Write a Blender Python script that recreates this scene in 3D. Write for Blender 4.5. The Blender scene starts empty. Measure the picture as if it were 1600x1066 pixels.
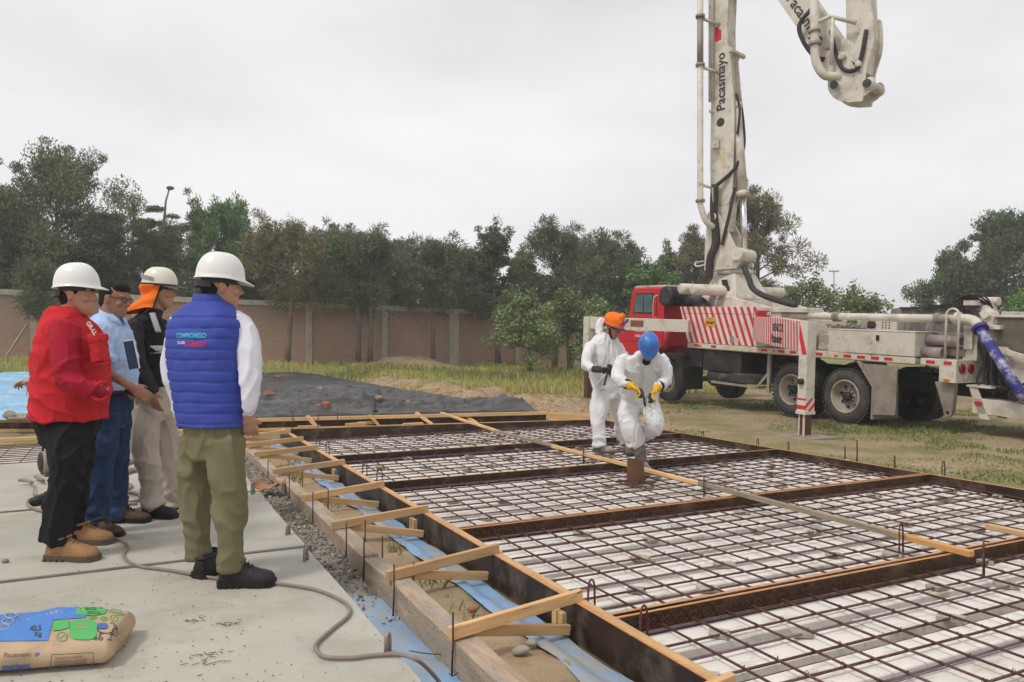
import bpy, bmesh, math, random
import numpy as np
from mathutils import Vector, Matrix, noise
from mathutils.bvhtree import BVHTree
random.seed(7); np.random.seed(7)
R = math.radians
scn = bpy.context.scene
COL = scn.collection

# ------------------------------------------------------------------ camera, sky, sun, exposure
F, H = 1200.0, 1.3                      # focal length in photo pixels, camera height above the slab
cam_d = bpy.data.cameras.new("camera"); cam = bpy.data.objects.new("camera", cam_d); COL.objects.link(cam)
cam.location = (0, 0, H); cam.rotation_euler = (R(90), 0, 0)
cam_d.sensor_width = 36; cam_d.lens = F / 1600 * 36; cam_d.shift_y = 0.0006
cam_d.clip_start = 0.05; cam_d.clip_end = 3000
scn.camera = cam
scn.view_settings.view_transform = 'Standard'; scn.view_settings.look = 'None'
scn.view_settings.exposure = 0.13; scn.view_settings.gamma = 1.0; scn.view_settings.use_curve_mapping = False

SUN_EL, SUN_AZ = R(56), R(-128)          # azimuth from +Y towards +X
wd = bpy.data.worlds.new("World"); scn.world = wd; wd.use_nodes = True
nt = wd.node_tree; nt.nodes.clear()
def NN(nt, t, **kw):
    n = nt.nodes.new(t)
    for k, v in kw.items():
        if k.startswith('i_'): n.inputs[k[2:].replace('_', ' ')].default_value = v
        else: setattr(n, k, v)
    return n
out = NN(nt, 'ShaderNodeOutputWorld'); bg = NN(nt, 'ShaderNodeBackground'); bg.inputs['Strength'].default_value = 0.1
sky = NN(nt, 'ShaderNodeTexSky', sky_type='NISHITA', sun_disc=False)
sky.sun_elevation = SUN_EL; sky.sun_rotation = SUN_AZ; sky.air_density = 1.0; sky.dust_density = 3.0
tc = NN(nt, 'ShaderNodeTexCoord'); mp = NN(nt, 'ShaderNodeMapping'); mp.inputs['Scale'].default_value = (1.0, 1.0, 2.3)
mp.inputs['Location'].default_value = (3.55, 1.2, 0.62)
nz = NN(nt, 'ShaderNodeTexNoise'); nz.inputs['Scale'].default_value = 1.15; nz.inputs['Detail'].default_value = 5; nz.inputs['Roughness'].default_value = 0.48
cr = NN(nt, 'ShaderNodeValToRGB')
cr.color_ramp.elements[0].position = 0.34; cr.color_ramp.elements[0].color = (0.63, 0.625, 0.635, 1)
cr.color_ramp.elements[1].position = 0.62; cr.color_ramp.elements[1].color = (0.98, 0.97, 0.985, 1)
mul = NN(nt, 'ShaderNodeVectorMath', operation='SCALE'); mul.inputs['Scale'].default_value = 10.0
mix = NN(nt, 'ShaderNodeMix', data_type='RGBA'); mix.inputs['Factor'].default_value = 0.94
L = nt.links.new
L(tc.outputs['Generated'], mp.inputs['Vector']); L(mp.outputs['Vector'], nz.inputs['Vector']); L(nz.outputs['Fac'], cr.inputs['Fac'])
L(cr.outputs['Color'], mul.inputs[0]); L(sky.outputs['Color'], mix.inputs[6]); L(mul.outputs['Vector'], mix.inputs[7])
L(mix.outputs[2], bg.inputs['Color']); L(bg.outputs['Background'], out.inputs['Surface'])
sl = bpy.data.lights.new("sun", 'SUN'); sl.energy = 1.7; sl.angle = R(10); sl.color = (1.0, 0.965, 0.91)
so = bpy.data.objects.new("sun", sl); COL.objects.link(so); so.location = (-20, -15, 40)
sd = Vector((math.sin(SUN_AZ) * math.cos(SUN_EL), math.cos(SUN_AZ) * math.cos(SUN_EL), math.sin(SUN_EL)))
so.rotation_euler = sd.to_track_quat('Z', 'Y').to_euler()

# ------------------------------------------------------------------ frames: photo pixel -> place, slab axes
TH = R(26.4)
AX = Vector((-math.sin(TH), math.cos(TH), 0)); BX = Vector((math.cos(TH), math.sin(TH), 0)); ZX = Vector((0, 0, 1))
def S(a, b, z=0.0): return AX * a + BX * b + ZX * z                  # slab coordinates
def PX(u, v, z=0.0):
    Y = F * (H - z) / (v - 534.0); return Vector(((u - 800) / F * Y, Y, z))
def J(u, v, Y): return Vector(((u - 800) / F * Y, Y, H + (534.0 - v) / F * Y))
def SAB(p): return p.dot(AX), p.dot(BX)
def sstep(a, b, x):
    t = min(1, max(0, (x - a) / (b - a))); return t * t * (3 - 2 * t)
def ground_z(x, y):
    a = x * AX.x + y * AX.y
    far = 0.03 - 0.03 * max(-32, min(10, x))
    b = x * BX.x + y * BX.y
    out_ = max(sstep(7.3, 8.6, b), sstep(31.3, 33, a), sstep(-14, -16, b) if b < -14 else 0.0)
    z = -0.21 + (far + 0.21) * sstep(15, 33, a) * out_
    z -= 0.07 * sstep(7.5, 10, b) * (1 - sstep(15, 30, a))
    if a > 40: z = z + (0.2 - z) * sstep(40, 90, a)
    return z

# ------------------------------------------------------------------ materials
def M(name, base, rough=0.75, var=0.18, scale=4.0, bump=0.0, bscale=60.0, metal=0.0, spec=0.3, dirt=None, dirt_amt=0.5, dirt_scale=2.0,
      stretch=(1, 1, 1), rnd=0.0, island=0.0, fine=None, coat=0.0):
    m = bpy.data.materials.new(name); m.use_nodes = True; t = m.node_tree; b = t.nodes['Principled BSDF']; l = t.links.new
    b.inputs['Roughness'].default_value = rough; b.inputs['Metallic'].default_value = metal; b.inputs['Specular IOR Level'].default_value = spec
    if coat: b.inputs['Coat Weight'].default_value = coat
    tc = NN(t, 'ShaderNodeTexCoord'); mp = NN(t, 'ShaderNodeMapping'); mp.inputs['Scale'].default_value = stretch
    l(tc.outputs['Object'], mp.inputs['Vector'])
    vec = mp.outputs['Vector']
    if rnd:
        oi = NN(t, 'ShaderNodeObjectInfo'); ad = NN(t, 'ShaderNodeVectorMath', operation='ADD'); sc = NN(t, 'ShaderNodeMath', operation='MULTIPLY'); sc.inputs[1].default_value = 37.0
        l(oi.outputs['Random'], sc.inputs[0]); l(vec, ad.inputs[0]); l(sc.outputs[0], ad.inputs[1]); vec = ad.outputs[0]
    n1 = NN(t, 'ShaderNodeTexNoise'); n1.inputs['Scale'].default_value = scale; n1.inputs['Detail'].default_value = 6; n1.inputs['Roughness'].default_value = 0.6
    l(vec, n1.inputs['Vector'])
    mr = NN(t, 'ShaderNodeMapRange'); mr.inputs[1].default_value = 0.3; mr.inputs[2].default_value = 0.7; mr.inputs[3].default_value = 1 - var; mr.inputs[4].default_value = 1 + var
    l(n1.outputs['Fac'], mr.inputs[0])
    fac = mr.outputs[0]
    if rnd:
        m2 = NN(t, 'ShaderNodeMapRange'); m2.inputs[3].default_value = 1 - rnd; m2.inputs[4].default_value = 1 + rnd; l(oi.outputs['Random'], m2.inputs[0])
        mm = NN(t, 'ShaderNodeMath', operation='MULTIPLY'); l(fac, mm.inputs[0]); l(m2.outputs[0], mm.inputs[1]); fac = mm.outputs[0]
    if island:
        ge = NN(t, 'ShaderNodeNewGeometry'); m3 = NN(t, 'ShaderNodeMapRange'); m3.inputs[3].default_value = 1 - island; m3.inputs[4].default_value = 1 + island; l(ge.outputs['Random Per Island'], m3.inputs[0])
        mm = NN(t, 'ShaderNodeMath', operation='MULTIPLY'); l(fac, mm.inputs[0]); l(m3.outputs[0], mm.inputs[1]); fac = mm.outputs[0]
    sc = NN(t, 'ShaderNodeVectorMath', operation='SCALE'); sc.inputs[0].default_value = base[:3]; l(fac, sc.inputs['Scale'])
    col = sc.outputs['Vector']
    if dirt is not None:
        n2 = NN(t, 'ShaderNodeTexNoise'); n2.inputs['Scale'].default_value = dirt_scale; n2.inputs['Detail'].default_value = 8; n2.inputs['Roughness'].default_value = 0.68
        l(vec, n2.inputs['Vector'])
        r2 = NN(t, 'ShaderNodeMapRange'); r2.inputs[1].default_value = 0.62 - 0.25 * dirt_amt; r2.inputs[2].default_value = 0.74 - 0.1 * dirt_amt; l(n2.outputs['Fac'], r2.inputs[0])
        mx = NN(t, 'ShaderNodeMix', data_type='RGBA'); l(r2.outputs[0], mx.inputs['Factor']); l(col, mx.inputs[6]); mx.inputs[7].default_value = (*dirt[:3], 1)
        col = mx.outputs[2]
    if fine is not None:                                    # small specks: colour, amount, scale
        n3 = NN(t, 'ShaderNodeTexNoise'); n3.inputs['Scale'].default_value = fine[2]; n3.inputs['Detail'].default_value = 3
        l(vec, n3.inputs['Vector']); r3 = NN(t, 'ShaderNodeMapRange'); r3.inputs[1].default_value = 0.72 - fine[1] * 0.2; r3.inputs[2].default_value = 0.76 - fine[1] * 0.2; l(n3.outputs['Fac'], r3.inputs[0])
        mx = NN(t, 'ShaderNodeMix', data_type='RGBA'); l(r3.outputs[0], mx.inputs['Factor']); l(col, mx.inputs[6]); mx.inputs[7].default_value = (*fine[0][:3], 1); col = mx.outputs[2]
    l(col, b.inputs['Base Color'])
    if bump:
        nb = NN(t, 'ShaderNodeTexNoise'); nb.inputs['Scale'].default_value = bscale; nb.inputs['Detail'].default_value = 4; l(vec, nb.inputs['Vector'])
        bp = NN(t, 'ShaderNodeBump'); bp.inputs['Strength'].default_value = bump; bp.inputs['Distance'].default_value = 0.02; l(nb.outputs['Fac'], bp.inputs['Height']); l(bp.outputs['Normal'], b.inputs['Normal'])
    return m
MT = {}
MT['concrete'] = M('concrete', (0.415, 0.395, 0.335), 0.85, 0.13, 1.1, 0.2, 35, dirt=(0.33, 0.30, 0.235), dirt_amt=0.5, dirt_scale=1.7, fine=((0.25, 0.19, 0.12), 0.12, 42))
MT['old_concrete'] = M('old_concrete', (0.33, 0.31, 0.26), 0.9, 0.25, 6, 0.4, 40, dirt=(0.2, 0.18, 0.14), dirt_amt=0.5, dirt_scale=5)
MT['timber'] = M('timber', (0.58, 0.36, 0.165), 0.7, 0.22, 3.2, 0.1, 30, stretch=(1, 9, 9), rnd=0.16, dirt=(0.40, 0.31, 0.2), dirt_amt=0.38, dirt_scale=1.5, fine=((0.2, 0.1, 0.045), 0.1, 7))
MT['grey_timber'] = M('grey_timber', (0.27, 0.22, 0.155), 0.85, 0.3, 3, 0.2, 30, stretch=(1, 9, 9), rnd=0.1, dirt=(0.42, 0.27, 0.12), dirt_amt=0.4, dirt_scale=0.6)
def stained():
    m = M('stained_timber', (0.27, 0.22, 0.155), 0.85, 0.3, 3, 0.2, 30, stretch=(1, 9, 9)); t = m.node_tree; l = t.links.new; b = t.nodes['Principled BSDF']; src = b.inputs['Base Color'].links[0].from_socket
    tc = NN(t, 'ShaderNodeTexCoord'); sx = NN(t, 'ShaderNodeSeparateXYZ'); l(tc.outputs['Object'], sx.inputs[0]); n = NN(t, 'ShaderNodeTexNoise'); n.inputs['Scale'].default_value = 6; l(tc.outputs['Object'], n.inputs['Vector'])
    a = NN(t, 'ShaderNodeMath', operation='MULTIPLY_ADD'); a.inputs[1].default_value = .5; l(n.outputs['Fac'], a.inputs[0]); l(sx.outputs['X'], a.inputs[2]); r = NN(t, 'ShaderNodeMapRange'); r.inputs[1].default_value = .62; r.inputs[2].default_value = .78; l(a.outputs[0], r.inputs[0])
    mx = NN(t, 'ShaderNodeMix', data_type='RGBA'); l(r.outputs[0], mx.inputs['Factor']); mx.inputs[6].default_value = (.55, .29, .10, 1); l(src, mx.inputs[7]); l(mx.outputs[2], b.inputs['Base Color']); return m
MT['stained_timber'] = stained()
MT['old_timber'] = M('old_timber', (0.42, 0.31, 0.22), 0.9, 0.3, 3, 0.5, 25, stretch=(1, 6, 6), dirt=(0.3, 0.285, 0.25), dirt_amt=0.75, dirt_scale=2.2, fine=((0.06, 0.045, 0.03), 0.3, 30))
MT['film_ply'] = M('film_ply', (0.035, 0.021, 0.014), 0.45, 0.4, 5, 0.05, 30, spec=0.25, dirt=(0.13, 0.105, 0.08), dirt_amt=0.5, dirt_scale=3.5)
MT['ply_edge'] = M('ply_edge', (0.55, 0.26, 0.11), 0.75, 0.25, 8, 0, 30, stretch=(1, 10, 10))
MT['ply_print'] = M('ply_print', (0.14, 0.06, 0.022), 0.6, 0.3, 8)
MT['rebar'] = M('rebar', (0.105, 0.042, 0.034), 0.72, 0.4, 9, 0.5, 160, spec=0.35, dirt=(0.14, 0.10, 0.10), dirt_amt=0.4, dirt_scale=6, rnd=0.25)
MT['rebar_blue'] = M('rebar_blue', (0.145, 0.095, 0.12), 0.5, 0.3, 8, 0.5, 160, spec=0.5, dirt=(0.1, 0.045, 0.04), dirt_amt=0.5, dirt_scale=5, rnd=0.2)
MT['wire'] = M('wire', (0.05, 0.035, 0.03), 0.6, 0.3, 10)
MT['rust'] = M('rust', (0.11, 0.05, 0.027), 0.85, 0.35, 6, 0.4, 60, dirt=(0.06, 0.035, 0.025), dirt_amt=0.5, dirt_scale=7)
MT['foam'] = M('foam', (0.69, 0.645, 0.585), 0.8, 0.07, 3, 0.15, 90, dirt=(0.42, 0.355, 0.28), dirt_amt=0.45, dirt_scale=3.0, stretch=(1, 3, 1), rnd=0.07, fine=((0.3, 0.22, 0.15), 0.1, 30))
MT['spacer'] = M('spacer', (0.36, 0.32, 0.265), 0.9, 0.2, 12, 0.3, 80, rnd=0.12)
MT['blue_sheet'] = M('blue_sheet', (0.19, 0.33, 0.52), 0.5, 0.2, 4, 0.25, 14, spec=0.4, dirt=(0.36, 0.32, 0.25), dirt_amt=0.75, dirt_scale=2.6)
MT['blue_tarp'] = M('blue_tarp', (0.22, 0.42, 0.60), 0.45, 0.15, 3, 0.2, 10, spec=0.4, dirt=(0.42, 0.58, 0.72), dirt_amt=0.5, dirt_scale=2.2)
MT['black_tarp'] = M('black_tarp', (0.042, 0.040, 0.039), 0.45, 0.3, 1.2, 0.6, 8, spec=0.5, dirt=(0.115, 0.10, 0.09), dirt_amt=0.5, dirt_scale=0.9)
MT['dirt'] = M('dirt', (0.34, 0.25, 0.15), 0.95, 0.25, 6, 0.6, 40, dirt=(0.25, 0.19, 0.12), dirt_amt=0.5, dirt_scale=3)
MT['gravel'] = M('gravel', (0.35, 0.315, 0.265), 0.95, 0.35, 30, 0.8, 60, dirt=(0.16, 0.14, 0.12), dirt_amt=0.6, dirt_scale=8, island=0.3)
MT['brick_loose'] = M('brick_loose', (0.30, 0.13, 0.075), 0.9, 0.25, 12, 0.3, 60)
MT['stone'] = M('stone', (0.25, 0.21, 0.17), 0.9, 0.25, 12, 0.4, 40, island=0.15)
MT['steel'] = M('steel', (0.30, 0.26, 0.235), 0.6, 0.2, 6, 0.1, 40, metal=0.3)
MT['hose'] = M('hose', (0.23, 0.185, 0.16), 0.65, 0.12, 10)
MT['dark_rubber'] = M('dark_rubber', (0.035, 0.033, 0.031), 0.7, 0.25, 8, 0.1, 50, dirt=(0.12, 0.10, 0.08), dirt_amt=0.3, dirt_scale=5)

# ------------------------------------------------------------------ mesh builder
INV = {}
class MB:
    def __init__(s): s.v = []; s.f = []; s.m = []; s.sm = []
    def add(s, vs, fs, mi=0, sm=False):
        o = len(s.v); s.v += [Vector(p) for p in vs]
        for q in fs: s.f.append([o + i for i in q]); s.m.append(mi); s.sm.append(sm)
    def box(s, c, size, rot=None, mi=0):
        x, y, z = size[0] / 2, size[1] / 2, size[2] / 2; c = Vector(c)
        P = [Vector(p) for p in ((-x, -y, -z), (x, -y, -z), (x, y, -z), (-x, y, -z), (-x, -y, z), (x, -y, z), (x, y, z), (-x, y, z))]
        if rot is not None: P = [rot @ p for p in P]
        s.add([c + p for p in P], [(3, 2, 1, 0), (4, 5, 6, 7), (0, 1, 5, 4), (1, 2, 6, 5), (2, 3, 7, 6), (3, 0, 4, 7)], mi)
    def box2(s, lo, hi, mi=0):
        lo = Vector(lo); hi = Vector(hi); s.box((lo + hi) / 2, hi - lo, None, mi)
    def beam(s, p, q, w, h, up=(0, 0, 1), mi=0, taper=1.0):
        p = Vector(p); q = Vector(q); d = (q - p).normalized(); up = Vector(up); y = up.cross(d)
        if y.length < 1e-4: y = Vector((1, 0, 0)).cross(d)
        y.normalize(); z = d.cross(y); P = []
        for c, k in ((p, 1.0), (q, taper)):
            for a, b in ((-1, -1), (1, -1), (1, 1), (-1, 1)): P.append(c + y * a * w / 2 * k + z * b * h / 2 * k)
        s.add(P, [(3, 2, 1, 0), (4, 5, 6, 7), (0, 1, 5, 4), (1, 2, 6, 5), (2, 3, 7, 6), (3, 0, 4, 7)], mi)
    def tube(s, pts, r, n=8, mi=0, cap=True, sm=True, closed=False):
        pts = [Vector(p) for p in pts]; k = len(pts); rr = r if isinstance(r, (list, tuple)) else [r] * k
        o = len(s.v); prev = None
        for i, p in enumerate(pts):
            if closed: d = pts[(i + 1) % k] - pts[i - 1]
            else: d = pts[min(i + 1, k - 1)] - pts[max(i - 1, 0)]
            d = d.normalized() if d.length > 1e-9 else Vector((0, 0, 1))
            if prev is None:
                x = d.cross(Vector((0, 0, 1)));
                if x.length < 0.05: x = d.cross(Vector((0, 1, 0)))
            else:
                x = prev - d * prev.dot(d)
                if x.length < 1e-6: x = d.cross(Vector((0, 1, 0)))
            x.normalize(); prev = x; y = d.cross(x)
            for j in range(n):
                a = 2 * math.pi * j / n; s.v.append(p + (x * math.cos(a) + y * math.sin(a)) * rr[i])
        for i in range(k if closed else k - 1):
            for j in range(n):
                i2 = (i + 1) % k
                s.f.append([o + i * n + j, o + i * n + (j + 1) % n, o + i2 * n + (j + 1) % n, o + i2 * n + j]); s.m.append(mi); s.sm.append(sm)
        if cap and not closed:
            s.f.append([o + j for j in range(n)][::-1]); s.m.append(mi); s.sm.append(False)
            s.f.append([o + (k - 1) * n + j for j in range(n)]); s.m.append(mi); s.sm.append(False)
    def rings(s, R_, mi=0, cap=True, sm=True, wrap=True):
        o = len(s.v); n = len(R_[0])
        for r in R_: s.v += [Vector(p) for p in r]
        for i in range(len(R_) - 1):
            for j in range(n if wrap else n - 1):
                s.f.append([o + i * n + j, o + i * n + (j + 1) % n, o + (i + 1) * n + (j + 1) % n, o + (i + 1) * n + j]); s.m.append(mi); s.sm.append(sm)
        if cap and wrap:
            s.f.append([o + j for j in range(n)][::-1]); s.m.append(mi); s.sm.append(False)
            s.f.append([o + (len(R_) - 1) * n + j for j in range(n)]); s.m.append(mi); s.sm.append(False)
    def lathe(s, c, axis, prof, n=24, mi=0, sm=True, cap=True):       # prof: (along, radius)
        c = Vector(c); d = Vector(axis).normalized(); x = d.cross(Vector((0, 0, 1)))
        if x.length < 0.05: x = d.cross(Vector((0, 1, 0)))
        x.normalize(); y = d.cross(x)
        s.rings([[c + d * h + (x * math.cos(2 * math.pi * j / n) + y * math.sin(2 * math.pi * j / n)) * r for j in range(n)] for h, r in prof], mi, cap, sm)
    def prism(s, poly, ext, mi=0):
        P = [Vector(p) for p in poly]; e = Vector(ext); n = len(P)
        s.add(P + [p + e for p in P], [list(range(n))[::-1], list(range(n, 2 * n))] + [(i, (i + 1) % n, n + (i + 1) % n, n + i) for i in range(n)], mi)
    def sphere(s, c, r, nu=12, nv=8, mi=0, ax=None):
        c = Vector(c); r = (r, r, r) if not isinstance(r, (tuple, list)) else r; RR = []
        for i in range(nv + 1):
            t = math.pi * i / nv; t = min(max(t, 0.02), math.pi - 0.02); ring = []
            for j in range(nu):
                a = 2 * math.pi * j / nu; p = Vector((math.sin(t) * math.cos(a) * r[0], math.sin(t) * math.sin(a) * r[1], -math.cos(t) * r[2]))
                if ax is not None: p = ax @ p
                ring.append(c + p)
            RR.append(ring)
        s.rings(RR, mi)
    def grid(s, P, mi=0, sm=True):                                     # P[i][j] points
        o = len(s.v); n = len(P[0])
        for r in P: s.v += [Vector(p) for p in r]
        for i in range(len(P) - 1):
            for j in range(n - 1): s.f.append([o + i * n + j, o + i * n + j + 1, o + (i + 1) * n + j + 1, o + (i + 1) * n + j]); s.m.append(mi); s.sm.append(sm)
    def build(s, name, mats, parent=None, loc=None, world=True, bevel=0.0, fixn=True):
        me = bpy.data.meshes.new(name)
        vs = s.v
        if parent is not None and world and parent in INV: iv = INV[parent]; vs = [iv @ p for p in vs]
        elif loc is not None: lo = Vector(loc); vs = [p - lo for p in vs]
        me.from_pydata([tuple(p) for p in vs], [], s.f)
        mats = mats if isinstance(mats, (list, tuple)) else [mats]
        for m in mats: me.materials.append(MT[m] if isinstance(m, str) else m)
        me.polygons.foreach_set('material_index', s.m); me.polygons.foreach_set('use_smooth', s.sm)
        if fixn:
            bm = bmesh.new(); bm.from_mesh(me); bmesh.ops.recalc_face_normals(bm, faces=bm.faces); bm.to_mesh(me); bm.free()
        me.update()
        o = bpy.data.objects.new(name, me); COL.objects.link(o)
        if parent is not None: o.parent = parent
        if parent is not None and world and parent in INV: INV[o] = INV[parent]
        elif loc is not None: o.location = loc; INV[o] = Matrix.Translation(-Vector(loc))
        if bevel:
            b = o.modifiers.new('bevel', 'BEVEL'); b.width = bevel; b.segments = 2; b.limit_method = 'ANGLE'; b.angle_limit = R(40)
        return o
def tag(o, label=None, cat=None, group=None, kind=None):
    if label: o['label'] = label
    if cat: o['category'] = cat
    if group: o['group'] = group
    if kind: o['kind'] = kind
    return o
def thing(name, label, cat, loc, rot=None, group=None):
    o = bpy.data.objects.new(name, None); COL.objects.link(o); o.empty_display_size = 0.2
    mt = Matrix.Translation(Vector(loc))
    if rot is not None: mt = mt @ rot.to_4x4()
    o.matrix_basis = mt; INV[o] = mt.inverted()
    return tag(o, label, cat, group)
def plank(name, p, q, w, h, mat, parent=None, up=(0, 0, 1), jit=0.0):   # a sawn timber whose own X axis runs along it
    p = Vector(p); q = Vector(q); d = (q - p); Ln = d.length; d.normalize(); y = Vector(up).cross(d)
    if y.length < 1e-4: y = Vector((1, 0, 0)).cross(d)
    y.normalize(); z = d.cross(y); m = MB()
    ns = max(1, int(Ln / 0.5)); RR = []
    for i in range(ns + 1):
        x = Ln * i / ns; dy = random.uniform(-1, 1) * jit; dz = random.uniform(-1, 1) * jit
        RR.append([(x, a * w / 2 + dy, b * h / 2 + dz) for a, b in ((-1, -1), (1, -1), (1, 1), (-1, 1))])
    m.rings(RR, sm=False)
    o = m.build(name, mat, None)
    mw = Matrix(((d.x, y.x, z.x, p.x), (d.y, y.y, z.y, p.y), (d.z, y.z, z.z, p.z), (0, 0, 0, 1)))
    if parent is not None: o.parent = parent; mw2 = INV[parent] @ mw; o.matrix_basis = mw2
    else: o.matrix_basis = mw
    b = o.modifiers.new('bevel', 'BEVEL'); b.width = 0.003; b.segments = 1
    INV[o] = mw.inverted()
    return o
def text_mesh(body, size, align='CENTER', bold=0.0, shear=0.0, ex=0.0, res=2, sp=1.0):
    c = bpy.data.curves.new('text', 'FONT'); c.body = body; c.size = size; c.align_x = align; c.align_y = 'CENTER'; c.offset = bold; c.shear = shear; c.extrude = ex; c.resolution_u = res; c.space_character = sp
    o = bpy.data.objects.new('text', c); COL.objects.link(o)
    me = bpy.data.meshes.new_from_object(o.evaluated_get(bpy.context.evaluated_depsgraph_get()))
    COL.objects.unlink(o); bpy.data.objects.remove(o); bpy.data.curves.remove(c)
    return me
def lettering(name, body, size, mat, origin, xd, yd, parent, align='CENTER', bold=0.0, shear=0.0, bvh=None, off=0.003, squeeze=1.0, ray=None, sp=1.0, res=2):
    """flat letters laid in the plane (xd, yd); with bvh they are pressed onto that surface"""
    me = text_mesh(body, size, align, bold, shear, sp=sp, res=res); xd = Vector(xd).normalized(); yd = Vector(yd).normalized(); n = xd.cross(yd); origin = Vector(origin)
    bm = bmesh.new(); bm.from_mesh(me)
    if bvh is not None:
        bmesh.ops.triangulate(bm, faces=bm.faces)
        for _ in range(1):
            bmesh.ops.subdivide_edges(bm, edges=[e for e in bm.edges if e.calc_length() > size * 0.25], cuts=2, use_grid_fill=True)
    press(bm.verts, origin, xd, yd, n, bvh, off, squeeze, INV.get(parent, Matrix()))
    bm.to_mesh(me); bm.free(); me.name = name; me.materials.clear(); me.materials.append(MT[mat])
    o = bpy.data.objects.new(name, me); COL.objects.link(o); o.parent = parent; INV[o] = INV.get(parent, Matrix())
    return o
def press(verts, origin, xd, yd, n, bvh, off, squeeze, iv):
    for v in verts:
        p = origin + xd * v.co.x * squeeze + yd * v.co.y
        if bvh is not None:
            h = bvh.ray_cast(p + n * 0.6, -n, 1.5)
            if h[0] is not None: p = h[0] + n * off
        else: p = p + n * off
        v.co = iv @ p
def decal(name, poly, mat, origin, xd, yd, parent, bvh=None, off=0.002, cut=0.03, holes=None):
    """a printed flat shape (2-D outline) pressed onto a surface"""
    xd = Vector(xd).normalized(); yd = Vector(yd).normalized(); n = xd.cross(yd)
    bm = bmesh.new(); vs = [bm.verts.new((p[0], p[1], 0)) for p in poly]; bm.faces.new(vs)
    bmesh.ops.triangulate(bm, faces=bm.faces)
    if bvh is not None:
        for _ in range(6):
            es = [e for e in bm.edges if e.calc_length() > cut]
            if not es: break
            bmesh.ops.subdivide_edges(bm, edges=es, cuts=1); bmesh.ops.triangulate(bm, faces=bm.faces)
    press(bm.verts, Vector(origin), xd, yd, n, bvh, off, 1.0, INV.get(parent, Matrix()))
    me = bpy.data.meshes.new(name); bm.to_mesh(me); bm.free(); me.materials.append(MT[mat])
    o = bpy.data.objects.new(name, me); COL.objects.link(o); o.parent = parent; INV[o] = INV.get(parent, Matrix())
    return o
def bvh_of(o):      # world-space surface of an object whose mesh is in its parent's frame
    iv = INV[o].inverted(); me = o.data
    return BVHTree.FromPolygons([iv @ v.co for v in me.vertices], [tuple(p.vertices) for p in me.polygons])
def arc(n, a0, a1): return [a0 + (a1 - a0) * i / n for i in range(n + 1)]
def ellipse(cx, cy, rx, ry, n=24, rot=0):
    return [(cx + rx * math.cos(t) * math.cos(rot) - ry * math.sin(t) * math.sin(rot), cy + rx * math.cos(t) * math.sin(rot) + ry * math.sin(t) * math.cos(rot)) for t in [2 * math.pi * i / n for i in range(n)]]
def spline(pts, k=6):
    P = [Vector(p) for p in pts]; out = []
    for i in range(len(P) - 1):
        p0 = P[max(i - 1, 0)]; p1 = P[i]; p2 = P[i + 1]; p3 = P[min(i + 2, len(P) - 1)]
        for j in range(k):
            t = j / k; out.append(0.5 * ((2 * p1) + (p2 - p0) * t + (2 * p0 - 5 * p1 + 4 * p2 - p3) * t * t + (3 * p1 - p0 - 3 * p2 + p3) * t ** 3))
    out.append(P[-1]); return out
# ================================================================== GROUND
def ground_material():
    m = bpy.data.materials.new('field_ground'); m.use_nodes = True; t = m.node_tree; b = t.nodes['Principled BSDF']; l = t.links.new
    b.inputs['Roughness'].default_value = 0.95; b.inputs['Specular IOR Level'].default_value = 0.1
    tc = NN(t, 'ShaderNodeTexCoord')
    def noi(scale, det=6, ro=0.6):
        n = NN(t, 'ShaderNodeTexNoise'); n.inputs['Scale'].default_value = scale; n.inputs['Detail'].default_value = det; n.inputs['Roughness'].default_value = ro; l(tc.outputs['Object'], n.inputs['Vector']); return n.outputs['Fac']
    def rng(x, a, bb):
        r = NN(t, 'ShaderNodeMapRange'); r.inputs[1].default_value = a; r.inputs[2].default_value = bb; l(x, r.inputs[0]); return r.outputs[0]
    def mixc(f, a, bcol):
        mx = NN(t, 'ShaderNodeMix', data_type='RGBA'); l(f, mx.inputs['Factor'])
        for i, c in ((6, a), (7, bcol)):
            if isinstance(c, tuple): mx.inputs[i].default_value = (*c, 1)
            else: l(c, mx.inputs[i])
        return mx.outputs[2]
    soil = mixc(rng(noi(1.3), 0.35, 0.68), (0.29, 0.215, 0.135), (0.37, 0.29, 0.19))
    soil = mixc(rng(noi(9), 0.5, 0.75), soil, (0.24, 0.165, 0.095))
    soil = mixc(rng(noi(0.55, 8, 0.7), 0.45, 0.6), soil, (0.17, 0.17, 0.065))     # thin grass
    soil = mixc(rng(noi(28, 4), 0.62, 0.72), soil, (0.46, 0.37, 0.22))              # straw bits
    dp = NN(t, 'ShaderNodeVectorMath', operation='DOT_PRODUCT'); dp.inputs[1].default_value = AX; l(tc.outputs['Object'], dp.inputs[0])
    ad = NN(t, 'ShaderNodeMath', operation='MULTIPLY_ADD'); ad.inputs[1].default_value = 6.0; l(noi(0.5), ad.inputs[0]); l(dp.outputs['Value'], ad.inputs[2])
    soil = mixc(rng(ad.outputs[0], 22.5, 25.0), soil, mixc(rng(noi(1.7), .35, .65), (0.27, 0.24, 0.085), (0.17, 0.19, 0.055)))
    l(soil, b.inputs['Base Color'])
    bp = NN(t, 'ShaderNodeBump'); bp.inputs['Strength'].default_value = 0.7; bp.inputs['Distance'].default_value = 0.05; l(noi(14), bp.inputs['Height']); l(bp.outputs['Normal'], b.inputs['Normal'])
    return m
MT['ground'] = ground_material()
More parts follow.
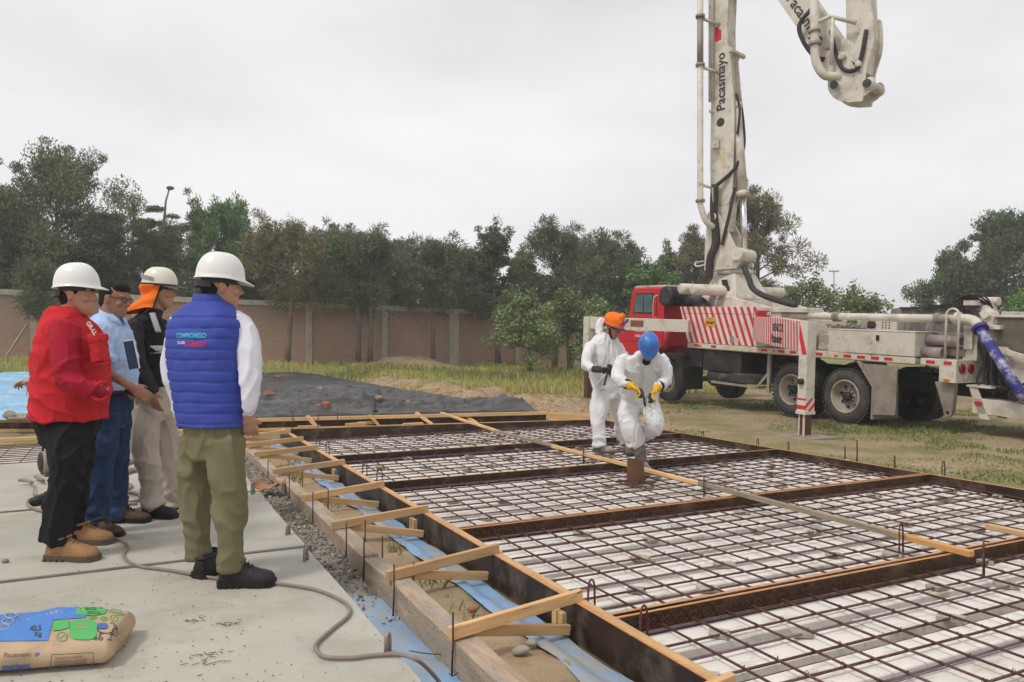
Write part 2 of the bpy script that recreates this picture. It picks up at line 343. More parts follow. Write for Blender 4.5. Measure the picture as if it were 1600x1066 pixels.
def build_ground():
    xs = [-600, -300, -150, -90, -60] + list(np.arange(-45, 45.01, 0.5)) + [60, 90, 150, 300, 600]
    ys = [-60, -20, -5] + list(np.arange(0, 50.01, 0.5)) + [60, 80, 120, 200, 400, 900]
    m = MB(); P = []
    for x in xs:
        row = []
        for y in ys:
            z = ground_z(x, y); a, b = SAB(Vector((x, y, 0)))
            k = 0.5 + 0.5 * min(1, max(0, abs(b - 4) / 4 - 1))
            if b > 7.4 or b < -16 or a > 32: z += 0.05 * noise.noise((x * 0.35, y * 0.35, 1)) + 0.03 * noise.noise((x * 1.1, y * 1.1, 5))
            row.append((x, y, z))
        P.append(row)
    m.grid(P); o = m.build('ground', 'ground'); tag(o, kind='structure')
build_ground()

# ---- loose grass: blades as one uncountable mass per meadow
MT['grass_dry'] = M('grass_dry', (0.42, 0.37, 0.13), 0.8, 0.25, 0.5, island=0.35, dirt=(0.26, 0.29, 0.08), dirt_amt=0.6, dirt_scale=0.25)
MT['grass_green'] = M('grass_green', (0.19, 0.22, 0.07), 0.8, 0.25, 0.6, island=0.35, dirt=(0.30, 0.24, 0.11), dirt_amt=0.4, dirt_scale=0.6)
MT['straw'] = M('straw', (0.40, 0.29, 0.16), 0.9, 0.25, 1.0, island=0.4)
def blades(name, pts, h, w, mat, lean=0.4, kind='stuff'):
    m = MB(); vs = m.v; fs = m.f
    for p in pts:
        a = random.uniform(0, 6.283); hh = h * random.uniform(0.45, 1.25); d = Vector((math.cos(a), math.sin(a), 0)); t = random.uniform(0, 6.283)
        tip = Vector((math.cos(t), math.sin(t), 0)) * hh * lean * random.uniform(0.1, 1.2)
        o = len(vs); vs += [p - d * w, p + d * w, p + tip * 0.4 + ZX * hh * 0.6 + d * w * 0.7, p + tip + ZX * hh]
        fs.append([o, o + 1, o + 2, o + 3]); m.m.append(0); m.sm.append(False)
    o = m.build(name, mat, fixn=False); tag(o, kind=kind); return o
def scatter(n, a0, a1, b0, b1, keep, dens=None):
    out = []
    while len(out) < n:
        a = random.uniform(a0, a1); b = random.uniform(b0, b1)
        if keep(a, b):
            p = S(a, b); p.z = ground_z(p.x, p.y) - 0.01; out.append(p)
    return out
def meadow(a, b):
    p = S(a, b); lim = 20.5 + 5.0 * noise.noise((b * 0.12, 3.1, 0)) - 0.25 * (b - 10) if b > 7 else 31.5
    if -14 < b < 7.2 and a < 31.6: return False
    return a > lim + 1.4 * noise.noise((a * 0.5, b * 0.5, 7)) and noise.noise((a * 0.35, b * 0.35, 2)) > -0.28
blades('grass', scatter(26000, 17, 34.8, -12, 26, meadow), 0.21, 0.018, 'grass_dry')
blades('grass', scatter(5000, 24, 34.6, -10, 24, lambda a, b: meadow(a, b) and noise.noise((a * 0.25, b * 0.25, 11)) > 0.12), 0.30, 0.018, 'grass_green', 0.5)
def lawn(a, b):
    return noise.noise((a * 0.38 + 5, b * 0.38, 4)) + 0.6 * noise.noise((a * 1.3, b * 1.3, 8)) > 0.06
blades('grass', scatter(38000, 1.5, 16, 7.6, 19, lawn), 0.05, 0.010, 'grass_green', 1.0)
blades('straw', scatter(7000, 1.5, 24, 7.4, 20, lambda a, b: noise.noise((a * 0.4, b * 0.4, 14)) > -0.05), 0.03, 0.006, 'straw', 3.0)

# ---- banks of dug earth and cut hay along the far side of the slab
def bank(a, b, ra, rb, h, mat='dirt', seed=0):
    m = MB(); P = []; N = 22
    for i in range(N + 1):
        row = []
        for j in range(N + 1):
            x = -1 + 2 * i / N; y = -1 + 2 * j / N; p = S(a + x * ra, b + y * rb); r = math.hypot(x, y)
            z = h * max(0, 1 - r ** 2) ** 1.2 * (0.75 + 0.7 * noise.noise((x * 2.2 + seed, y * 2.2, seed))) + 0.09 * h * noise.noise((x * 9, y * 9, seed)) * max(0, 1 - r)
            row.append((p.x, p.y, ground_z(p.x, p.y) + z - 0.02))
        P.append(row)
    m.grid(P); o = m.build('dirt_bank', mat); tag(o, kind='structure')
    pts = []
    for _ in range(int(420 * ra * rb)):
        x = random.uniform(-1, 1); y = random.uniform(-1, 1); r = math.hypot(x, y)
        if r > 1: continue
        p = S(a + x * ra, b + y * rb); z = h * max(0, 1 - r ** 2) ** 1.2 * (0.75 + 0.7 * noise.noise((x * 2.2 + seed, y * 2.2, seed)))
        p.z = ground_z(p.x, p.y) + z; pts.append(p)
    return pts
hp = []
for i, (a, b, ra, rb, h) in enumerate([(13.6, 8.1, 1.6, 0.8, .34), (15.8, 8.3, 1.7, 0.9, .42), (18.3, 8.2, 1.8, 0.9, .4), (20.9, 8.1, 1.8, 0.8, .34), (23.6, 7.9, 1.8, 0.8, .26), (12.0, 8.6, 1.2, 0.7, .2), (14.4, 9.6, 1.3, 0.7, .3), (33.6, 11.5, 1.0, 2.6, .5), (26, 7.8, 1.5, .7, .2), (17, 9.8, 1.4, .8, .22)]):
    hp += bank(a, b, ra, rb, h, seed=i * 3.7)
blades('straw', hp, 0.05, 0.009, 'straw', 2.6)

# ================================================================== OLD SLAB, JOINTS, EDGE STRIP
JO = [-3.0, 4.95, 6.97, 9.75]
def slab_bay(a0, a1, b0, b1):
    m = MB(); na, nb = 12, 40; P = []
    m.box2((0, 0, 0), (0, 0, 0)) if False else None
    def pt(a, b, z): return S(a, b, z)
    n = 24; top = []
    for i in range(n + 1):
        a = a0 + (a1 - a0) * i / n; row = []
        for j in range(31):
            b = b0 + (b1 - b0) * j / 30
            if j == 30: b += 0.012 * noise.noise((a * 3, 0, 1)) + 0.006 * noise.noise((a * 11, 0, 1))
            row.append(pt(a, b, -0.004 + 0.004 * noise.noise((a, b, 0))))
        top.append(row)
    m.grid(top, sm=False)
    m.grid([[r[-1] for r in top], [r[-1] - ZX * 0.22 for r in top]], sm=False)
    m.grid([top[0], [p - ZX * 0.22 for p in top[0]]], sm=False); m.grid([top[-1], [p - ZX * 0.22 for p in top[-1]]], sm=False)
    o = m.build('concrete_slab', 'concrete'); tag(o, kind='structure')
for i in range(3): slab_bay(JO[i] + 0.014, JO[i + 1] - 0.014, -14, 1.0)
MT['joint'] = M('joint', (0.17, 0.155, 0.14), 0.85, 0.25, 6, 0.2, 50)
for k, (a, b1) in enumerate(((4.95, 1.03), (6.97, 0.98))):
    m = MB(); m.beam(S(a, -13.9, -0.03), S(a, b1, -0.03), 0.03, 0.07); o = m.build('joint_strip', 'joint'); tag(o, kind='structure')
# blue sheet by the slab, gravel, dirt and second blue strip
def strip(name, mat, a0, a1, b0, b1, z, amp, na=60, nb=8, kind='structure', ed=0.03, sc=4.0, seed=0, skirt=0):
    m = MB(); P = []
    for i in range(na + 1):
        a = a0 + (a1 - a0) * i / na; row = []
        e0 = ed * noise.noise((a * 2.1, 0, seed)); e1 = ed * noise.noise((a * 2.1, 9, seed))
        for j in range(nb + 1):
            b = b0 + e0 + (b1 + e1 - b0 - e0) * j / nb
            zz = z(a, b) if callable(z) else z
            row.append(S(a, b, zz + amp * noise.noise((a * sc, b * sc, seed)) + amp * 0.4 * noise.noise((a * sc * 3, b * sc * 3, seed))))
        P.append(row)
    m.grid(P); o = m.build(name, mat); tag(o, kind=kind); return o
o = strip('plastic_sheet', 'blue_sheet', 0.5, 11.2, 0.99, 1.30, -0.185, 0.014, 110, 8, ed=0.0, sc=6); o['kind'] = None; del o['kind']
tag(o, 'dirty blue plastic sheet lying in the trench beside the concrete slab edge', 'plastic sheet')
strip('dirt_strip', 'dirt', 0.5, 11.6, 1.36, 1.80, -0.155, 0.03, 120, 10, ed=0.03, sc=3.5, seed=3)
o = strip('plastic_strip', 'blue_sheet', 0.5, 11.6, 1.72, 1.93, lambda a, b: -0.135 if b < 1.8 else -0.165, 0.012, 140, 6, ed=0.05, sc=5, seed=5); del o['kind']
tag(o, 'narrow blue plastic strip along the foot of the dark formwork', 'plastic sheet')
def gravel():
    m = MB()
    strip('gravel', 'gravel', 4.1, 11.2, 1.0, 1.31, lambda a, b: -0.195 + 0.055 * sstep(4.1, 5.2, a), 0.022, 90, 8, ed=0.0, sc=5, seed=8)
    for _ in range(3200):
        a = random.uniform(3.9, 10.5); b = random.uniform(1.02, 1.28); r = random.choice((random.uniform(0.003, 0.008), random.uniform(0.003, .008), random.uniform(0.006, 0.014)))
        if a < 4.6 and random.random() < 0.8: continue
        c = S(a, b, -0.185 + 0.055 * sstep(4.1, 5.2, a) + 0.012 * noise.noise((a * 5, b * 5, 8)) + r * 0.3); rot = Matrix.Rotation(random.uniform(0, 6), 3, 'Z') @ Matrix.Rotation(random.uniform(0, 6), 3, 'X')
        m.box(c, (r * 2, r * 1.5, r * 1.1), rot)
    o = m.build('gravel', 'gravel'); tag(o, kind='stuff')
gravel()
def weeds():
    pts = []
    for a, b, z, n, sp in ((6.15, 1.22, -.15, 60, .12), (8.2, 1.45, -.15, 90, .2), (6.9, 1.6, -.15, 40, .12), (5.1, 1.62, -.15, 30, .06), (4.3, 1.6, -.15, 25, .1), (7.6, 1.22, -.15, 60, .3), (9.5, 1.6, -.15, 120, .6), (3.7, 1.6, -.15, 12, .1)):
        for _ in range(n): pts.append(S(a + random.gauss(0, sp), b + random.gauss(0, sp * 0.4), z))
    blades('grass', pts, 0.07, 0.005, 'grass_green', 0.7)
weeds()
# bits of straw, mud and stone dropped over the slab
def debris():
    m = MB()
    for _ in range(420):
        c = random.choice(((3.2, -.3, .5), (3.6, -1.5, .7), (4.3, 0.2, .5), (3.0, .2, .3), (6, -1, 1.5), (2.6, .3, .4)))
        a = random.gauss(c[0], c[2]); b = min(0.97, random.gauss(c[1], c[2])); ln = random.uniform(0.003, 0.010) if random.random() < 0.9 else random.uniform(0.012, 0.024); w = random.uniform(0.001, 0.003)
        m.box(S(a, b, 0.003), (ln, w, 0.003), Matrix.Rotation(random.uniform(0, 6), 3, 'Z') @ Matrix.Rotation(random.uniform(-.2, .2), 3, 'Y'))
    for c in (PX(1190/4*1.1+0, 1022), PX(325, 1035), PX(300, 970), PX(352, 975)):
        for _ in range(16):
            q = c + Vector((random.gauss(0, .035), random.gauss(0, .02), 0.003)); m.box(q, (random.uniform(.008, .034), .0022, .002), Matrix.Rotation(random.uniform(-.9, .9), 3, 'Z'))
    MT['debris'] = M('debris', (0.15, 0.095, 0.05), 0.9, 0.3, 5, island=0.6)
    o = m.build('debris', 'debris'); tag(o, kind='stuff')
debris()

# ================================================================== FORMWORK
def form_side(name, label, a0, a1, b, face=-1, top=0.0, bot=-0.2, b1=None, rail=True, inner=False):
    """film-faced board on edge, timber rail at the top (and foot) on the outer side"""
    b1 = b if b1 is None else b1
    p0 = S(a0, b, 0); p1 = S(a1, b1, 0); t = thing(name, label, 'formwork', (*p0.xy, bot), group=None)
    d = (p1 - p0).normalized(); nrm = Vector((d.y, -d.x, 0)) * face
    m = MB(); zc = (top + bot) / 2; m.beam(p0 + ZX * zc, p1 + ZX * zc, 0.018, top - bot - 0.004); m.build('board', 'film_ply', t)
    m = MB(); m.beam(p0 + ZX * (top + 0.0015), p1 + ZX * (top + 0.0015), 0.017, 0.004); m.build('board_edge', 'ply_edge', t)
    if rail:
        o = nrm * 0.031
        plank('rail', p0 + o + ZX * (top - 0.02), p1 + o + ZX * (top - 0.02), 0.042, 0.05, 'timber', t, jit=0.003)
        plank('rail', p0 + o + ZX * (bot + 0.03), p1 + o + ZX * (bot + 0.03), 0.042, 0.05, 'timber', t, jit=0.003)
    return t
fl = form_side('formwork', 'long timber-railed dark formwork side facing the concrete slab and the braces', 0.6, 11.72, 1.99, face=1)
fr = form_side('formwork', 'dark formwork side along the grass in front of the pump truck', 0.4, 10.87, 7.02, face=-1, rail=False)
def divider(a, b0, b1, label, a_end=None, prints=0, double=True):
    a_end = a if a_end is None else a_end; p0 = S(a, b0, 0); p1 = S(a_end, b1, 0); d = (p1 - p0).normalized(); n = Vector((d.y, -d.x, 0))
    t = thing('form_divider', label, 'formwork', (*p0.xy, -0.18))
    m = MB(); m.beam(p0 - ZX * 0.09 , p1 - ZX * 0.09, 0.016, 0.176); m.build('board', 'film_ply', t)
    m = MB(); m.beam(p0 + ZX * 0.0, p1 + ZX * 0.0, 0.015, 0.004); m.build('board_edge', 'ply_edge', t)
    if double:
        q0 = p0 - n * 0.062; q1 = p1 - n * 0.062
        m = MB(); m.beam(q0 - ZX * 0.095, q1 - ZX * 0.095, 0.016, 0.176); m.build('board', 'film_ply', t)
        m = MB(); m.beam(q0 - ZX * 0.005, q1 - ZX * 0.005, 0.015, 0.004); m.build('board_edge', 'ply_edge', t)
        m = MB(); m.beam(p0 - n * 0.031 - ZX * 0.08 + d * 0.5, p1 - n * 0.031 - ZX * 0.08 - d * 0.3, 0.043, 0.12); m.build('filler_strip', 'foam', t)
    if prints:
        # repeated diagonal print of the film face
        xd = d; yd = ZX; k = 0; me0 = text_mesh('BUILD\nPLEX', 0.042, bold=0.0006, res=1); bm = bmesh.new(); s = 0.12
        while s < (p1 - p0).length - 0.05:
            tmp = bmesh.new(); tmp.from_mesh(me0)
            for v in tmp.verts:
                r = Matrix.Rotation(R(-52), 2) @ Vector((v.co.x, v.co.y)); pos = p0 + xd * (s + r.x) + yd * (r.y - 0.055) + n * 0.0105
                v.co = INV[t] @ pos
            bmesh.ops.delete(tmp, geom=[f for f in tmp.faces if any((INV[t].inverted() @ v.co).z > -0.006 or (INV[t].inverted() @ v.co).z < -0.15 for v in f.verts)], context='FACES')
            tm = bpy.data.meshes.new('tmp'); tmp.to_mesh(tm); tmp.free(); bm.from_mesh(tm); bpy.data.meshes.remove(tm); s += 0.085; k += 1
        me = bpy.data.meshes.new('lettering'); bm.to_mesh(me); bm.free(); me.materials.append(MT['ply_print']); o = bpy.data.objects.new('lettering', me); COL.objects.link(o); o.parent = t; INV[o] = INV[t]
    return t
E0, E1 = 2.0, 7.01
divider(3.02, E0, E1, 'nearest dark board divider with printed film face between the two nearest rebar mats', prints=1)
divider(4.93, E0, E1, 'dark board divider in front of the rusty pipe sleeve between rebar mats', prints=1)
divider(6.9, E0, E1, 'dark board divider just behind the rusty pipe sleeve', double=False)
divider(8.73, E0, E1, 'dark board divider crossing behind the standing worker in white', double=False)
divider(11.72, E0, E1, 'farthest dark board edge of the new rebar bay before the tarp', a_end=10.87, double=False)

# ---- braces between the timber beam and the formwork
BR = [(3.28, 1), (4.25, 0), (5.5, 1), (6.63, 0), (8.03, 1), (9.3, 0), (10.2, 0), (11.1, 0), (2.2, 0)]
BL = ['timber brace nearest to the camera still whole with a post behind it', 'timber brace just beyond the nearest braced post', 'timber brace with upright post halfway along the formwork', 'timber brace near the grass tuft in the dirt strip', 'timber brace with upright post beyond the grass tuft',
      'third timber brace from the far end of the formwork', 'second timber brace from the far end of the formwork', 'farthest timber brace of the long formwork', 'timber brace cut by the bottom edge of the picture']
for (a, post), lb in zip(BR, BL):
    t = thing('brace', lb, 'timber brace', S(a, 1.36, -0.03), group='timber braces along the formwork')
    e = random.uniform(-.06, .02); tw = random.uniform(-.08, .06)
    plank('strut', S(a - 0.09 + e, 1.27, 0.0), S(a + 0.01, 2.02, 0.033), 0.032, 0.058, 'timber', t)
    plank('strut', S(a - 0.03 + e, 1.335, -0.015), S(a - 0.06 + tw, 1.935, -0.118), 0.032, 0.05, 'timber', t)
    if post:
        plank('post', S(a + 0.035, 1.925, -0.19), S(a + 0.035, 1.925, -0.046), 0.045, 0.03, 'timber', t, up=BX)
        plank('post', S(a + 0.095, 1.925, -0.19), S(a + 0.095, 1.925, -0.046), 0.045, 0.03, 'timber', t, up=BX)
# ---- rough timber beam the braces stand against
for (a0, a1, z, lb) in ((0.4, 4.66, -0.035, 'crusted old timber beam nearest to the camera beside the blue sheet'), (4.7, 7.4, -0.03, 'crusted old timber beam beyond the nearest one, next to gravel'), (7.5, 11.2, -0.05, 'farther old timber beam near the far end of the gravel strip')):
    o = plank('timber_beam', S(a0, 1.345, z - 0.082), S(a1, 1.345, z - 0.082), 0.115, 0.165, 'old_timber', jit=0.007); tag(o, lb, 'timber beam')
# ---- stakes of rebar
def stake(p, q, lb, r=0.0048):
    m = MB(); m.tube([p, (p + q) / 2 + Vector((.003, 0, 0)), q], r, 6); o = m.build('rebar_stake', 'rebar', loc=p); tag(o, lb, 'stake', 'rebar stakes by the timber beam')
for a, b, h in ((3.17, 1.275, .1), (4.02, 1.275, .09), (4.62, 1.275, .1), (5.05, 1.275, .1), (6.1, 1.275, .12), (4.15, 1.43, .05), (4.75, 1.43, .06), (5.15, 1.43, .08), (6.25, 1.43, .1), (7.1, 1.275, .1), (7.3, 1.43, .1), (8.3, 1.275, .1), (3.3, 1.43, .03)):
    stake(S(a, b, -0.19), S(a, b + 0.006, h), 'thin rusty rebar stake driven in beside the old timber beam, %s side' % ('trench' if b < 1.3 else 'dirt'))
for u, v0, v1, lb in ((1320, 720, 697, 'shorter of two rusty stakes standing on the far side by the grass'), (1339, 722, 688, 'taller of two rusty stakes standing on the far side by the grass')):
    p = PX(u, v0, -0.2); stake(p, Vector((p.x, p.y, H + (534 - v1) / F * p.y)), lb, 0.009)
for k, (a, b) in enumerate(((8.1, 7.1), (6.0, 7.1), (4.9, 7.1), (3.9, 7.1), (9.6, 7.1), (10.6, 7.1))):
    o = plank('timber_offcut', S(a, b, -0.03), S(a - 0.42 + .05 * (k % 3), b + 0.22, -0.16), 0.035, 0.06, 'timber'); tag(o, 'short timber prop leaning on the outside of the grass side formwork', 'timber', 'props outside the far formwork')

# ---- battens lying across the mats
def batten(pts, w, h, mat, lb, up=(0, 0, 1)):
    o = plank('timber_batten', pts[0], pts[1], w, h, mat, jit=0.003, up=up); tag(o, lb, 'batten')
batten((S(2.90, 4.52, 0.028), S(5.42, 4.57, 0.028)), 0.05, 0.036, 'stained_timber', 'cement-stained grey batten with an orange end lying on the nearest divider')
batten((S(5.40, 4.575, 0.026), S(8.15, 4.6, 0.03)), 0.045, 0.034, 'timber', 'clean yellow batten beside the rusty pipe sleeve')
batten((S(8.1, 4.62, 0.03), S(9.9, 4.64, 0.03)), 0.05, 0.034, 'grey_timber', 'grey batten behind the standing worker')
batten((S(9.85, 4.66, 0.03), S(12.2, 4.72, 0.09)), 0.06, 0.03, 'timber', 'farthest batten running to the tarp-covered slab')
batten((S(1.2, 5.3, 0.03), S(3.28, 5.28, 0.03)), 0.05, 0.034, 'timber', 'short yellow batten at the right edge of the picture')

# ================================================================== FOAM BLOCKS, REBAR MATS, SPACERS
ROWS = [(1.02, 3.0, E0 + .03, E1 - .03, 'nearest'), (3.08, 4.90, E0 + .03, E1 - .03, 'second'), (4.99, 6.88, E0 + .03, E1 - .03, 'third'), (6.95, 8.70, E0 + .03, E1 - .03, 'fourth'), (8.78, 10.82, E0 + .03, E1 - .03, 'fifth')]
ORD = {'nearest': 'the nearest bay', 'second': 'the second bay from the camera', 'third': 'the bay of the rusty sleeve', 'fourth': 'the bay just behind the rusty sleeve', 'fifth': 'the farthest bay'}
def foam(p, q, w, seed, lb, gr):
    d = (q - p); Ln = d.length; d.normalize(); n = d.cross(ZX) * -1; m = MB(); k = max(2, int(Ln / 0.25)); RR = []
    prof = [(-w / 2, -.19), (w / 2, -.19), (w / 2, -.142), (w * .39, -.142), (w * .385, -.097), (w * .37, -.091), (-w * .37, -.091), (-w * .385, -.097), (-w * .39, -.142), (-w / 2, -.142)]
    dz = random.uniform(-.004, .003)
    for i in range(k + 1):
        c = Vector((Ln * i / k, 0, 0)); ww = 0.003 * noise.noise((i * 1.3, seed, 0))
        RR.append([(c.x, y + (ww if z > -.13 else 0), z + dz + 0.002 * noise.noise((i * .8, seed, y))) for y, z in prof])
    m.rings(RR, sm=False); o = m.build('foam_block', 'foam'); tag(o, lb, 'foam block', gr)
    o.matrix_basis = Matrix(((d.x, n.x, 0, p.x), (d.y, n.y, 0, p.y), (d.z, n.z, 1, p.z), (0, 0, 0, 1)))
def bar(pts, r, mat, parent, name, n=6):
    m = MB(); m.tube(pts, r, n); m.build(name, mat, parent)
def mat_of(a0, a1, b0, b1, key, lb, near):
    P = 0.3; a = a0 + 0.02; k = 0; nrow = round((a1 - a0) / P); P = (a1 - a0) / nrow; thick = []
    for i in range(nrow):
        ac = a0 + P * (i + 0.5); cuts = [b0] + sorted(random.uniform(b0 + 1, b1 - 1) for _ in range(1)) + [b1]
        for j in range(len(cuts) - 1): foam(S(ac, cuts[j] + .006), S(ac, cuts[j + 1] - .006), P - 0.004, i * 3 + j, 'white foam block lying under the rebar of ' + ORD[key], 'foam blocks under the rebar')
        thick.append(a0 + P * i)
    t = thing('rebar_mat', lb, 'rebar mat', S((a0 + a1) / 2, (b0 + b1) / 2, -0.06), group='rebar mats in the new bays')
    nB = round((a1 - a0 - 0.1) / 0.175); nA = round((b1 - b0 - 0.12) / 0.19); aa = []; bb = []
    for i in range(nB + 1):
        a = a0 + 0.05 + (a1 - a0 - 0.1) * i / nB + random.uniform(-.012, .012); aa.append(a)
        e = random.uniform(-.012, .012)
        bar([S(a, b0 + 0.02, -.066), S(a + e, (b0 * 2 + b1) / 3, -.068 + random.uniform(-.004, .004)), S(a - e, (b0 + 2 * b1) / 3, -.066), S(a, b1 - 0.03, -.066)], 0.0062, 'rebar_blue' if i % 3 == 0 else 'rebar', t, 'cross_bar')
    for a in thick[1:]:
        bar([S(a + 0.005, b0 + 0.04, -.125), S(a - .006, (b0 + b1) / 2, -.122), S(a + .004, b1 - 0.04, -.125)], 0.0095, 'rebar_blue', t, 'rib_bar')
    for da, z in ((a1 - 0.045, -.07), (a1 - 0.06, -.105)):
        bar([S(da, b0 + 0.02, z), S(da + .006, (b0 + b1) / 2, z), S(da, b1 - 0.02, z)], 0.009, 'rebar_blue', t, 'edge_bar')
    for i in range(nA + 1):
        b = b0 + 0.06 + (b1 - b0 - 0.12) * i / nA + random.uniform(-.014, .014); bb.append(b); e = random.uniform(-.014, .014)
        bar([S(a0 + 0.01, b, -.054), S((a0 + a1) / 2, b + e, -.057), S(a1 - 0.02, b + e * .4, -.054)], 0.006, 'rebar', t, 'long_bar')
    m = MB()
    for a in aa:
        for b in bb:
            if random.random() < 0.12: continue
            c = S(a, b, -.058); h = random.uniform(.009, .016); an = random.uniform(0, 6.28); u = Vector((math.cos(an), math.sin(an), 0)) * .009
            m.tube([c - u - ZX * .006, c + ZX * h - u * .3, c + ZX * h * .9 + u * .6, c + u - ZX * .006], 0.0016, 4 if near else 3, cap=False)
            if near and random.random() < .55:
                w = Vector((random.uniform(-.02, .02), random.uniform(-.02, .02), random.uniform(-.03, .012))); m.tube([c + ZX * .006, c + w * .6 + ZX * .012, c + w], 0.0011, 3, cap=False)
    o = m.build('tie_wires', 'wire', t, fixn=False); o['kind'] = 'stuff'
    for i in range(len(aa) // 2):
        for j in range(0, len(bb) - 1, 4):
            if random.random() < .12: continue
            a = aa[min(2 * i + (j // 4) % 2, len(aa) - 1)] + random.uniform(.02, .05); b = bb[min(j + (i % 2) * 2, len(bb) - 1)] + random.uniform(-.02, .05)
            s = Vector((random.uniform(.085, .125), random.uniform(.06, .085), .026)); m = MB(); m.box((0, 0, 0), s)
            o = m.build('spacer_block', 'spacer', loc=(0, 0, 0)); o.location = S(a, b, -.075); o.rotation_euler = (random.uniform(-.05, .05), random.uniform(-.05, .05), random.uniform(-.9, .9)); tag(o, 'small grey mortar spacer under the rebar of ' + ORD[key], 'spacer', 'mortar spacers under the rebar')
            bv = o.modifiers.new('bevel', 'BEVEL'); bv.width = .004
RL = ['rebar mat over white foam nearest to the camera, cut by the picture edge', 'rebar mat in the second bay with a stained batten across it', 'rebar mat that the rusty pipe sleeve stands on', 'rebar mat the two workers in white walk across', 'farthest rebar mat of the new bays before the tarps']
for (a0, a1, b0, b1, key), lb in zip(ROWS, RL): mat_of(a0, a1, b0, b1, key, lb, key in ('nearest', 'second'))
m = MB(); m.add([S(0.6, 1.98, -.2), S(0.6, 7.05, -.2), S(10.85, 7.05, -.2), S(11.7, 1.98, -.2)], [(0, 1, 2, 3)]); o = m.build('bed', 'concrete'); tag(o, kind='structure')
# left bay behind the people
def left_bay():
    a0, a1, b0, b1 = 9.8, 12.0, -9.0, 0.95
    for i in range(7):
        ac = a0 + .31 * (i + .5)
        for j in range(2): foam(S(ac, b0 + 5 * j), S(ac, b0 + 5 * j + 4.94), .306, i + j, 'white foam block under the rebar of the bay behind the standing men', 'foam blocks under the rebar')
    t = thing('rebar_mat', 'rebar mat behind the standing men at the left picture edge', 'rebar mat', S(11, -4, -.06), group='rebar mats in the new bays')
    for i in range(13):
        a = a0 + .04 + 2.1 * i / 12; bar([S(a, b0, -.06), S(a, b1, -.06)], .006, 'rebar', t, 'cross_bar', 5)
    for i in range(40):
        b = b0 + .1 + 9.8 * i / 39; bar([S(a0, b, -.05), S(a1, b, -.05)], .0055, 'rebar', t, 'long_bar', 5)
    o = plank('timber_batten', S(12.1, -9, -.0), S(12.1, 0.9, 0.0), 0.08, 0.045, 'timber'); tag(o, 'timber edge of the bay behind the standing men', 'batten')
left_bay()
# ---- lifting loops of bent rebar
def loop(p, h, w, ang, lb, mat='rebar', r=0.0055, sq=0.0):
    m = MB(); d = Vector((math.cos(ang), math.sin(ang), 0)) * w / 2; pts = [p - d, p - d * .95 + ZX * h * .6]
    for t in arc(8, math.pi, 0): pts.append(p + d * .9 * math.cos(t) + ZX * (h * .72 + h * .28 * math.sin(t)))
    pts += [p + d * .95 + ZX * h * .6, p + d]; m.tube(pts, r, 6); o = m.build('lifting_loop', mat, loc=p); tag(o, lb, 'rebar loop', 'bent rebar loops standing in the mats')
for u, v, h, lb in ((912, 725, .17, 'bent rebar loop beside the grey batten behind the workers'), (954, 726, .15, 'bent rebar loop just left of the worker in the blue helmet'), (1100, 777, .19, 'bent rebar loop under the yellow batten near the rusty sleeve'), (1398, 742, .2, 'tall bent loop at the grass side of the sleeve bay'), (1474, 753, .2, 'bent loop at the grass side of the second bay'),
                    (1408, 866, .2, 'bent rebar loop beside the stained batten in the second bay'), (1537, 902, .2, 'bent loop behind the nearest divider at the right'), (924, 958, .17, 'bent rebar loop in the near left corner of the second bay'), (1006, 1008, .18, 'bent rebar loop in the near left corner of the nearest bay'),
                    (1232, 711, .16, 'bent loop at the grass side of the fourth bay'), (1184, 703, .14, 'bent loop at the grass side of the fifth bay'), (497, 700, .17, 'bent rebar loop in the left corner of the farthest bay'), (512, 712, .17, 'bent rebar loop in the left corner of the fourth bay'), (570, 747, .18, 'bent rebar loop at the left side of the sleeve bay, far one'), (593, 760, .18, 'bent rebar loop at the left side of the sleeve bay, near one'), (1098, 690, .14, 'bent loop close to the lifted foot of the worker')):
    loop(PX(u, v, -.075), h, .055, random.uniform(.5, 1.3), lb)
for u, v, h, lb in ((450, 835, .06, 'bent steel loop on the slab edge beyond the joint'), (478, 876, .075, 'bent steel loop on the slab edge near the joint strip'), (606, 1018, .075, 'bent steel loop on the slab edge beside the hose'), (395, 772, .1, 'upright steel pin on the far slab edge')):
    loop(PX(u, v, 0), h, .03, 1.2, lb, 'steel', .009)
# ---- rusty sleeve
def sleeve():
    c = PX(993, 755, -.06); t = thing('pipe_sleeve', 'rusty steel pipe sleeve standing on the rebar beside the batten', 'pipe sleeve', c)
    m = MB(); m.lathe(c, ZX, [(0, .082), (.225, .082), (.225, .076), (0.005, .076)], 28, cap=False); m.build('tube', 'rust', t)
    m = MB()
    for k in range(4):
        an = k * math.pi / 2 + .4; d = Vector((math.cos(an), math.sin(an), 0)); q = Vector((-d.y, d.x, 0)); m.beam(c + d * .085 - q * .17 + ZX * .008, c + d * .085 + q * .17 + ZX * .008, .014, .014)
    m.build('base_bars', 'rust', t)
sleeve()

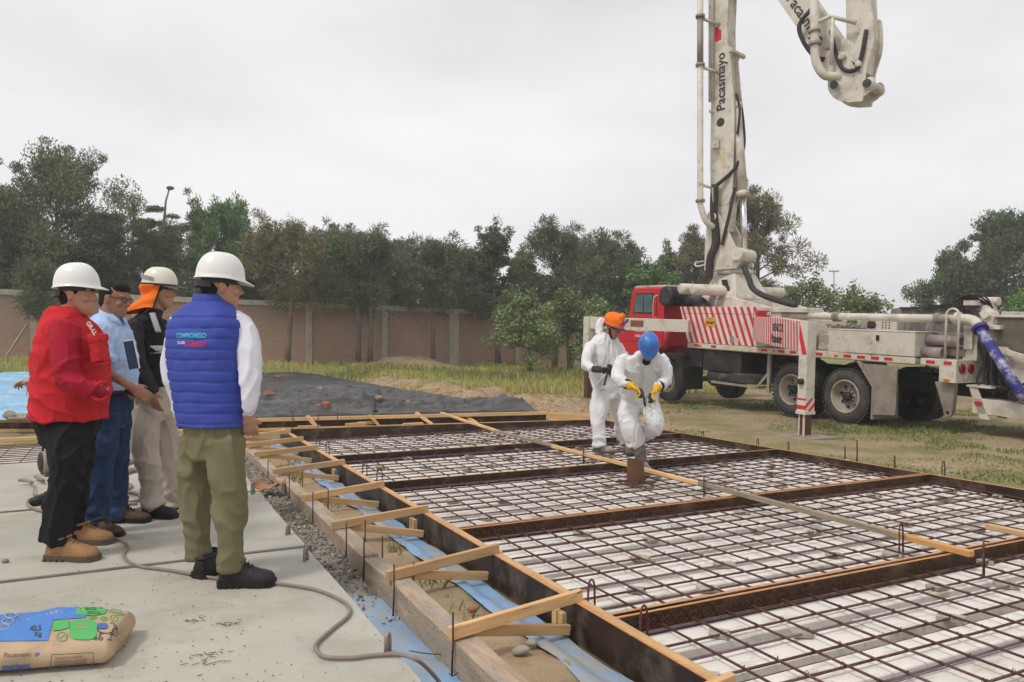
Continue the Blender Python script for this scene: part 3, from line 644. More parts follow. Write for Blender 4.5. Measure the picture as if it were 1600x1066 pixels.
# ================================================================== FAR SLAB, TARPS, STONES
def far_form():
    pts = [PX(-60, 655.5), PX(210, 656), PX(395, 655), PX(853, 644)]
    lbs = ['dark formwork with timber rail in front of the blue tarp', 'dark formwork with timber rail behind the man in the blue vest', 'dark formwork with timber rail in front of the black tarp']
    for i in range(3):
        p, q = pts[i], pts[i + 1]; t = thing('formwork', lbs[i], 'formwork', (p.x, p.y, -.2))
        m = MB(); m.beam(p - ZX * .1, q - ZX * .1, .018, .19); m.build('board', 'film_ply', t)
        d = (q - p).normalized(); n = Vector((d.y, -d.x, 0)) * 0.03
        plank('rail', p + n - ZX * .015, q + n - ZX * .015, .05, .06, 'timber', t); plank('rail', p + n - ZX * .18, q + n - ZX * .18, .05, .05, 'timber', t)
    o = plank('timber_plank', PX(853, 645) + Vector((.05, -.05, -.1)), PX(853, 645) + S(-.4, .7, -.12), .03, .2, 'timber'); tag(o, 'short upright plank closing the corner of the tarp covered slab', 'plank')
    for u, v, u2, v2, lb in ((395, 656, 404, 674, 'leaning timber prop just right of the man in the blue vest'), (480, 651, 496, 669, 'second leaning timber prop from the left before the black tarp'), (577, 649, 593, 666, 'middle leaning timber prop before the black tarp'), (650, 646, 676, 664, 'leaning timber prop left of the blue scrap of tarp'), (716, 643, 745, 662, 'leaning timber prop between two blue scraps of tarp'), (796, 640, 824, 658, 'rightmost leaning timber prop before the black tarp')):
        o = plank('timber_prop', PX(u, v - 1, .04), PX(u2, v2, -.16), .075, .04, 'timber'); tag(o, lb, 'timber prop', 'props leaning on the far formwork')
    for u, v in ((465, 668), (540, 664), (630, 664), (560, 662)):
        p = PX(u, v, -.1); o = plank('timber_offcut', p, p + S(random.uniform(-.1, .1), .35), .06, .05, 'timber'); tag(o, 'timber offcut lying between the far rebar bay and the black tarp formwork', 'timber', 'offcuts in the gap before the black tarp')
    for u, v, h in ((456, 672, .3), (527, 664, .28), (695, 655, .3), (712, 655, .3), (751, 652, .28), (770, 651, .28), (497, 668, .26), (459, 671, .3)):
        p = PX(u, v, -.1); stake(p, p + ZX * h, 'thin rusty stake before the black tarp formwork', .007)
    for k, (u, v, w) in enumerate(((690, 660, .5), (770, 657, .8))):
        c = PX(u, v, -.16); m = MB(); P = []
        for i in range(13):
            P.append([c + BX * w * (i / 12 - .5) + AX * .3 * (j / 8 - .5) + ZX * (.12 * max(0, noise.noise((i * .4, j * .5, k * 9)) + .25) * math.sin(math.pi * i / 12)) for j in range(9)])
        m.grid(P); o = m.build('tarp_scrap', 'blue_tarp', loc=c); tag(o, ('small peaked' if k == 0 else 'wider crumpled') + ' blue tarp scrap in the gap before the black tarp', 'tarp')
far_form()
def tarp(name, mat, lb, edge, far_a, left, right, amp, f):
    """draped sheet; edge(b) gives the near edge along the formwork"""
    m = MB(); P = []; na, nb = 210, 130
    for i in range(na + 1):
        row = []
        for j in range(nb + 1):
            b = left + (right - left) * j / nb; a0 = edge(b); t = (i / na) ** 1.5; a = a0 + (far_a - a0) * t; p = S(a, b); z = f(a, b, t)
            if i == 0: z = -0.0
            row.append(S(a, b, z))
        P.append(row)
    m.grid(P); o = m.build(name, mat, loc=S(edge((left + right) / 2), (left + right) / 2, 0)); tag(o, lb, 'tarp'); return o
p1, p2, p3 = PX(210, 656), PX(395, 655), PX(853, 644)
c1, c2, c3 = SAB(p1), SAB(p2), SAB(p3)
def edge_b(b):
    if b < c2[1]: return c2[0] + (c1[0] - c2[0]) * (b - c2[1]) / (c1[1] - c2[1]) + .06
    return c2[0] + (c3[0] - c2[0]) * (b - c2[1]) / (c3[1] - c2[1]) + .06
def rid(x, y, z): return 1 - abs(noise.noise((x, y, z))) * 2
def f_black(a, b, t):
    w = b + 0.5 * noise.noise((a * .4, b * .4, 2)); z = 0.02 + 0.05 * max(0, rid(a * .36 + w * .12, w * .2, 3)) ** 4 + 0.06 * max(0, rid(a * .8 - b * .45, b * .4, 5)) ** 5 + 0.075 * max(0, rid(a * 1.5 + b * .6, b * .7, 25)) ** 6 + 0.05 * max(0, rid(a * 2.6 - b * .9, b * 1.4, 33)) ** 5 + .03 * max(0, noise.noise((a * .3, b * .3, 40))) + .02 * noise.noise((a * 2.5, b * 2.0, 7)) + 0.02 * max(0, rid(a * 2.2 + b * .7, b * 1.3, 12)) ** 2
    z += 0.16 * max(0, 1 - math.hypot(a - 15.4, b - 3.9) / .9) ** 1.5 + 0.13 * max(0, 1 - math.hypot(a - 18.6, b - 3.1) / .8) ** 1.4 + .14 * max(0, 1 - math.hypot(a - 30, b - 5) / 1.6)
    z += .16 * max(0, 1 - math.hypot(a - 13.2, b - 6.6) / .8) + .14 * max(0, 1 - math.hypot(a - 14.6, b - 6.5) / .7)
    z = z * (.25 + .75 * sstep(6.8, 5.6, b) if a > 14.5 else 1.0) * (1 - .45 * sstep(16, 24, a))
    if b > 6.5: z -= (b - 6.5) * .35
    return z * (0.35 + .65 * min(1, t * 30)) + 0.008
def f_blue(a, b, t): return (0.05 + 0.10 * max(0, rid(a * .8, b * .16, 3)) ** 2 + 0.05 * max(0, rid(a * 2.1 + b * .2, b * .35, 6)) ** 2 + 0.25 * sstep(20, 28, a) * (.6 + noise.noise((b * .5, 0, 2))) + .02 * noise.noise((a * 4, b, 1))) * min(1, .1 + t * 30) + .004
tarp('black_tarp', 'black_tarp', 'wrinkled black plastic tarp spread over the far slab before the wall', edge_b, 31.0, 1.35, 6.9, .1, f_black)
tarp('blue_tarp', 'blue_tarp', 'pale blue tarp spread over the slab behind the standing men', edge_b, 29.0, -13.0, 1.25, .1, f_blue)
m = MB(); m.add([S(12.6, 1.3, -.012), S(12.4, 6.75, -.012), S(31, 6.75, -.012), S(31, -13, -.012), S(15.5, -6, -.012), S(20, -13, -.012)][:4] + [S(22, -13, -.012)], [(0, 1, 2, 3, 4)])
def on_tarp(c, up):
    a, b = SAB(c)
    if a > 12.4 and b > 1.3: c.z = f_black(a, b, 1) + up
    return c
def rock(u, v, size, mat, lb, z=0.1, name='stone', cat='stone', seed=0):
    c = on_tarp(PX(u, v, z), size * .3); m = MB(); m.sphere(c, (size, size * .7, size * .6), 10, 7)
    m.v = [p + Vector((noise.noise(p * 7 + Vector((seed, 0, 0))), noise.noise(p * 7 + Vector((0, seed, 9))), noise.noise(p * 7 + Vector((5, 0, seed))))) * size * .5 for p in m.v]
    m.sm = [False] * len(m.sm); o = m.build(name, mat, loc=c); tag(o, lb, cat)
def brick(u, v, rot, mat, lb, z=.08, s=(.24, .12, .09)):
    c = on_tarp(PX(u, v, z), s[2] * .35); m = MB(); m.box((0, 0, 0), s, Matrix.Rotation(rot, 3, 'Z') @ Matrix.Rotation(.12, 3, 'X')); m.v = [p + c for p in m.v]; o = m.build('brick', mat, loc=c, bevel=.008); tag(o, lb, 'brick')
rock(14, 650, .12, 'stone', 'dark stone on the near edge of the blue tarp', .08, seed=2)
brick(504, 637, .4, 'brick_loose', 'left red brick half lying on the black tarp', .1); brick(509, 638, -.5, 'brick_loose', 'right red brick half lying on the black tarp', .1, (.16, .12, .1))
rock(592, 628, .085, 'stone', 'pale stone on the black tarp, left of two', .1, seed=5); rock(638, 628, .08, 'stone', 'pale stone on the black tarp, right of two', .1, seed=9)
rock(500, 607, .09, 'stone', 'small stone on the ridge of the black tarp farther back', .15, seed=11); rock(422, 618, .12, 'brick_loose', 'reddish lump on the black tarp beside the white sleeve', .12, seed=14)
rock(432, 586, .14, 'brick_loose', 'reddish lump at the far end of the black tarp', .2, seed=17)
o = plank('timber_plank', PX(26, 655, .05), PX(37, 632, .1), .24, .03, 'grey_timber'); tag(o, 'grey board lying on the blue tarp beside a stone', 'plank')
o = plank('timber_plank', PX(48, 598, .12), PX(66, 575, .3), .3, .03, 'grey_timber'); tag(o, 'pale board on the blue tarp behind the man in red', 'plank')
m = MB(); c = PX(586, 643, .06); m.lathe(c, ZX, [(0, .05), (.02, .05), (.03, .02), (.16, .018), (.17, .012)], 10); o = m.build('steel_pin', 'wire', loc=c); tag(o, 'black steel pin standing on the black tarp edge', 'pin')
p, q = PX(545, 604, .1), PX(575, 610, .1); o = plank('timber_batten', p, q, .06, .04, 'film_ply'); tag(o, 'dark batten lying on the black tarp', 'batten')
for k in range(5):
    p = PX(560 + k * 22, 593 + k * 6, -.05) + S(0, .5); o = plank('timber_batten', p, p + S(.5, 1.6 - k * .2, .02), .05, .03, 'timber'); tag(o, 'thin batten lying on the straw beside the black tarp', 'batten', 'battens on the straw beside the black tarp')
# ================================================================== CONCRETE PUMP TRUCK
MT['truck_white'] = M('truck_white', (0.60, 0.56, 0.475), 0.45, 0.10, 2.5, 0.03, 30, spec=0.4, dirt=(0.38, 0.32, 0.245), dirt_amt=0.55, dirt_scale=2.6, fine=((0.22, 0.14, 0.085), 0.22, 13))
MT['truck_red'] = M('truck_red', (0.52, 0.018, 0.028), 0.32, 0.12, 2, 0.0, spec=0.5, dirt=(0.36, 0.05, 0.04), dirt_amt=0.3, dirt_scale=2)
MT['roof_pink'] = M('roof_pink', (0.58, 0.40, 0.34), 0.6, 0.12, 3, dirt=(0.5, 0.2, 0.17), dirt_amt=0.4, dirt_scale=3)
MT['chassis'] = M('chassis', (0.022, 0.021, 0.02), 0.6, 0.3, 4, 0.1, 40, dirt=(0.075, 0.063, 0.05), dirt_amt=0.45, dirt_scale=3)
MT['tyre'] = M('tyre', (0.052, 0.049, 0.046), 0.85, 0.2, 6, 0.15, 60, dirt=(0.13, 0.112, 0.09), dirt_amt=0.5, dirt_scale=2.5)
MT['rim'] = M('rim', (0.36, 0.31, 0.255), 0.65, 0.2, 5, dirt=(0.2, 0.16, 0.12), dirt_amt=0.5, dirt_scale=4)
MT['mud'] = M('mud', (0.27, 0.235, 0.19), 0.85, 0.2, 4, 0.1, 30, dirt=(0.17, 0.145, 0.12), dirt_amt=0.5, dirt_scale=3)
MT['reflector'] = M('reflector', (0.55, 0.012, 0.02), 0.25, 0.05, 3, spec=0.6)
MT['amber'] = M('amber', (0.65, 0.2, 0.02), 0.3, 0.1, 6, spec=0.6)
MT['lamp_red'] = M('lamp_red', (0.22, 0.006, 0.012), 0.15, 0.1, 6, spec=0.6)
MT['lamp_clear'] = M('lamp_clear', (0.5, 0.5, 0.48), 0.15, 0.1, 6, spec=0.6)
MT['glass'] = M('glass', (0.10, 0.15, 0.15), 0.06, 0.25, 1.5, spec=0.7)
MT['black_plastic'] = M('black_plastic', (0.03, 0.03, 0.031), 0.45, 0.2, 5, dirt=(0.10, 0.09, 0.08), dirt_amt=0.35, dirt_scale=4)
MT['chrome'] = M('chrome', (0.75, 0.76, 0.8), 0.2, 0.05, 4, metal=0.9)
MT['letter_dark'] = M('letter_dark', (0.045, 0.035, 0.04), 0.6, 0.1, 5)
MT['letter_white'] = M('letter_white', (0.75, 0.72, 0.68), 0.6, 0.1, 5)
MT['letter_red'] = M('letter_red', (0.6, 0.02, 0.03), 0.5, 0.1, 5)
MT['plate_yellow'] = M('plate_yellow', (0.62, 0.31, 0.03), 0.5, 0.1, 5)
MT['sticker'] = M('sticker', (0.55, 0.49, 0.26), 0.5, 0.2, 14)
MT['sticker_red'] = M('sticker_red', (0.22, 0.07, 0.05), 0.5, 0.3, 25)
MT['pipe_blue'] = M('pipe_blue', (0.035, 0.035, 0.19), 0.5, 0.15, 4, dirt=(0.62, 0.60, 0.60), dirt_amt=0.42, dirt_scale=4)
MT['grey_cover'] = M('grey_cover', (0.15, 0.135, 0.12), 0.8, 0.3, 3, 0.2, 12, stretch=(3, 3, 1), dirt=(0.27, 0.24, 0.2), dirt_amt=0.4, dirt_scale=3)
def stripes(name, d, pitch, off=0.0):
    m = M(name, (0.64, 0.58, 0.53), 0.45, 0.08, 2.5, spec=0.4, dirt=(0.48, 0.41, 0.34), dirt_amt=0.3, dirt_scale=3); t = m.node_tree; l = t.links.new; b = t.nodes['Principled BSDF']
    src = b.inputs['Base Color'].links[0].from_socket; tc = NN(t, 'ShaderNodeTexCoord'); dt = NN(t, 'ShaderNodeVectorMath', operation='DOT_PRODUCT'); dt.inputs[1].default_value = [c / pitch for c in d]; l(tc.outputs['Object'], dt.inputs[0])
    ad = NN(t, 'ShaderNodeMath', operation='ADD'); ad.inputs[1].default_value = off + 50; l(dt.outputs['Value'], ad.inputs[0])
    fr = NN(t, 'ShaderNodeMath', operation='FRACT'); l(ad.outputs[0], fr.inputs[0]); gt = NN(t, 'ShaderNodeMath', operation='GREATER_THAN'); gt.inputs[1].default_value = 0.53; l(fr.outputs[0], gt.inputs[0])
    n = NN(t, 'ShaderNodeTexNoise'); n.inputs['Scale'].default_value = 7; n.inputs['Detail'].default_value = 4; l(tc.outputs['Object'], n.inputs['Vector']); lt = NN(t, 'ShaderNodeMath', operation='LESS_THAN'); lt.inputs[1].default_value = 0.69; l(n.outputs['Fac'], lt.inputs[0])
    mu = NN(t, 'ShaderNodeMath', operation='MULTIPLY'); l(gt.outputs[0], mu.inputs[0]); l(lt.outputs[0], mu.inputs[1])
    mx = NN(t, 'ShaderNodeMix', data_type='RGBA'); l(mu.outputs[0], mx.inputs['Factor']); l(src, mx.inputs[6]); mx.inputs[7].default_value = (0.56, 0.03, 0.035, 1); l(mx.outputs[2], b.inputs['Base Color']); return m
MT['stripe_panel'] = stripes('stripe_panel', (1, 0, -0.47), 0.205)
MT['stripe_arm'] = stripes('stripe_arm', (1, 0, 0.17), 0.215)
MT['stripe_leg'] = stripes('stripe_leg', (0, 0.8, 0.8), 0.12, 0.2)

TP = math.atan(0.0428)
tx = (AX * math.cos(TP) + ZX * math.sin(TP)).normalized(); ty = -BX; tz = tx.cross(ty)
TR = Matrix(((tx.x, ty.x, tz.x), (tx.y, ty.y, tz.y), (tx.z, ty.z, tz.z)))
truck = thing('pump_truck', 'red-cabbed white concrete pump truck with its boom raised and outriggers out', 'pump truck', (6.37, 14.76, -0.29), TR)
TL = INV[truck]; TW = TL.inverted()
def tb(mb, name, mat, parent=None, bevel=0.0): return mb.build(name, mat, parent or truck, world=False, bevel=bevel) if False else _tb(mb, name, mat, parent, bevel)
def _tb(mb, name, mat, parent, bevel):
    o = mb.build(name, mat, parent or truck, world=False, bevel=bevel); INV[o] = TL; return o
V = Vector
# ---- wheels
def wheel(x, y, side, zc, dual=True, r=0.535):
    ax = V((0, side, 0)); t = MB(); c = V((x, y, zc)); w = 0.28
    def tyre(c):
        t.lathe(c - ax * w, ax, [(0.03, r * .6), (0.0, r * .72), (0.015, r * .93), (0.05, r * .985), (w / 2, r), (w - .05, r * .985), (w - .015, r * .93), (w, r * .72), (w - .012, r * .62), (w - .03, r * .6)], 48, cap=False)
        for k in range(40):                         # tread blocks
            a = 2 * math.pi * k / 40
            for yy, sk in ((-.07, .03), (-.21, -.03)):
                d = V((math.cos(a + sk), 0, math.sin(a + sk))); t.box(c + ax * yy + d * (r + .002), (.055, .11, .022), Matrix.Rotation(-a - sk + math.pi / 2, 3, 'Y'))
    tyre(c)
    if dual: tyre(c - ax * 0.33)
    o = _tb(t, 'wheel', 'tyre', None, 0)
    m = MB(); dp = 0.16 if dual else 0.03
    m.lathe(c, ax, [(-.02, r * .62), (.004, r * .6), (.004, r * .56), (-.03, r * .535), (-dp, r * .5), (-dp - .02, r * .3), (-dp + .05, r * .25), (-dp + .07, .05)], 40, cap=False)
    _tb(m, 'rim', 'rim', o, 0)
    m = MB()
    for k in range(8):
        a = 2 * math.pi * k / 8 + .2; m.lathe(c + V((math.cos(a), 0, math.sin(a))) * r * .4 - ax * (dp + .008), ax, [(0, .034), (.004, .034)], 12)
    for k in range(10):
        a = 2 * math.pi * k / 10; m.lathe(c + V((math.cos(a), 0, math.sin(a))) * r * .235 - ax * (dp - .045), ax, [(0, .016), (.03, .016)], 6)
    m.lathe(c - ax * (dp - .05), ax, [(0, .1), (.06, .09), (.08, .03)], 16)
    _tb(m, 'hub', 'chassis', o, 0)
for x in (0.0, 1.34):
    wheel(x, 0.0, 1, 0.535); wheel(x, -2.5, -1, 0.535)
wheel(5.6, -0.1, 1, 0.37, False); wheel(5.6, -2.4, -1, 0.37, False)
# ---- chassis and running gear
m = MB()
for y in (-.8, -1.7): m.box2((-2.2, y - .05, .72), (7.2, y + .05, 1.02))
for x in (-1.9, .67, 2.4, 4.0, 6.8): m.box2((x - .08, -1.68, .76), (x + .08, -.82, .98))
_tb(m, 'chassis_frame', 'chassis', None, 0)
m = MB()
for x in (0, 1.34): m.tube([(x, -.3, .535), (x, -2.2, .535)], .09, 12); m.sphere((x, -1.25, .53), (.24, .26, .25), 14, 8)
m.tube([(5.6, -.3, .37), (5.6, -2.2, .37)], .07, 10); m.beam((-.5, -.62, .62), (1.85, -.62, .62), .09, .14); m.beam((-.5, -1.88, .62), (1.85, -1.88, .62), .09, .14); m.tube([(.1, -1.25, .56), (4.8, -1.25, .8)], .06, 10)
_tb(m, 'axles', 'chassis', None, 0)
m = MB(); m.box2((2.9, -.62, .73), (4.2, -.08, 1.22)); m.box2((2.0, -1.6, .62), (4.3, -.9, 1.22)); _tb(m, 'fuel_tank', 'chassis', None, .03)
m = MB(); m.lathe((4.1, -.3, .58), (-1, 0, 0), [(0, .1), (.03, .2), (.1, .23), (.75, .23), (.82, .2), (.85, .1)], 24); m.lathe((4.45, -.3, .92), ZX, [(0, .12), (.02, .17), (.2, .17), (.22, .1), (.34, .09), (.35, .11), (.42, .1)], 18); m.box2((4.25, -.5, .8), (4.7, -.1, 1.2)); _tb(m, 'air_tank', 'black_plastic', None, 0)
m = MB(); r = .5
m.lathe((2.93, -.5, .52), ZX, [(.0, r * .55), (0, r * .9), (.03, r), (.11, r * 1.01), (.2, r), (.23, r * .9), (.23, r * .55), (.1, r * .5)], 40)
for k in range(36):
    a = 2 * math.pi * k / 36
    for zz in (.06, .17): m.box(V((2.93, -.5, .52 + zz)) + V((math.cos(a + zz), math.sin(a + zz), 0)) * (r * 1.005), (.02, .05, .07), Matrix.Rotation(a + zz, 3, 'Z'))
_tb(m, 'spare_tyre', 'tyre', None, 0)
m = MB(); m.beam((3.75, .02, .49), (2.3, .02, .49), .04, .05); m.beam((3.75, .02, .49), (3.75, -1.0, .49), .04, .05); m.beam((2.3, .02, .49), (2.3, -1.0, .49), .04, .05); m.beam((3.75, -.4, .5), (3.0, -.4, 1.1), .03, .03); m.beam((2.3, .0, .49), (2.05, -.1, .85), .04, .05); m.beam((2.05, -.1, .4), (2.05, -.1, 1.25), .06, .08); _tb(m, 'spare_carrier', 'mud', None, 0)
# mudguards
def guard(xc, a0, a1, r, y0, y1, mat, name, zc=.535, th=.015):
    m = MB(); P = [[(xc + r * math.cos(a), y, zc + r * math.sin(a)) for y in (y0, y1)] for a in arc(14, a0, a1)]; m.grid(P)
    Q = [[(xc + (r + th) * math.cos(a), y, zc + (r + th) * math.sin(a)) for y in (y0, y1)] for a in arc(14, a0, a1)]; m.grid(Q); m.grid([[p[0] for p in P], [p[0] for p in Q]]); m.grid([[p[1] for p in P], [p[1] for p in Q]])
    return _tb(m, name, mat, None, 0)
guard(1.34, R(100), R(185), .64, .02, -.66, 'chassis', 'mudguard'); guard(0, R(85), R(-5), .66, .02, -.66, 'chassis', 'mudguard') if False else None
m = MB(); m.prism([(-.28, .03, 1.22), (-.62, .03, .78), (-.62, .03, .18), (-.66, .03, .18), (-.66, .03, .8), (-.34, .03, 1.24)], (0, -.7, 0)); m.box2((-.67, -.02, .18), (-1.1, .03, .42)) if False else None
_tb(m, 'mudguard', 'mud', None, 0)
m = MB(); m.prism([(-.63, .02, .3), (-.63, .02, .8), (-.4, .02, 1.2), (-1.12, .02, 1.2), (-1.12, .02, .34)], (0, -.03, 0)); m.prism([(-.64, .024, .27), (-.64, .024, .45), (-1.12, .024, .45), (-1.12, .024, .32)], (0, .006, 0)); _tb(m, 'mud_flap', 'mud', None, .006)
guard(5.6, R(-20), R(140), .66, .1, -.5, 'chassis', 'mudguard', .4); m = MB(); m.prism([(4.72, .06, .2), (4.72, .06, 1.05), (5.25, .06, 1.05), (5.1, .06, .62), (5.02, .06, .2)], (0, -.02, 0)); _tb(m, 'mud_flap', 'chassis', None, 0)
m = MB(); m.box2((4.72, -.55, .2), (4.8, .06, 1.05)); _tb(m, 'mud_flap', 'chassis', None, 0)
# ---- deck with reflector rail
m = MB(); m.box2((-1.43, -2.44, 1.24), (4.72, -.04, 1.355)); _tb(m, 'deck', 'truck_white', None, 0)
m = MB(); m.box2((-1.45, -.036, 1.26), (4.66, .01, 1.372)); o = _tb(m, 'side_rail', 'truck_white', None, .004); rail_o = o
m = MB()
for x in (4.33, 3.72, 2.11, 1.62, 1.3, .63, -.04, -.35, -.65, -.93): m = MB(); m.box2((x - .085, .008, 1.29), (x + .085, .016, 1.345)); _tb(m, 'reflector', 'reflector', rail_o, 0)
m = MB()
for x in (4.2, 1.84, .22): m = MB(); m.sphere((x, .012, 1.318), (.055, .02, .03), 12, 8); _tb(m, 'marker_lamp', 'amber', rail_o, 0)
m = MB()
for x, w in ((3.35, .13), (3.2, .1), (3.0, .2), (2.75, .16), (2.5, .13)): m = MB(); m.box2((x - w / 2, .008, 1.285), (x + w / 2, .014, 1.36)); _tb(m, 'sticker', 'sticker', rail_o, 0)
# ---- striped locker at the side
m = MB(); m.prism([(5.0, .006, 2.25), (2.36, .006, 2.25), (2.36, .006, 1.38), (4.66, .006, 1.38)], (0, -.7, 0)); lk = _tb(m, 'locker', 'stripe_panel', None, .008)
m = MB(); m.box2((2.37, .006, 2.085), (4.9, .009, 2.093)); m.box2((2.46, .006, 1.39), (2.468, .009, 2.24)); _tb(m, 'seam', 'chassis', lk, 0)
m = MB(); m.box2((3.68, .006, 1.79), (4.03, .016, 2.0)); pl = _tb(m, 'number_plate', 'plate_yellow', lk, 0)
xd, yd = -tx, tz
def tp(x, y, z): return TW @ V((x, y, z))
lettering('lettering', 'D9N-847', 0.095, 'letter_dark', tp(3.855, .0165, 1.87), xd, yd, pl, bold=.003, squeeze=.82)
lettering('lettering', 'PERU', 0.035, 'letter_dark', tp(3.855, .0165, 1.965), xd, yd, pl)
m = MB(); m.box2((3.18, .006, 1.43), (3.05, .013, 1.58)); _tb(m, 'sticker', 'steel', lk, 0); m = MB(); m.box2((3.02, .006, 1.44), (2.9, .013, 1.54)); _tb(m, 'sticker', 'sticker', lk, 0)
m = MB(); m.box2((.42, -.6, 1.385), (-1.43, .004, 1.81)); bx = _tb(m, 'locker', 'truck_white', None, .012)
m = MB(); m.box2((.44, -.62, 1.81), (-1.45, .012, 1.83)); _tb(m, 'lid', 'truck_white', bx, .004)
m = MB(); m.box2((-.66, .003, 1.64), (-.72, .02, 1.74)); _tb(m, 'latch', 'chassis', bx, 0)
# ---- cab
m = MB(); prof = [(5.95, 1.2), (5.95, 2.7), (6.02, 2.76), (7.25, 2.76), (7.36, 2.68), (7.55, 1.75), (7.95, 1.6), (8.0, 1.0), (7.4, .92), (6.3, 1.0)]
m.prism([(x, -.2, z) for x, z in prof], (0, -2.15, 0)); cab = _tb(m, 'cab', 'truck_red', None, .03)
m = MB(); m.prism([(5.9, -.22, 2.755), (5.93, -.22, 2.82), (7.2, -.22, 2.82), (7.35, -.22, 2.76)], (0, -2.1, 0)); _tb(m, 'roof', 'roof_pink', cab, .02)
m = MB(); m.prism([(6.22, -.196, 1.3), (6.22, -.196, 2.66), (7.2, -.196, 2.66), (7.36, -.196, 1.9), (7.36, -.196, 1.3)], (0, .02, 0)); dr = _tb(m, 'door', 'truck_red', cab, .012)
m = MB(); m.prism([(6.32, -.174, 2.06), (6.32, -.174, 2.62), (7.13, -.174, 2.62), (7.24, -.174, 2.06)], (0, .006, 0)); fr_ = _tb(m, 'window_frame', 'black_plastic', dr, .01)
m = MB(); m.prism([(6.37, -.166, 2.1), (6.37, -.166, 2.58), (6.73, -.166, 2.58), (6.73, -.166, 2.1)], (0, .004, 0)); m.prism([(6.77, -.166, 2.1), (6.77, -.166, 2.58), (7.1, -.166, 2.58), (7.18, -.166, 2.1)], (0, .004, 0)); _tb(m, 'pane', 'glass', fr_, 0) if False else _tb(m, 'window', 'glass', dr, 0)
m = MB(); m.tube(spline([(6.12, -.17, 2.55), (6.13, -.1, 2.53), (6.2, -.08, 2.45), (6.2, -.08, 2.0), (6.18, -.17, 1.96)]), .014, 8); _tb(m, 'grab_handle', 'truck_white', cab, 0)
lettering('lettering', 'Pacasmayo', .15, 'letter_white', tp(6.86, -.173, 1.62), xd, yd, dr, bold=.003); lettering('lettering', '0-800-18088', .1, 'letter_white', tp(6.86, -.173, 1.45), xd, yd, dr, bold=.002)
m = MB(); m.box2((5.935, -1.0, 2.1), (5.948, -2.0, 2.6)); _tb(m, 'rear_window', 'glass', cab, 0)
m = MB(); m.box2((5.9, -.2, 1.95), (5.948, -.26, 2.7)); _tb(m, 'corner_trim', 'truck_red', cab, 0); m = MB(); m.box2((5.92, -2.3, 1.2), (5.948, -2.35, 2.7)); _tb(m, 'corner_trim', 'truck_red', cab, 0)
m = MB(); m.lathe((5.55, -.02, 1.15), ZX, [(0, .02), (.0, .075), (.42, .075), (.46, .05), (.5, .03)], 16); _tb(m, 'fire_extinguisher', 'truck_red', None, 0)
# ---- air intake behind the cab
m = MB(); pr = [(0, .2), (0, .25), (.04, .26)]
for k in range(6): pr += [(.06 + .035 * k, .26), (.075 + .035 * k, .245)]
pr += [(.3, .26), (.62, .26), (.64, .22), (.9, .22)]
m.lathe((5.62, .0, 2.52), (0, -1, 0), pr, 32); m.lathe((5.62, .006, 2.52), (0, -1, 0), [(0, .05), (.06, .2)], 32)
m.tube(spline([(5.35, -.55, 2.4), (5.05, -.5, 2.42), (4.7, -.45, 2.33), (4.5, -.4, 2.1), (4.45, -.4, 1.9)]), .14, 16); _tb(m, 'air_intake', 'black_plastic', None, 0)
# ---- slew cylinders and pedestal
m = MB()
for x, z, y0 in ((4.62, 2.68, .32), (4.3, 2.66, .22)):
    m.lathe((x, y0, z), (0, -1, 0), [(0, .03), (.0, .1), (.03, .13), (1.0, .13), (1.02, .16), (1.08, .16), (1.1, .12), (2.0, .12), (2.02, .13), (2.9, .13), (3.05, .02)], 24)
_tb(m, 'slew_cylinders', 'truck_white', None, 0)
m = MB()
def frus(c0, s0, z0, c1, s1, z1):
    a = [V((c0[0] + sx * s0[0], c0[1] + sy * s0[1], z0)) for sx, sy in ((-1, -1), (1, -1), (1, 1), (-1, 1))]; b = [V((c1[0] + sx * s1[0], c1[1] + sy * s1[1], z1)) for sx, sy in ((-1, -1), (1, -1), (1, 1), (-1, 1))]
    m.rings([a, b], sm=False)
frus((4.45, -1.25), (.72, .62), 1.36, (4.45, -1.25), (.66, .55), 2.45); frus((4.45, -1.25), (.655, .545), 2.452, (4.45, -1.25), (.36, .34), 3.08)
m.prism([(3.85, -.6, 2.5), (3.8, -.6, 2.0), (1.9, -.6, 1.95), (1.9, -.6, 2.12), (2.4, -.6, 2.22)], (0, -.05, 0)); m.prism([(3.85, -1.8, 2.5), (3.8, -1.8, 2.0), (1.9, -1.8, 1.95), (1.9, -1.8, 2.12), (2.4, -1.8, 2.22)], (0, -.05, 0)); m.box2((1.6, -1.9, 1.37), (3.85, -.65, 2.0))
ped = _tb(m, 'pedestal', 'truck_white', None, .02)
m = MB(); m.lathe((4.45, -1.25, 3.08), ZX, [(0, .42), (.03, .44), (.1, .44), (.12, .38)], 32); _tb(m, 'slew_ring', 'truck_white', ped, 0)
m = MB(); m.box((4.2, -.73, 2.78), (.2, .015, .3), Matrix.Rotation(R(-18), 3, 'X')) ; _tb(m, 'opening', 'chassis', ped, 0)
m = MB(); m.tube(spline([(3.9, -1.0, 3.25), (3.65, -.95, 2.95), (3.5, -.95, 2.7), (3.1, -1.0, 2.5), (2.3, -1.1, 2.3)]), .07, 10); _tb(m, 'hose_bundle', 'dark_rubber', None, 0)
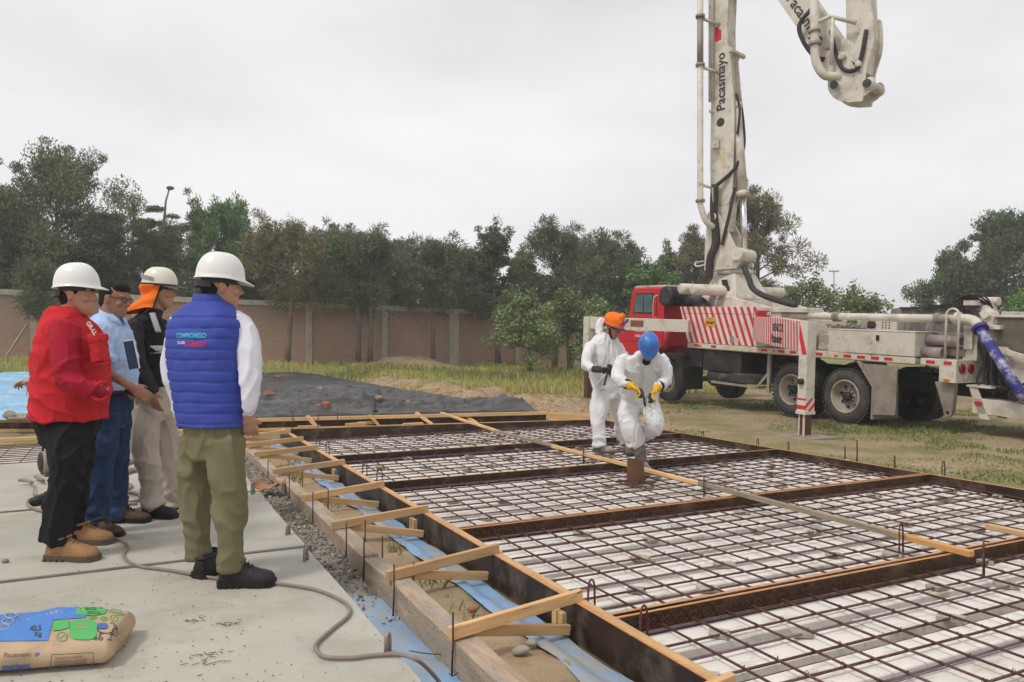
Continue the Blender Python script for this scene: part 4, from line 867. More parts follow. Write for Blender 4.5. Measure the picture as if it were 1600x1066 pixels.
# ---- deck gear: delivery pipe, valves, cooler, cover, rear frame
m = MB(); m.tube([(3.0, -.35, 2.08), (-1.95, -.3, 2.06)], .072, 20); dp_ = _tb(m, 'delivery_pipe', 'truck_white', None, 0)
for x in (.55, .47, -1.62, -1.98): m = MB(); m.lathe((x, -.32, 2.065), (1, 0, 0), [(-.03, .08), (-.03, .1), (.03, .1), (.03, .08)], 18); _tb(m, 'coupling', 'mud', dp_, 0)
m = MB(); m.tube([(-1.65, -.3, 2.06), (-1.9, -.3, 2.055)], .074, 18); _tb(m, 'grey_sleeve', 'steel', dp_, 0)
m = MB(); m.box2((1.2, -.7, 2.14), (2.2, -.2, 2.24)); m.box2((1.9, -.5, 1.95), (2.2, -.24, 2.2)); m.beam((3.1, -.3, 1.95), (2.5, -.3, 2.12), .06, .14); m.box2((1.3, -.9, 1.38), (2.3, -.3, 1.9)); m.box2((.4, -1.3, 1.38), (1.25, -.65, 1.7)); m.box2((-.1, -1.0, 1.82), (-.16, -.62, 2.02)); m.box2((-.16, -1.1, 1.4), (-.6, -.62, 2.0)); m.box2((.28, -1.0, 1.82), (.34, -.7, 2.0)); _tb(m, 'deck_cabinets', 'truck_white', None, .01)
m = MB(); m.lathe((-.05, -.63, 1.92), (0, 1, 0), [(0, .02), (0, .1), (.012, .1), (.012, .02)], 20)
for i in range(3):
    for j in range(3): m.lathe((-.3 - .07 * i, -.618, 1.87 + .05 * j), (0, 1, 0), [(0, .014), (.006, .014)], 8)
_tb(m, 'cooler_grille', 'chassis', None, 0)
m = MB()
for k in range(7): x = .95 - .12 * k; m.lathe((x, -.62, 1.9 - .03 * (k % 2)), (0, 1, 0), [(0, .035), (.06, .035), (.07, .015)], 10); m.tube(spline([(x, -.6, 1.86), (x - .1, -.52, 1.82 + .03 * (k % 3)), (x - .35, -.6, 1.84), (x - .5, -.9, 1.9)]), .014, 6)
_tb(m, 'valves', 'steel', None, 0)
m = MB(); P = []
for i in range(15):
    row = []
    for j in range(13):
        x = -.15 - 1.75 * i / 14; y = -.75 - 1.4 * j / 12; e = min(i, 14 - i, j, 12 - j); z = 2.2 if e > 0 else 1.38
        row.append((x + .02 * noise.noise((i * .7, j * .9, 1)), y + .03 * noise.noise((i * .9, j * .5, 4)), z + .04 * noise.noise((i * .6, j * .6, 2)) + .03))
    P.append(row)
m.grid(P, sm=False); _tb(m, 'grey_cover', 'grey_cover', None, 0)
m = MB(); m.box2((-.5, -1.0, 2.24), (-1.9, -.8, 2.27)); m.box2((-.9, -1.2, 2.26), (-1.95, -1.05, 2.32)); _tb(m, 'cover_slats', 'chassis', None, 0)
m = MB()
for z, x1, y in ((1.68, -2.05, -.35), (1.47, -1.8, -.25), (1.5, -2.05, -.5), (1.72, -2.2, -.6)):
    m = MB(); m.lathe((-1.44, y, z), (-1, 0, 0), [(0, .1), (abs(x1 + 1.44), .1), (abs(x1 + 1.44), .075), (abs(x1 + 1.44) - .1, .07)], 20); _tb(m, 'stowed_pipe', 'steel', None, 0)
m = MB(); m.box2((-1.55, -1.0, 1.26), (-2.2, .0, 1.375)); m.box2((-1.9, -1.0, .99), (-2.2, 0, 1.26)); rb = _tb(m, 'lamp_box', 'truck_white', None, .008)
m = MB()
for y in (-.15, -.38): m = MB(); m.lathe((-2.2, y, 1.23), (-1, 0, 0), [(0, .085), (.015, .085), (.03, .06), (.034, .01)], 24); _tb(m, 'tail_lamp', 'lamp_red', rb, 0)
m = MB(); m.lathe((-2.2, -.27, 1.08), (-1, 0, 0), [(0, .06), (.012, .06), (.022, .03)], 20); _tb(m, 'reverse_lamp', 'lamp_clear', rb, 0)
m = MB(); m.box2((-1.66, .0, 1.29), (-1.82, .006, 1.345)); _tb(m, 'reflector', 'reflector', rb, 0); m = MB(); m.box2((-1.98, .0, 1.29), (-2.12, .006, 1.345)); _tb(m, 'reflector', 'reflector', rb, 0)
m = MB(); m.sphere((-2.04, .003, 1.04), (.055, .02, .03), 12, 8); _tb(m, 'marker_lamp', 'amber', rb, 0)
m = MB(); pts = [(-1.96, -.05, 1.38), (-1.96, -.05, 2.1)] + [(-2.07 + .11 * math.cos(t), -.05, 2.12 + .11 * math.sin(t)) for t in arc(10, 0, math.pi)] + [(-2.18, -.05, 2.1), (-2.18, -.05, 1.38)]
m.tube(pts, .02, 12); _tb(m, 'hand_rail', 'truck_white', None, 0)
m = MB(); m.prism([(-1.75, -.12, .98), (-2.1, -.12, .98), (-2.08, -.12, .5), (-2.02, -.12, .4), (-1.95, -.12, .42)], (0, -.1, 0)); m.lathe((-2.03, -.1, .47), (0, 1, 0), [(0, .04), (.03, .04), (.03, .07), (0, .07)], 14); _tb(m, 'tow_plate', 'mud', None, 0)
m = MB()
for y in (-.3, -.75): m.prism([(-2.22, y, .95), (-2.36, y, .95), (-2.6, y, .42), (-2.44, y, .42)], (0, -.03, 0))
m.box2((-2.2, -.28, .93), (-2.62, -.78, .965)); m.box((-2.42, -.53, .68), (.16, .44, .03)); st = _tb(m, 'step', 'truck_white', None, .004)
m = MB(); m.box((-2.41, -.282, .68), (.12, .012, .05)); _tb(m, 'reflector', 'reflector', st, 0)
# rear frame and hopper
m = MB(); m.box2((-2.0, -.7, 1.36), (-2.25, -.45, 2.05)); m.box2((-2.1, -.72, 1.9), (-2.7, -.3, 1.97)); m.box2((-2.05, -.42, 1.55), (-2.2, -.39, 1.95)); m.lathe((-2.2, -.8, 2.05), ZX, [(0, .12), (.28, .12), (.3, .1)], 14); m.lathe((-2.05, -.8, 2.37), (-1, 0, 0), [(0, .03), (0, .075), (.32, .075), (.32, .03)], 14); m.box2((-2.35, -1.3, 2.0), (-2.6, -.9, 2.2)); m.prism([(-2.35, -.45, 2.2), (-2.55, -.45, 2.2), (-2.8, -.45, 1.5), (-2.5, -.45, 1.5)], (0, -.05, 0)); _tb(m, 'rear_frame', 'truck_white', None, .01)
m = MB(); m.tube(spline([(-1.95, -.3, 2.06), (-2.15, -.3, 2.06), (-2.32, -.26, 2.02), (-2.42, -.22, 1.92)]), .085, 18); m.lathe((-2.0, -.3, 2.06), (-1, 0, 0), [(-.03, .09), (-.03, .12), (.03, .12), (.03, .09)], 18); _tb(m, 'elbow', 'truck_white', None, 0)
d = (V((-3.35, .25, 1.0)) - V((-2.43, -.2, 1.92))).normalized(); m = MB(); m.tube([(-2.43, -.2, 1.92), (-3.5, .3, .85)], .08, 18); m.lathe((-2.44, -.2, 1.915), d, [(-.02, .1), (-.02, .125), (.04, .125), (.04, .1)], 18); _tb(m, 'blue_pipe', 'pipe_blue', None, 0)
m = MB(); m.prism([(-2.45, -.5, 1.72), (-2.62, -.5, 1.75), (-3.4, -.5, 1.0), (-3.45, -.5, .7), (-3.2, -.5, .72), (-2.6, -.5, 1.3)], (0, -.08, 0)); _tb(m, 'hopper_leg', 'truck_white', None, .01)
m = MB(); hp0 = [(-2.55, -.4), (-3.9, -.4), (-3.9, -2.2), (-2.55, -2.2)]; hp1 = [(-2.8, -.8), (-3.5, -.8), (-3.5, -1.8), (-2.8, -1.8)]
m.rings([[V((x, y, 2.12)) for x, y in hp0], [V((x, y, 1.72)) for x, y in hp0], [V((x, y, .95)) for x, y in hp1]], cap=False, sm=False); m.rings([[V((x * 1.0 + (.05 if x < -3 else -.05), y, 2.12)) for x, y in hp0], [V((x + (.05 if x < -3 else -.05), y, 1.72)) for x, y in hp0], [V((x, y, .98)) for x, y in hp1]], cap=True, sm=False); _tb(m, 'hopper', 'mud', None, 0)
m = MB(); m.box2((-2.5, -.36, 2.1), (-3.95, -.42, 2.14)); _tb(m, 'hopper_rim', 'truck_white', None, .008); m = MB(); m.box2((-2.5, -2.2, 2.1), (-3.95, -2.26, 2.14)); _tb(m, 'hopper_rim', 'truck_white', None, .008); m = MB(); m.box((-2.38, -.5, 2.15), (.14, .2, .14), Matrix.Rotation(R(35), 3, 'Y')); _tb(m, 'work_lamp', 'truck_white', None, .008); m = MB(); m.beam((-2.75, -.38, 1.55), (-3.9, -.38, 1.25), .05, .09); m.box2((-2.3, -2.0, .5), (-3.9, -.3, .75)); _tb(m, 'hopper_frame', 'truck_white', None, .008)
m = MB(); m.box2((-2.25, -2.2, .75), (-3.0, -.7, 1.5)); m.lathe((-2.95, -.36, .86), (-.6, 1, .1), [(0, .1), (.2, .1), (.22, .07)], 14)
for k in range(9): y = -.5 - .1 * (k % 3); m.tube(spline([(-2.2 - .04 * k, y, 1.8 - .05 * (k % 4)), (-2.35 - .05 * k, y + .06, 1.35 + .05 * (k % 2)), (-2.3 - .08 * k, y + .08, 1.0), (-2.6 - .06 * k, y + .1, .85 + .03 * k)]), .02, 7)
_tb(m, 'hydraulics', 'dark_rubber', None, 0)
m = MB()
for k in range(4): m.tube(spline([(-1.9, -.5 - .05 * k, 2.15), (-1.75 - .06 * k, -.5, 2.36 + .03 * k), (-2.05 - .06 * k, -.6, 2.4 + .02 * k), (-2.3, -.75, 2.25)]), .016, 7)
_tb(m, 'hoses', 'dark_rubber', None, 0)
m = MB(); m.box2((-1.95, -.7, 2.3), (-2.15, -.5, 2.38)); _tb(m, 'hose_box', 'truck_white', None, 0)

# ---- outriggers
def local_obj(o, mw):                                   # give a part an own frame (world matrix mw), parented to the truck
    o.parent = truck; o.matrix_basis = TL @ mw; INV[o] = mw.inverted(); return o
def frame(p, x, up):
    x = x.normalized(); y = up.cross(x).normalized(); z = x.cross(y); return Matrix(((x.x, y.x, z.x, p.x), (x.y, y.y, z.y, p.y), (x.z, y.z, z.z, p.z), (0, 0, 0, 1)))
leg0 = tp(-1.3, 2.44, 0); hinge = tp(2.3, .02, 1.475); tipp = tp(-1.14, 2.32, 1.475)
ln = (tipp - hinge).length; m = MB(); m.prism([(0, -.1, .03), (0, -.1, .56), (ln * .55, -.1, .55), (ln, -.1, .5), (ln, -.1, 0.0), (ln * .5, -.1, .01)], (0, .2, 0))
o = m.build('outrigger_arm', 'stripe_arm', bevel=.008); arm = local_obj(o, frame(hinge, tipp - hinge, tz))
ax_, ay_, az_ = (tipp - hinge).normalized(), tz.cross((tipp - hinge).normalized()).normalized(), tz
fy = 1 if ay_.dot(V((-.3, -1, 0))) > 0 else -1; print('fy', fy, ay_)
s_f = hinge + ay_ * (.1 * fy) 
lettering('lettering', 'BSF36Z.12L', .19, 'letter_dark', s_f + ax_ * (ln * .60) + tz * .36, ax_ , tz, arm, bold=.007, squeeze=1.05)
lettering('lettering', 'Putzmeister', .21, 'letter_dark', s_f + ax_ * (ln * .58) + tz * .15, ax_, tz, arm, bold=.009, squeeze=.92)
mw = frame(tp(-1.3, 2.44, 0), tx, tz)
m = MB(); m.box2((-.085, -.10, .62), (.085, .10, 1.97)); lg = local_obj(m.build('outrigger_leg', 'truck_white', bevel=.008), mw)
def in_leg(mb, name, mat, bevel=0):
    mb.v = [mw @ p for p in mb.v]; o = mb.build(name, mat, lg); return o
ctop = tp(-1.3, 2.44, 0)
lx = tx; ly = ty
m = MB(); m.prism([(.084, .101, 1.95), (.084, .101, 1.72), (.01, .101, 1.44), (-.084, .101, 1.44)], (0, .003, 0)); m.v = [V((p.x, p.y, p.z)) for p in m.v]; in_leg(m, 'red_mark', 'letter_red')
m = MB(); m.box2((-.088, -.103, .52), (.088, .103, .73)); o = m.build('striped_band', 'stripe_leg'); o.parent = lg; o.matrix_basis = Matrix(); INV[o] = mw.inverted()
m = MB(); m.box2((-.1, -.115, .47), (.1, .115, .52)); in_leg(m, 'collar', 'truck_white')
m = MB(); m.box2((-.065, -.075, .06), (.065, .075, .5)); in_leg(m, 'inner_tube', 'rust')
m = MB(); m.box2((-.066, .0755, .08), (-.025, .079, .48)); m.box2((.04, .0755, .08), (.066, .079, .48)); in_leg(m, 'scuffed_paint', 'truck_white')
m = MB(); m.lathe((0, .1, 1.0), (0, 1, 0), [(0, .05), (.05, .05), (.06, .03)], 12); in_leg(m, 'hydraulic_port', 'chassis')
# front outrigger
a0 = tp(4.35, .22, 1.78); a1 = tp(6.45, 1.72, 1.80)
m = MB(); d_ = (a1 - a0); L_ = d_.length; m.box2((0, -.13, -.15), (L_, .13, .15)); fa = local_obj(m.build('outrigger_arm', 'truck_white', bevel=.008), frame(a0, d_, tz))
fx = d_.normalized(); fyv = tz.cross(fx).normalized(); sg = 1 if fyv.y < 0 else -1
def arm_plate(x0, x1, z0, z1, mat, name):
    m = MB(); m.box2((x0, sg * .13, z0), (x1, sg * .136, z1)); m.v = [INV[fa].inverted() @ p for p in m.v]; m.build(name, mat, fa)
arm_plate(L_ * .57, L_ * .64, -.06, .1, 'sticker', 'sticker'); arm_plate(L_ * .43, L_ * .56, -.06, .1, 'sticker_red', 'sticker')
fmw = frame(tp(6.45, 1.72, 0), tx, tz)
m = MB(); m.box2((-.12, -.12, .72), (.12, .12, 1.96)); lg = local_obj(m.build('outrigger_leg', 'truck_white', bevel=.008), fmw); mw = fmw
m = MB(); m.box2((-.085, -.085, -.13), (.085, .085, .74)); in_leg(m, 'inner_tube', 'rust')
m = MB(); m.box2((-.122, -.122, .62), (.122, .122, .715)); in_leg(m, 'collar', 'truck_white')
m = MB(); m.box2((-.13, .121, 1.5), (-.02, .127, 1.58)); in_leg(m, 'sticker', 'sticker')
# spreader plates lying under the outriggers
for p, s, lb in ((PX(1258, 683, -.25), .36, 'square steel spreader plate under the rear outrigger leg'), (tp(6.45, 1.72, 0), .3, 'square spreader plate under the front outrigger leg behind the workers')):
    p = Vector((p.x, p.y, ground_z(p.x, p.y))); m = MB(); m.box2((-s, -s, 0), (s, s, .05)); rot = Matrix.Rotation(TH, 3, 'Z'); m.v = [rot @ q + p for q in m.v]; m.box(p + ZX * .055, (.3, .3, .012), rot); o = m.build('spreader_plate', 'steel', loc=p, bevel=.008); tag(o, lb, 'spreader plate')

# ---- boom (world frame: p towards which it folds, q its left side)
O = tp(4.45, -1.25, 3.18) + V((-.24, 0, 0)); pd = V((.707, -.707, 0)); qd = V((-.707, -.707, 0))
def BP(p, q, z): return V((O.x, O.y, 0)) + pd * p + qd * q + ZX * z
def boom_box(mb, path, w, q0=0.0):
    """box section along a path of (p, z, depth); depth lies in the boom plane"""
    RR = []
    for i, (p, z, dpt) in enumerate(path):
        a = path[max(i - 1, 0)]; b = path[min(i + 1, len(path) - 1)]; t = V((b[0] - a[0], b[1] - a[1])).normalized(); n = V((t.y, -t.x))
        RR.append([BP(p + n.x * sgn * dpt / 2, q0 + sq * w / 2, z + n.y * sgn * dpt / 2) for sgn, sq in ((-1, -1), (1, -1), (1, 1), (-1, 1))])
    mb.rings(RR, sm=False)
zO = O.z
m = MB()
for q in (-.3, .24): m.prism([BP(-.42, q, zO), BP(.45, q, zO), BP(.62, q, zO + .25), BP(.62, q, zO + .42), BP(.45, q, zO + .5), BP(.2, q, zO + 1.0), BP(-.1, q, zO + 1.5), BP(-.32, q, zO + 1.45), BP(-.4, q, zO + .7)], qd * .07)
m.lathe(BP(.5, -.36, zO + .34), qd, [(0, .16), (.76, .16)], 20); m.lathe(BP(-.15, -.4, zO + 1.3), qd, [(0, .13), (.84, .13)], 20); turret = m.build('turret', 'truck_white', truck, bevel=.008)
m = MB(); boom_box(m, [(-.02, zO + .95, .3), (-.05, zO + 1.5, .5), (-.05, zO + 2.6, .54), (-.05, zO + 4.0, .5), (-.06, zO + 6.0, .45), (-.06, zO + 9.4, .38)], .40); boom = m.build('boom', 'truck_white', truck, bevel=.01)
m = MB()
for q in (-.21, .17):         # side flanges standing proud of the underside, with the waisted outline of the photograph
    m.prism([BP(.2, q, zO + 1.6), BP(.3, q, zO + 1.9), BP(.36, q, zO + 3.6), BP(.34, q, zO + 4.2), BP(.24, q, zO + 5.2), BP(.3, q, zO + 5.32), BP(.3, q, zO + 5.42), BP(.17, q, zO + 5.5), BP(.16, q, zO + 6.0), BP(.2, q, zO + 6.8), BP(.2, q, zO + 9), BP(-.05, q, zO + 9), BP(-.1, q, zO + 1.6)], qd * .04)
m.beam(BP(.27, -.27, zO + 5.36), BP(.27, .27, zO + 5.36), .1, .08); m.lathe(BP(.27, -.42, zO + 5.37), qd, [(0, .06), (.14, .06)], 12); m.lathe(BP(.3, -.3, zO + 6.95), qd, [(0, .11), (.6, .11)], 16); m.prism([BP(.1, -.12, zO + 6.7), BP(.36, -.12, zO + 6.8), BP(.42, -.12, zO + 7.1), BP(.3, -.12, zO + 7.7), BP(.12, -.12, zO + 7.8)], qd * .24)
m.build('boom_flange', 'truck_white', boom, bevel=.006)
m = MB(); a, b = BP(.28, 0, zO + 4.05), BP(.47, 0, zO + 1.8); m.tube([a, b], .125, 20); m.lathe(b, b - a, [(-.12, .125), (-.1, .16), (0, .16), (.02, .1)], 20); m.lathe(a, a - b, [(-.1, .125), (-.05, .15), (.08, .15), (.1, .08)], 20); cy = m.build('lift_cylinder', 'truck_white', boom)
m = MB(); m.tube([b, BP(.52, 0, zO + .4)], .075, 18); m.build('piston_rod', 'chrome', cy)
m = MB(); m.tube(spline([BP(.33, -.12, zO + 4.2), BP(.42, -.1, zO + 3.6), BP(.46, -.05, zO + 3.0), BP(.36, .15, zO + 2.5), BP(.1, .3, zO + 2.2), BP(-.2, .36, zO + 2.0)]), .045, 10)
m.tube(spline([BP(-.1, .35, zO + 2.1), BP(-.12, .36, zO + 1.4), BP(-.06, .36, zO + .7), BP(-.2, .38, zO + .3), BP(-.25, .36, zO - .2)]), .1, 12); m.tube(spline([BP(.3, .1, zO + 2.0), BP(.28, .33, zO + 1.3), BP(.1, .36, zO + .6)]), .04, 8); m.tube(spline([BP(.35, .12, zO + 4.3), BP(.44, .1, zO + 3.9), BP(.4, .14, zO + 3.3)]), .03, 8); m.build('hoses', 'dark_rubber', boom)
m = MB(); m.tube(spline([BP(-.5, .2, zO + .25), BP(-.62, .4, zO + .2), BP(-.5, .5, zO + .1), BP(-.3, .4, zO + .15)]), .02, 8); m.build('cable_ring', 'truck_white', turret)
# delivery pipe on the left side of the boom
pq, pz0, pz1 = BP(-.32, .66, 0), zO + 1.55, zO + 9.3
m = MB(); m.tube(spline([BP(-.1, .1, zO + 1.05), BP(-.1, .4, zO + 1.05), BP(-.2, .6, zO + 1.2), BP(-.32, .66, zO + 1.6)]) + [pq + ZX * pz1], .075, 18); pipe = m.build('boom_pipe', 'truck_white', boom)
for z in (1.7, 5.05, 6.25): m = MB(); m.lathe(pq + ZX * (zO + z - .04), ZX, [(0, .08), (0, .115), (.07, .115), (.07, .08)], 18); m.build('coupling', 'steel', pipe)
m = MB()
m.lathe(BP(-.1, .2, zO + 1.05), qd, [(0, .08), (0, .11), (.06, .11), (.06, .08)], 16); m.build('coupling', 'steel', pipe)
m = MB(); m.tube([pq + ZX * (zO + 5.06), pq + ZX * (zO + 6.25)], .0775, 18); m.build('grey_sleeve', 'steel', pipe)
for z in (2.1, 5.0, 6.2): m = MB(); m.tube([pq + ZX * (zO + z), BP(-.05, .2, zO + z - .1)], .04, 10); m.build('pipe_bracket', 'truck_white', pipe)
m = MB()
m.prism([BP(-.1, .3, zO + 2.1), BP(-.1, .5, zO + 2.0), BP(-.1, .35, zO + 1.0), BP(-.1, .26, zO + 1.0)], pd * .02); m.build('gusset', 'truck_white', pipe); m = MB(); m.lathe(BP(-.24, .18, zO + 3.95), qd, [(0, .035), (.16, .035)], 10); m.build('pipe_bracket', 'truck_white', pipe)
m = MB(); m.tube([BP(-.26, .3, zO + 4.2), BP(-.26, .3, zO + 9.2)], .04, 10); m.tube([BP(-.2, .3, zO + 4.2), BP(-.2, .3, zO + 9.2)], .025, 10); m.build('hydraulic_line', 'truck_white', boom)
sx = qd * .262
lettering('lettering', 'Pacasmayo', .33, 'letter_dark', BP(-.0, .216, zO + 4.66), ZX, -pd, boom, bold=.006, squeeze=1.0)
m = MB(); m.lathe(BP(-.02, .203, zO + 3.66), qd, [(0, .11), (.008, .11)], 20); m.build('round_mark', 'letter_dark', boom)
m = MB(); m.prism([BP(-.18, .206, zO + 5.7), BP(.0, .206, zO + 5.7), BP(.0, .206, zO + 5.95), BP(-.1, .206, zO + 6.0), BP(-.1, .206, zO + 6.06), BP(-.18, .206, zO + 6.06)], qd * .006); m.build('red_mark', 'letter_red', boom)
m = MB(); m.prism([BP(.02, .206, zO + 2.5), BP(.12, .206, zO + 2.5), BP(.12, .206, zO + 3.0), BP(.02, .206, zO + 3.0)], qd * .006); m.build('sticker', 'sticker', boom)
m = MB(); m.box(BP(-.12, .3, zO + 3.15), (.16, .1, .26)); m.build('junction_box', 'truck_white', boom)
def spoly(*pts):
    n = len(pts); P = [V((*q, 0)) for q in pts]; out = []
    for q in spline(P + [P[0]], 4)[:-1]: out.append((q.x, q.y))
    return out
# second and third sections, folded over
T1 = (0.02, zO + 9.3); E = (3.2, 6.95)
m = MB(); t2 = V((E[0] - T1[0], E[1] - T1[1])); ll = t2.length; t2.normalize(); n2 = V((t2.y, -t2.x))
def along(k, o=0): return (T1[0] + t2.x * k + n2.x * o, T1[1] + t2.y * k + n2.y * o)
boom_box(m, [(*along(-.1), .5), (*along(1.0), .62), (*along(3.4), .62), (*along(5.2), .6), (*along(5.9), .42)], .42, -.05); b2 = m.build('boom_section', 'truck_white', boom, bevel=.01)
m = MB(); m.lathe(BP(T1[0], -.4, T1[1]), qd, [(0, .2), (.8, .2)], 20); m.build('boom_pin', 'truck_white', b2)
for q in (-.3, .22): m = MB(); m.prism([BP(*((along(5.0, .3)[0], q, along(5.0, .3)[1]))), BP(along(5.8, .34)[0], q, along(5.8, .34)[1]), BP(along(6.6, .3)[0], q, along(6.6, .3)[1]), BP(along(6.8, .05)[0], q, along(6.8, .05)[1]), BP(along(6.5, -.2)[0], q, along(6.5, -.2)[1]), BP(along(5.6, -.22)[0], q, along(5.6, -.22)[1])][::1], qd * .05); m.build('boom_joint', 'truck_white', b2, bevel=.006)
lettering('lettering', 'Pacasmayo', .34, 'letter_dark', BP(along(4.25, .06)[0], .166, along(4.25, .06)[1]), pd * t2.x + ZX * t2.y, (pd * -n2.x + ZX * -n2.y), b2, bold=.005)
m = MB(); c = along(5.28, .06); m.prism([BP(c[0] - .07, .166, c[1] - .07), BP(c[0] + .07, .166, c[1] - .07), BP(c[0] + .07, .166, c[1] + .07), BP(c[0] - .07, .166, c[1] + .07)], qd * .006); m.build('red_mark', 'letter_red', b2)
m = MB(); boom_box(m, [(3.25, 7.15, .4), (3.3, 7.9, .55), (3.26, 9.3, .5), (3.2, 12.2, .4)], .4, -.05); b3 = m.build('boom_section', 'truck_white', boom, bevel=.01)
m = MB()
for q in (-.32, .2):          # hooked knuckle plates
    m.prism([BP(p, q, z) for p, z in spoly((2.72, 7.45), (2.66, 7.0), (2.78, 6.72), (3.05, 6.56), (3.4, 6.58), (3.62, 6.72), (3.66, 6.92), (3.55, 6.98), (3.42, 6.86), (3.2, 6.84), (3.05, 6.95), (3.0, 7.15), (3.02, 7.4))], qd * .06)
    m.prism([BP(p, q + .01, z) for p, z in spoly((3.25, 7.75), (3.5, 8.3), (3.62, 8.3), (3.64, 7.7), (3.5, 7.2), (3.44, 6.8), (3.34, 6.8), (3.34, 7.25), (3.1, 7.5), (2.95, 7.9), (3.05, 7.95))], qd * .04)
for p, z, r_ in ((2.85, 6.95, .1), (3.55, 6.82, .11), (3.0, 7.55, .08), (3.35, 7.3, .07)): m.lathe(BP(p, -.4, z), qd, [(0, r_), (.74, r_), (.76, r_ * .6)], 16)
kn = m.build('knuckle', 'truck_white', boom, bevel=.005)
m = MB()
for p, z in ((2.85, 6.95), (3.55, 6.82)): m.lathe(BP(p, .36, z), qd, [(0, .09), (.03, .09)], 14)
m.tube(spline([BP(3.5, .27, 8.0), BP(3.42, .3, 7.5), BP(3.3, .3, 7.2), BP(3.0, .3, 7.3), BP(2.8, .28, 7.9), BP(2.75, .28, 8.2)]), .045, 8); m.tube(spline([BP(2.3, .3, 8.8), BP(2.05, .34, 8.5), BP(2.15, .34, 8.1), BP(2.4, .3, 7.7), BP(2.6, .3, 7.6)]), .05, 8); m.build('hoses', 'dark_rubber', kn)
m = MB(); m.tube([BP(2.42, .55, 12), BP(2.5, .55, 7.9)] + spline([BP(2.5, .55, 7.85), BP(2.52, .53, 7.5), BP(2.66, .45, 7.2), BP(2.85, .3, 7.15), BP(3.0, .1, 7.15)]), .095, 16); pp = m.build('boom_pipe', 'truck_white', boom)
m = MB(); m.lathe(BP(2.5, .55, 7.86), ZX, [(0, .1), (0, .14), (.08, .14), (.08, .1)], 18); m.build('coupling', 'steel', pp); m = MB(); m.lathe(BP(2.49, .55, 8.15), ZX, [(0, .1), (0, .13), (.07, .13), (.07, .1)], 18); m.build('coupling', 'steel', pp)
m = MB(); m.tube([BP(2.5, .55, 8.35), BP(2.8, .45, 8.45), BP(3.3, .3, 8.2)], .045, 10); m.tube([BP(2.85, .44, 8.4), BP(2.8, .4, 7.4)], .04, 10); m.build('pipe_bracket', 'truck_white', pp)
# ================================================================== BRICK WALL
def brick_material():
    m = bpy.data.materials.new('brick_wall'); m.use_nodes = True; t = m.node_tree; b = t.nodes['Principled BSDF']; l = t.links.new; b.inputs['Roughness'].default_value = .9; b.inputs['Specular IOR Level'].default_value = .15
    tc = NN(t, 'ShaderNodeTexCoord'); br = NN(t, 'ShaderNodeTexBrick'); br.inputs['Scale'].default_value = 1.0; br.inputs['Brick Width'].default_value = .26; br.inputs['Row Height'].default_value = .125; br.inputs['Mortar Size'].default_value = .016; br.inputs['Mortar Smooth'].default_value = .2
    br.inputs['Color1'].default_value = (.40, .205, .14, 1); br.inputs['Color2'].default_value = (.46, .265, .19, 1); br.inputs['Mortar'].default_value = (.34, .285, .23, 1)
    mp = NN(t, 'ShaderNodeMapping'); mp.inputs['Rotation'].default_value = (R(90), 0, 0)
    cx = NN(t, 'ShaderNodeSeparateXYZ'); cc = NN(t, 'ShaderNodeCombineXYZ'); l(tc.outputs['Object'], cx.inputs[0]); l(cx.outputs['X'], cc.inputs['X']); l(cx.outputs['Z'], cc.inputs['Y']); l(cc.outputs[0], br.inputs['Vector'])
    n = NN(t, 'ShaderNodeTexNoise'); n.inputs['Scale'].default_value = .7; n.inputs['Detail'].default_value = 7; l(tc.outputs['Object'], n.inputs['Vector']); r = NN(t, 'ShaderNodeMapRange'); r.inputs[1].default_value = .38; r.inputs[2].default_value = .66; l(n.outputs['Fac'], r.inputs[0])
    mz = NN(t, 'ShaderNodeMapRange'); mz.inputs[1].default_value = .5; mz.inputs[2].default_value = 2.0; mz.inputs[3].default_value = .35; mz.inputs[4].default_value = .95; l(cx.outputs['Z'], mz.inputs[0])
    mu = NN(t, 'ShaderNodeMath', operation='MULTIPLY'); l(r.outputs[0], mu.inputs[0]); l(mz.outputs[0], mu.inputs[1])
    mx = NN(t, 'ShaderNodeMix', data_type='RGBA'); l(mu.outputs[0], mx.inputs['Factor']); l(br.outputs['Color'], mx.inputs[6]); mx.inputs[7].default_value = (.37, .285, .215, 1); l(mx.outputs[2], b.inputs['Base Color'])
    bp = NN(t, 'ShaderNodeBump'); bp.inputs['Strength'].default_value = .5; bp.inputs['Distance'].default_value = .02; l(br.outputs['Fac'], bp.inputs['Height']); bp.invert = True; l(bp.outputs['Normal'], b.inputs['Normal']); return m
MT['brick_wall'] = brick_material()
MT['wall_concrete'] = M('wall_concrete', (.44, .39, .31), .9, .2, 3, .2, 30, dirt=(.3, .26, .2), dirt_amt=.5, dirt_scale=1.5)
def wy(x): return 40 + 0.4965 * x
def wtop(x): return 2.87 - 0.0243 * x
def wbot(x): return 0.03 - 0.03 * max(-32, min(10, x)) - .1
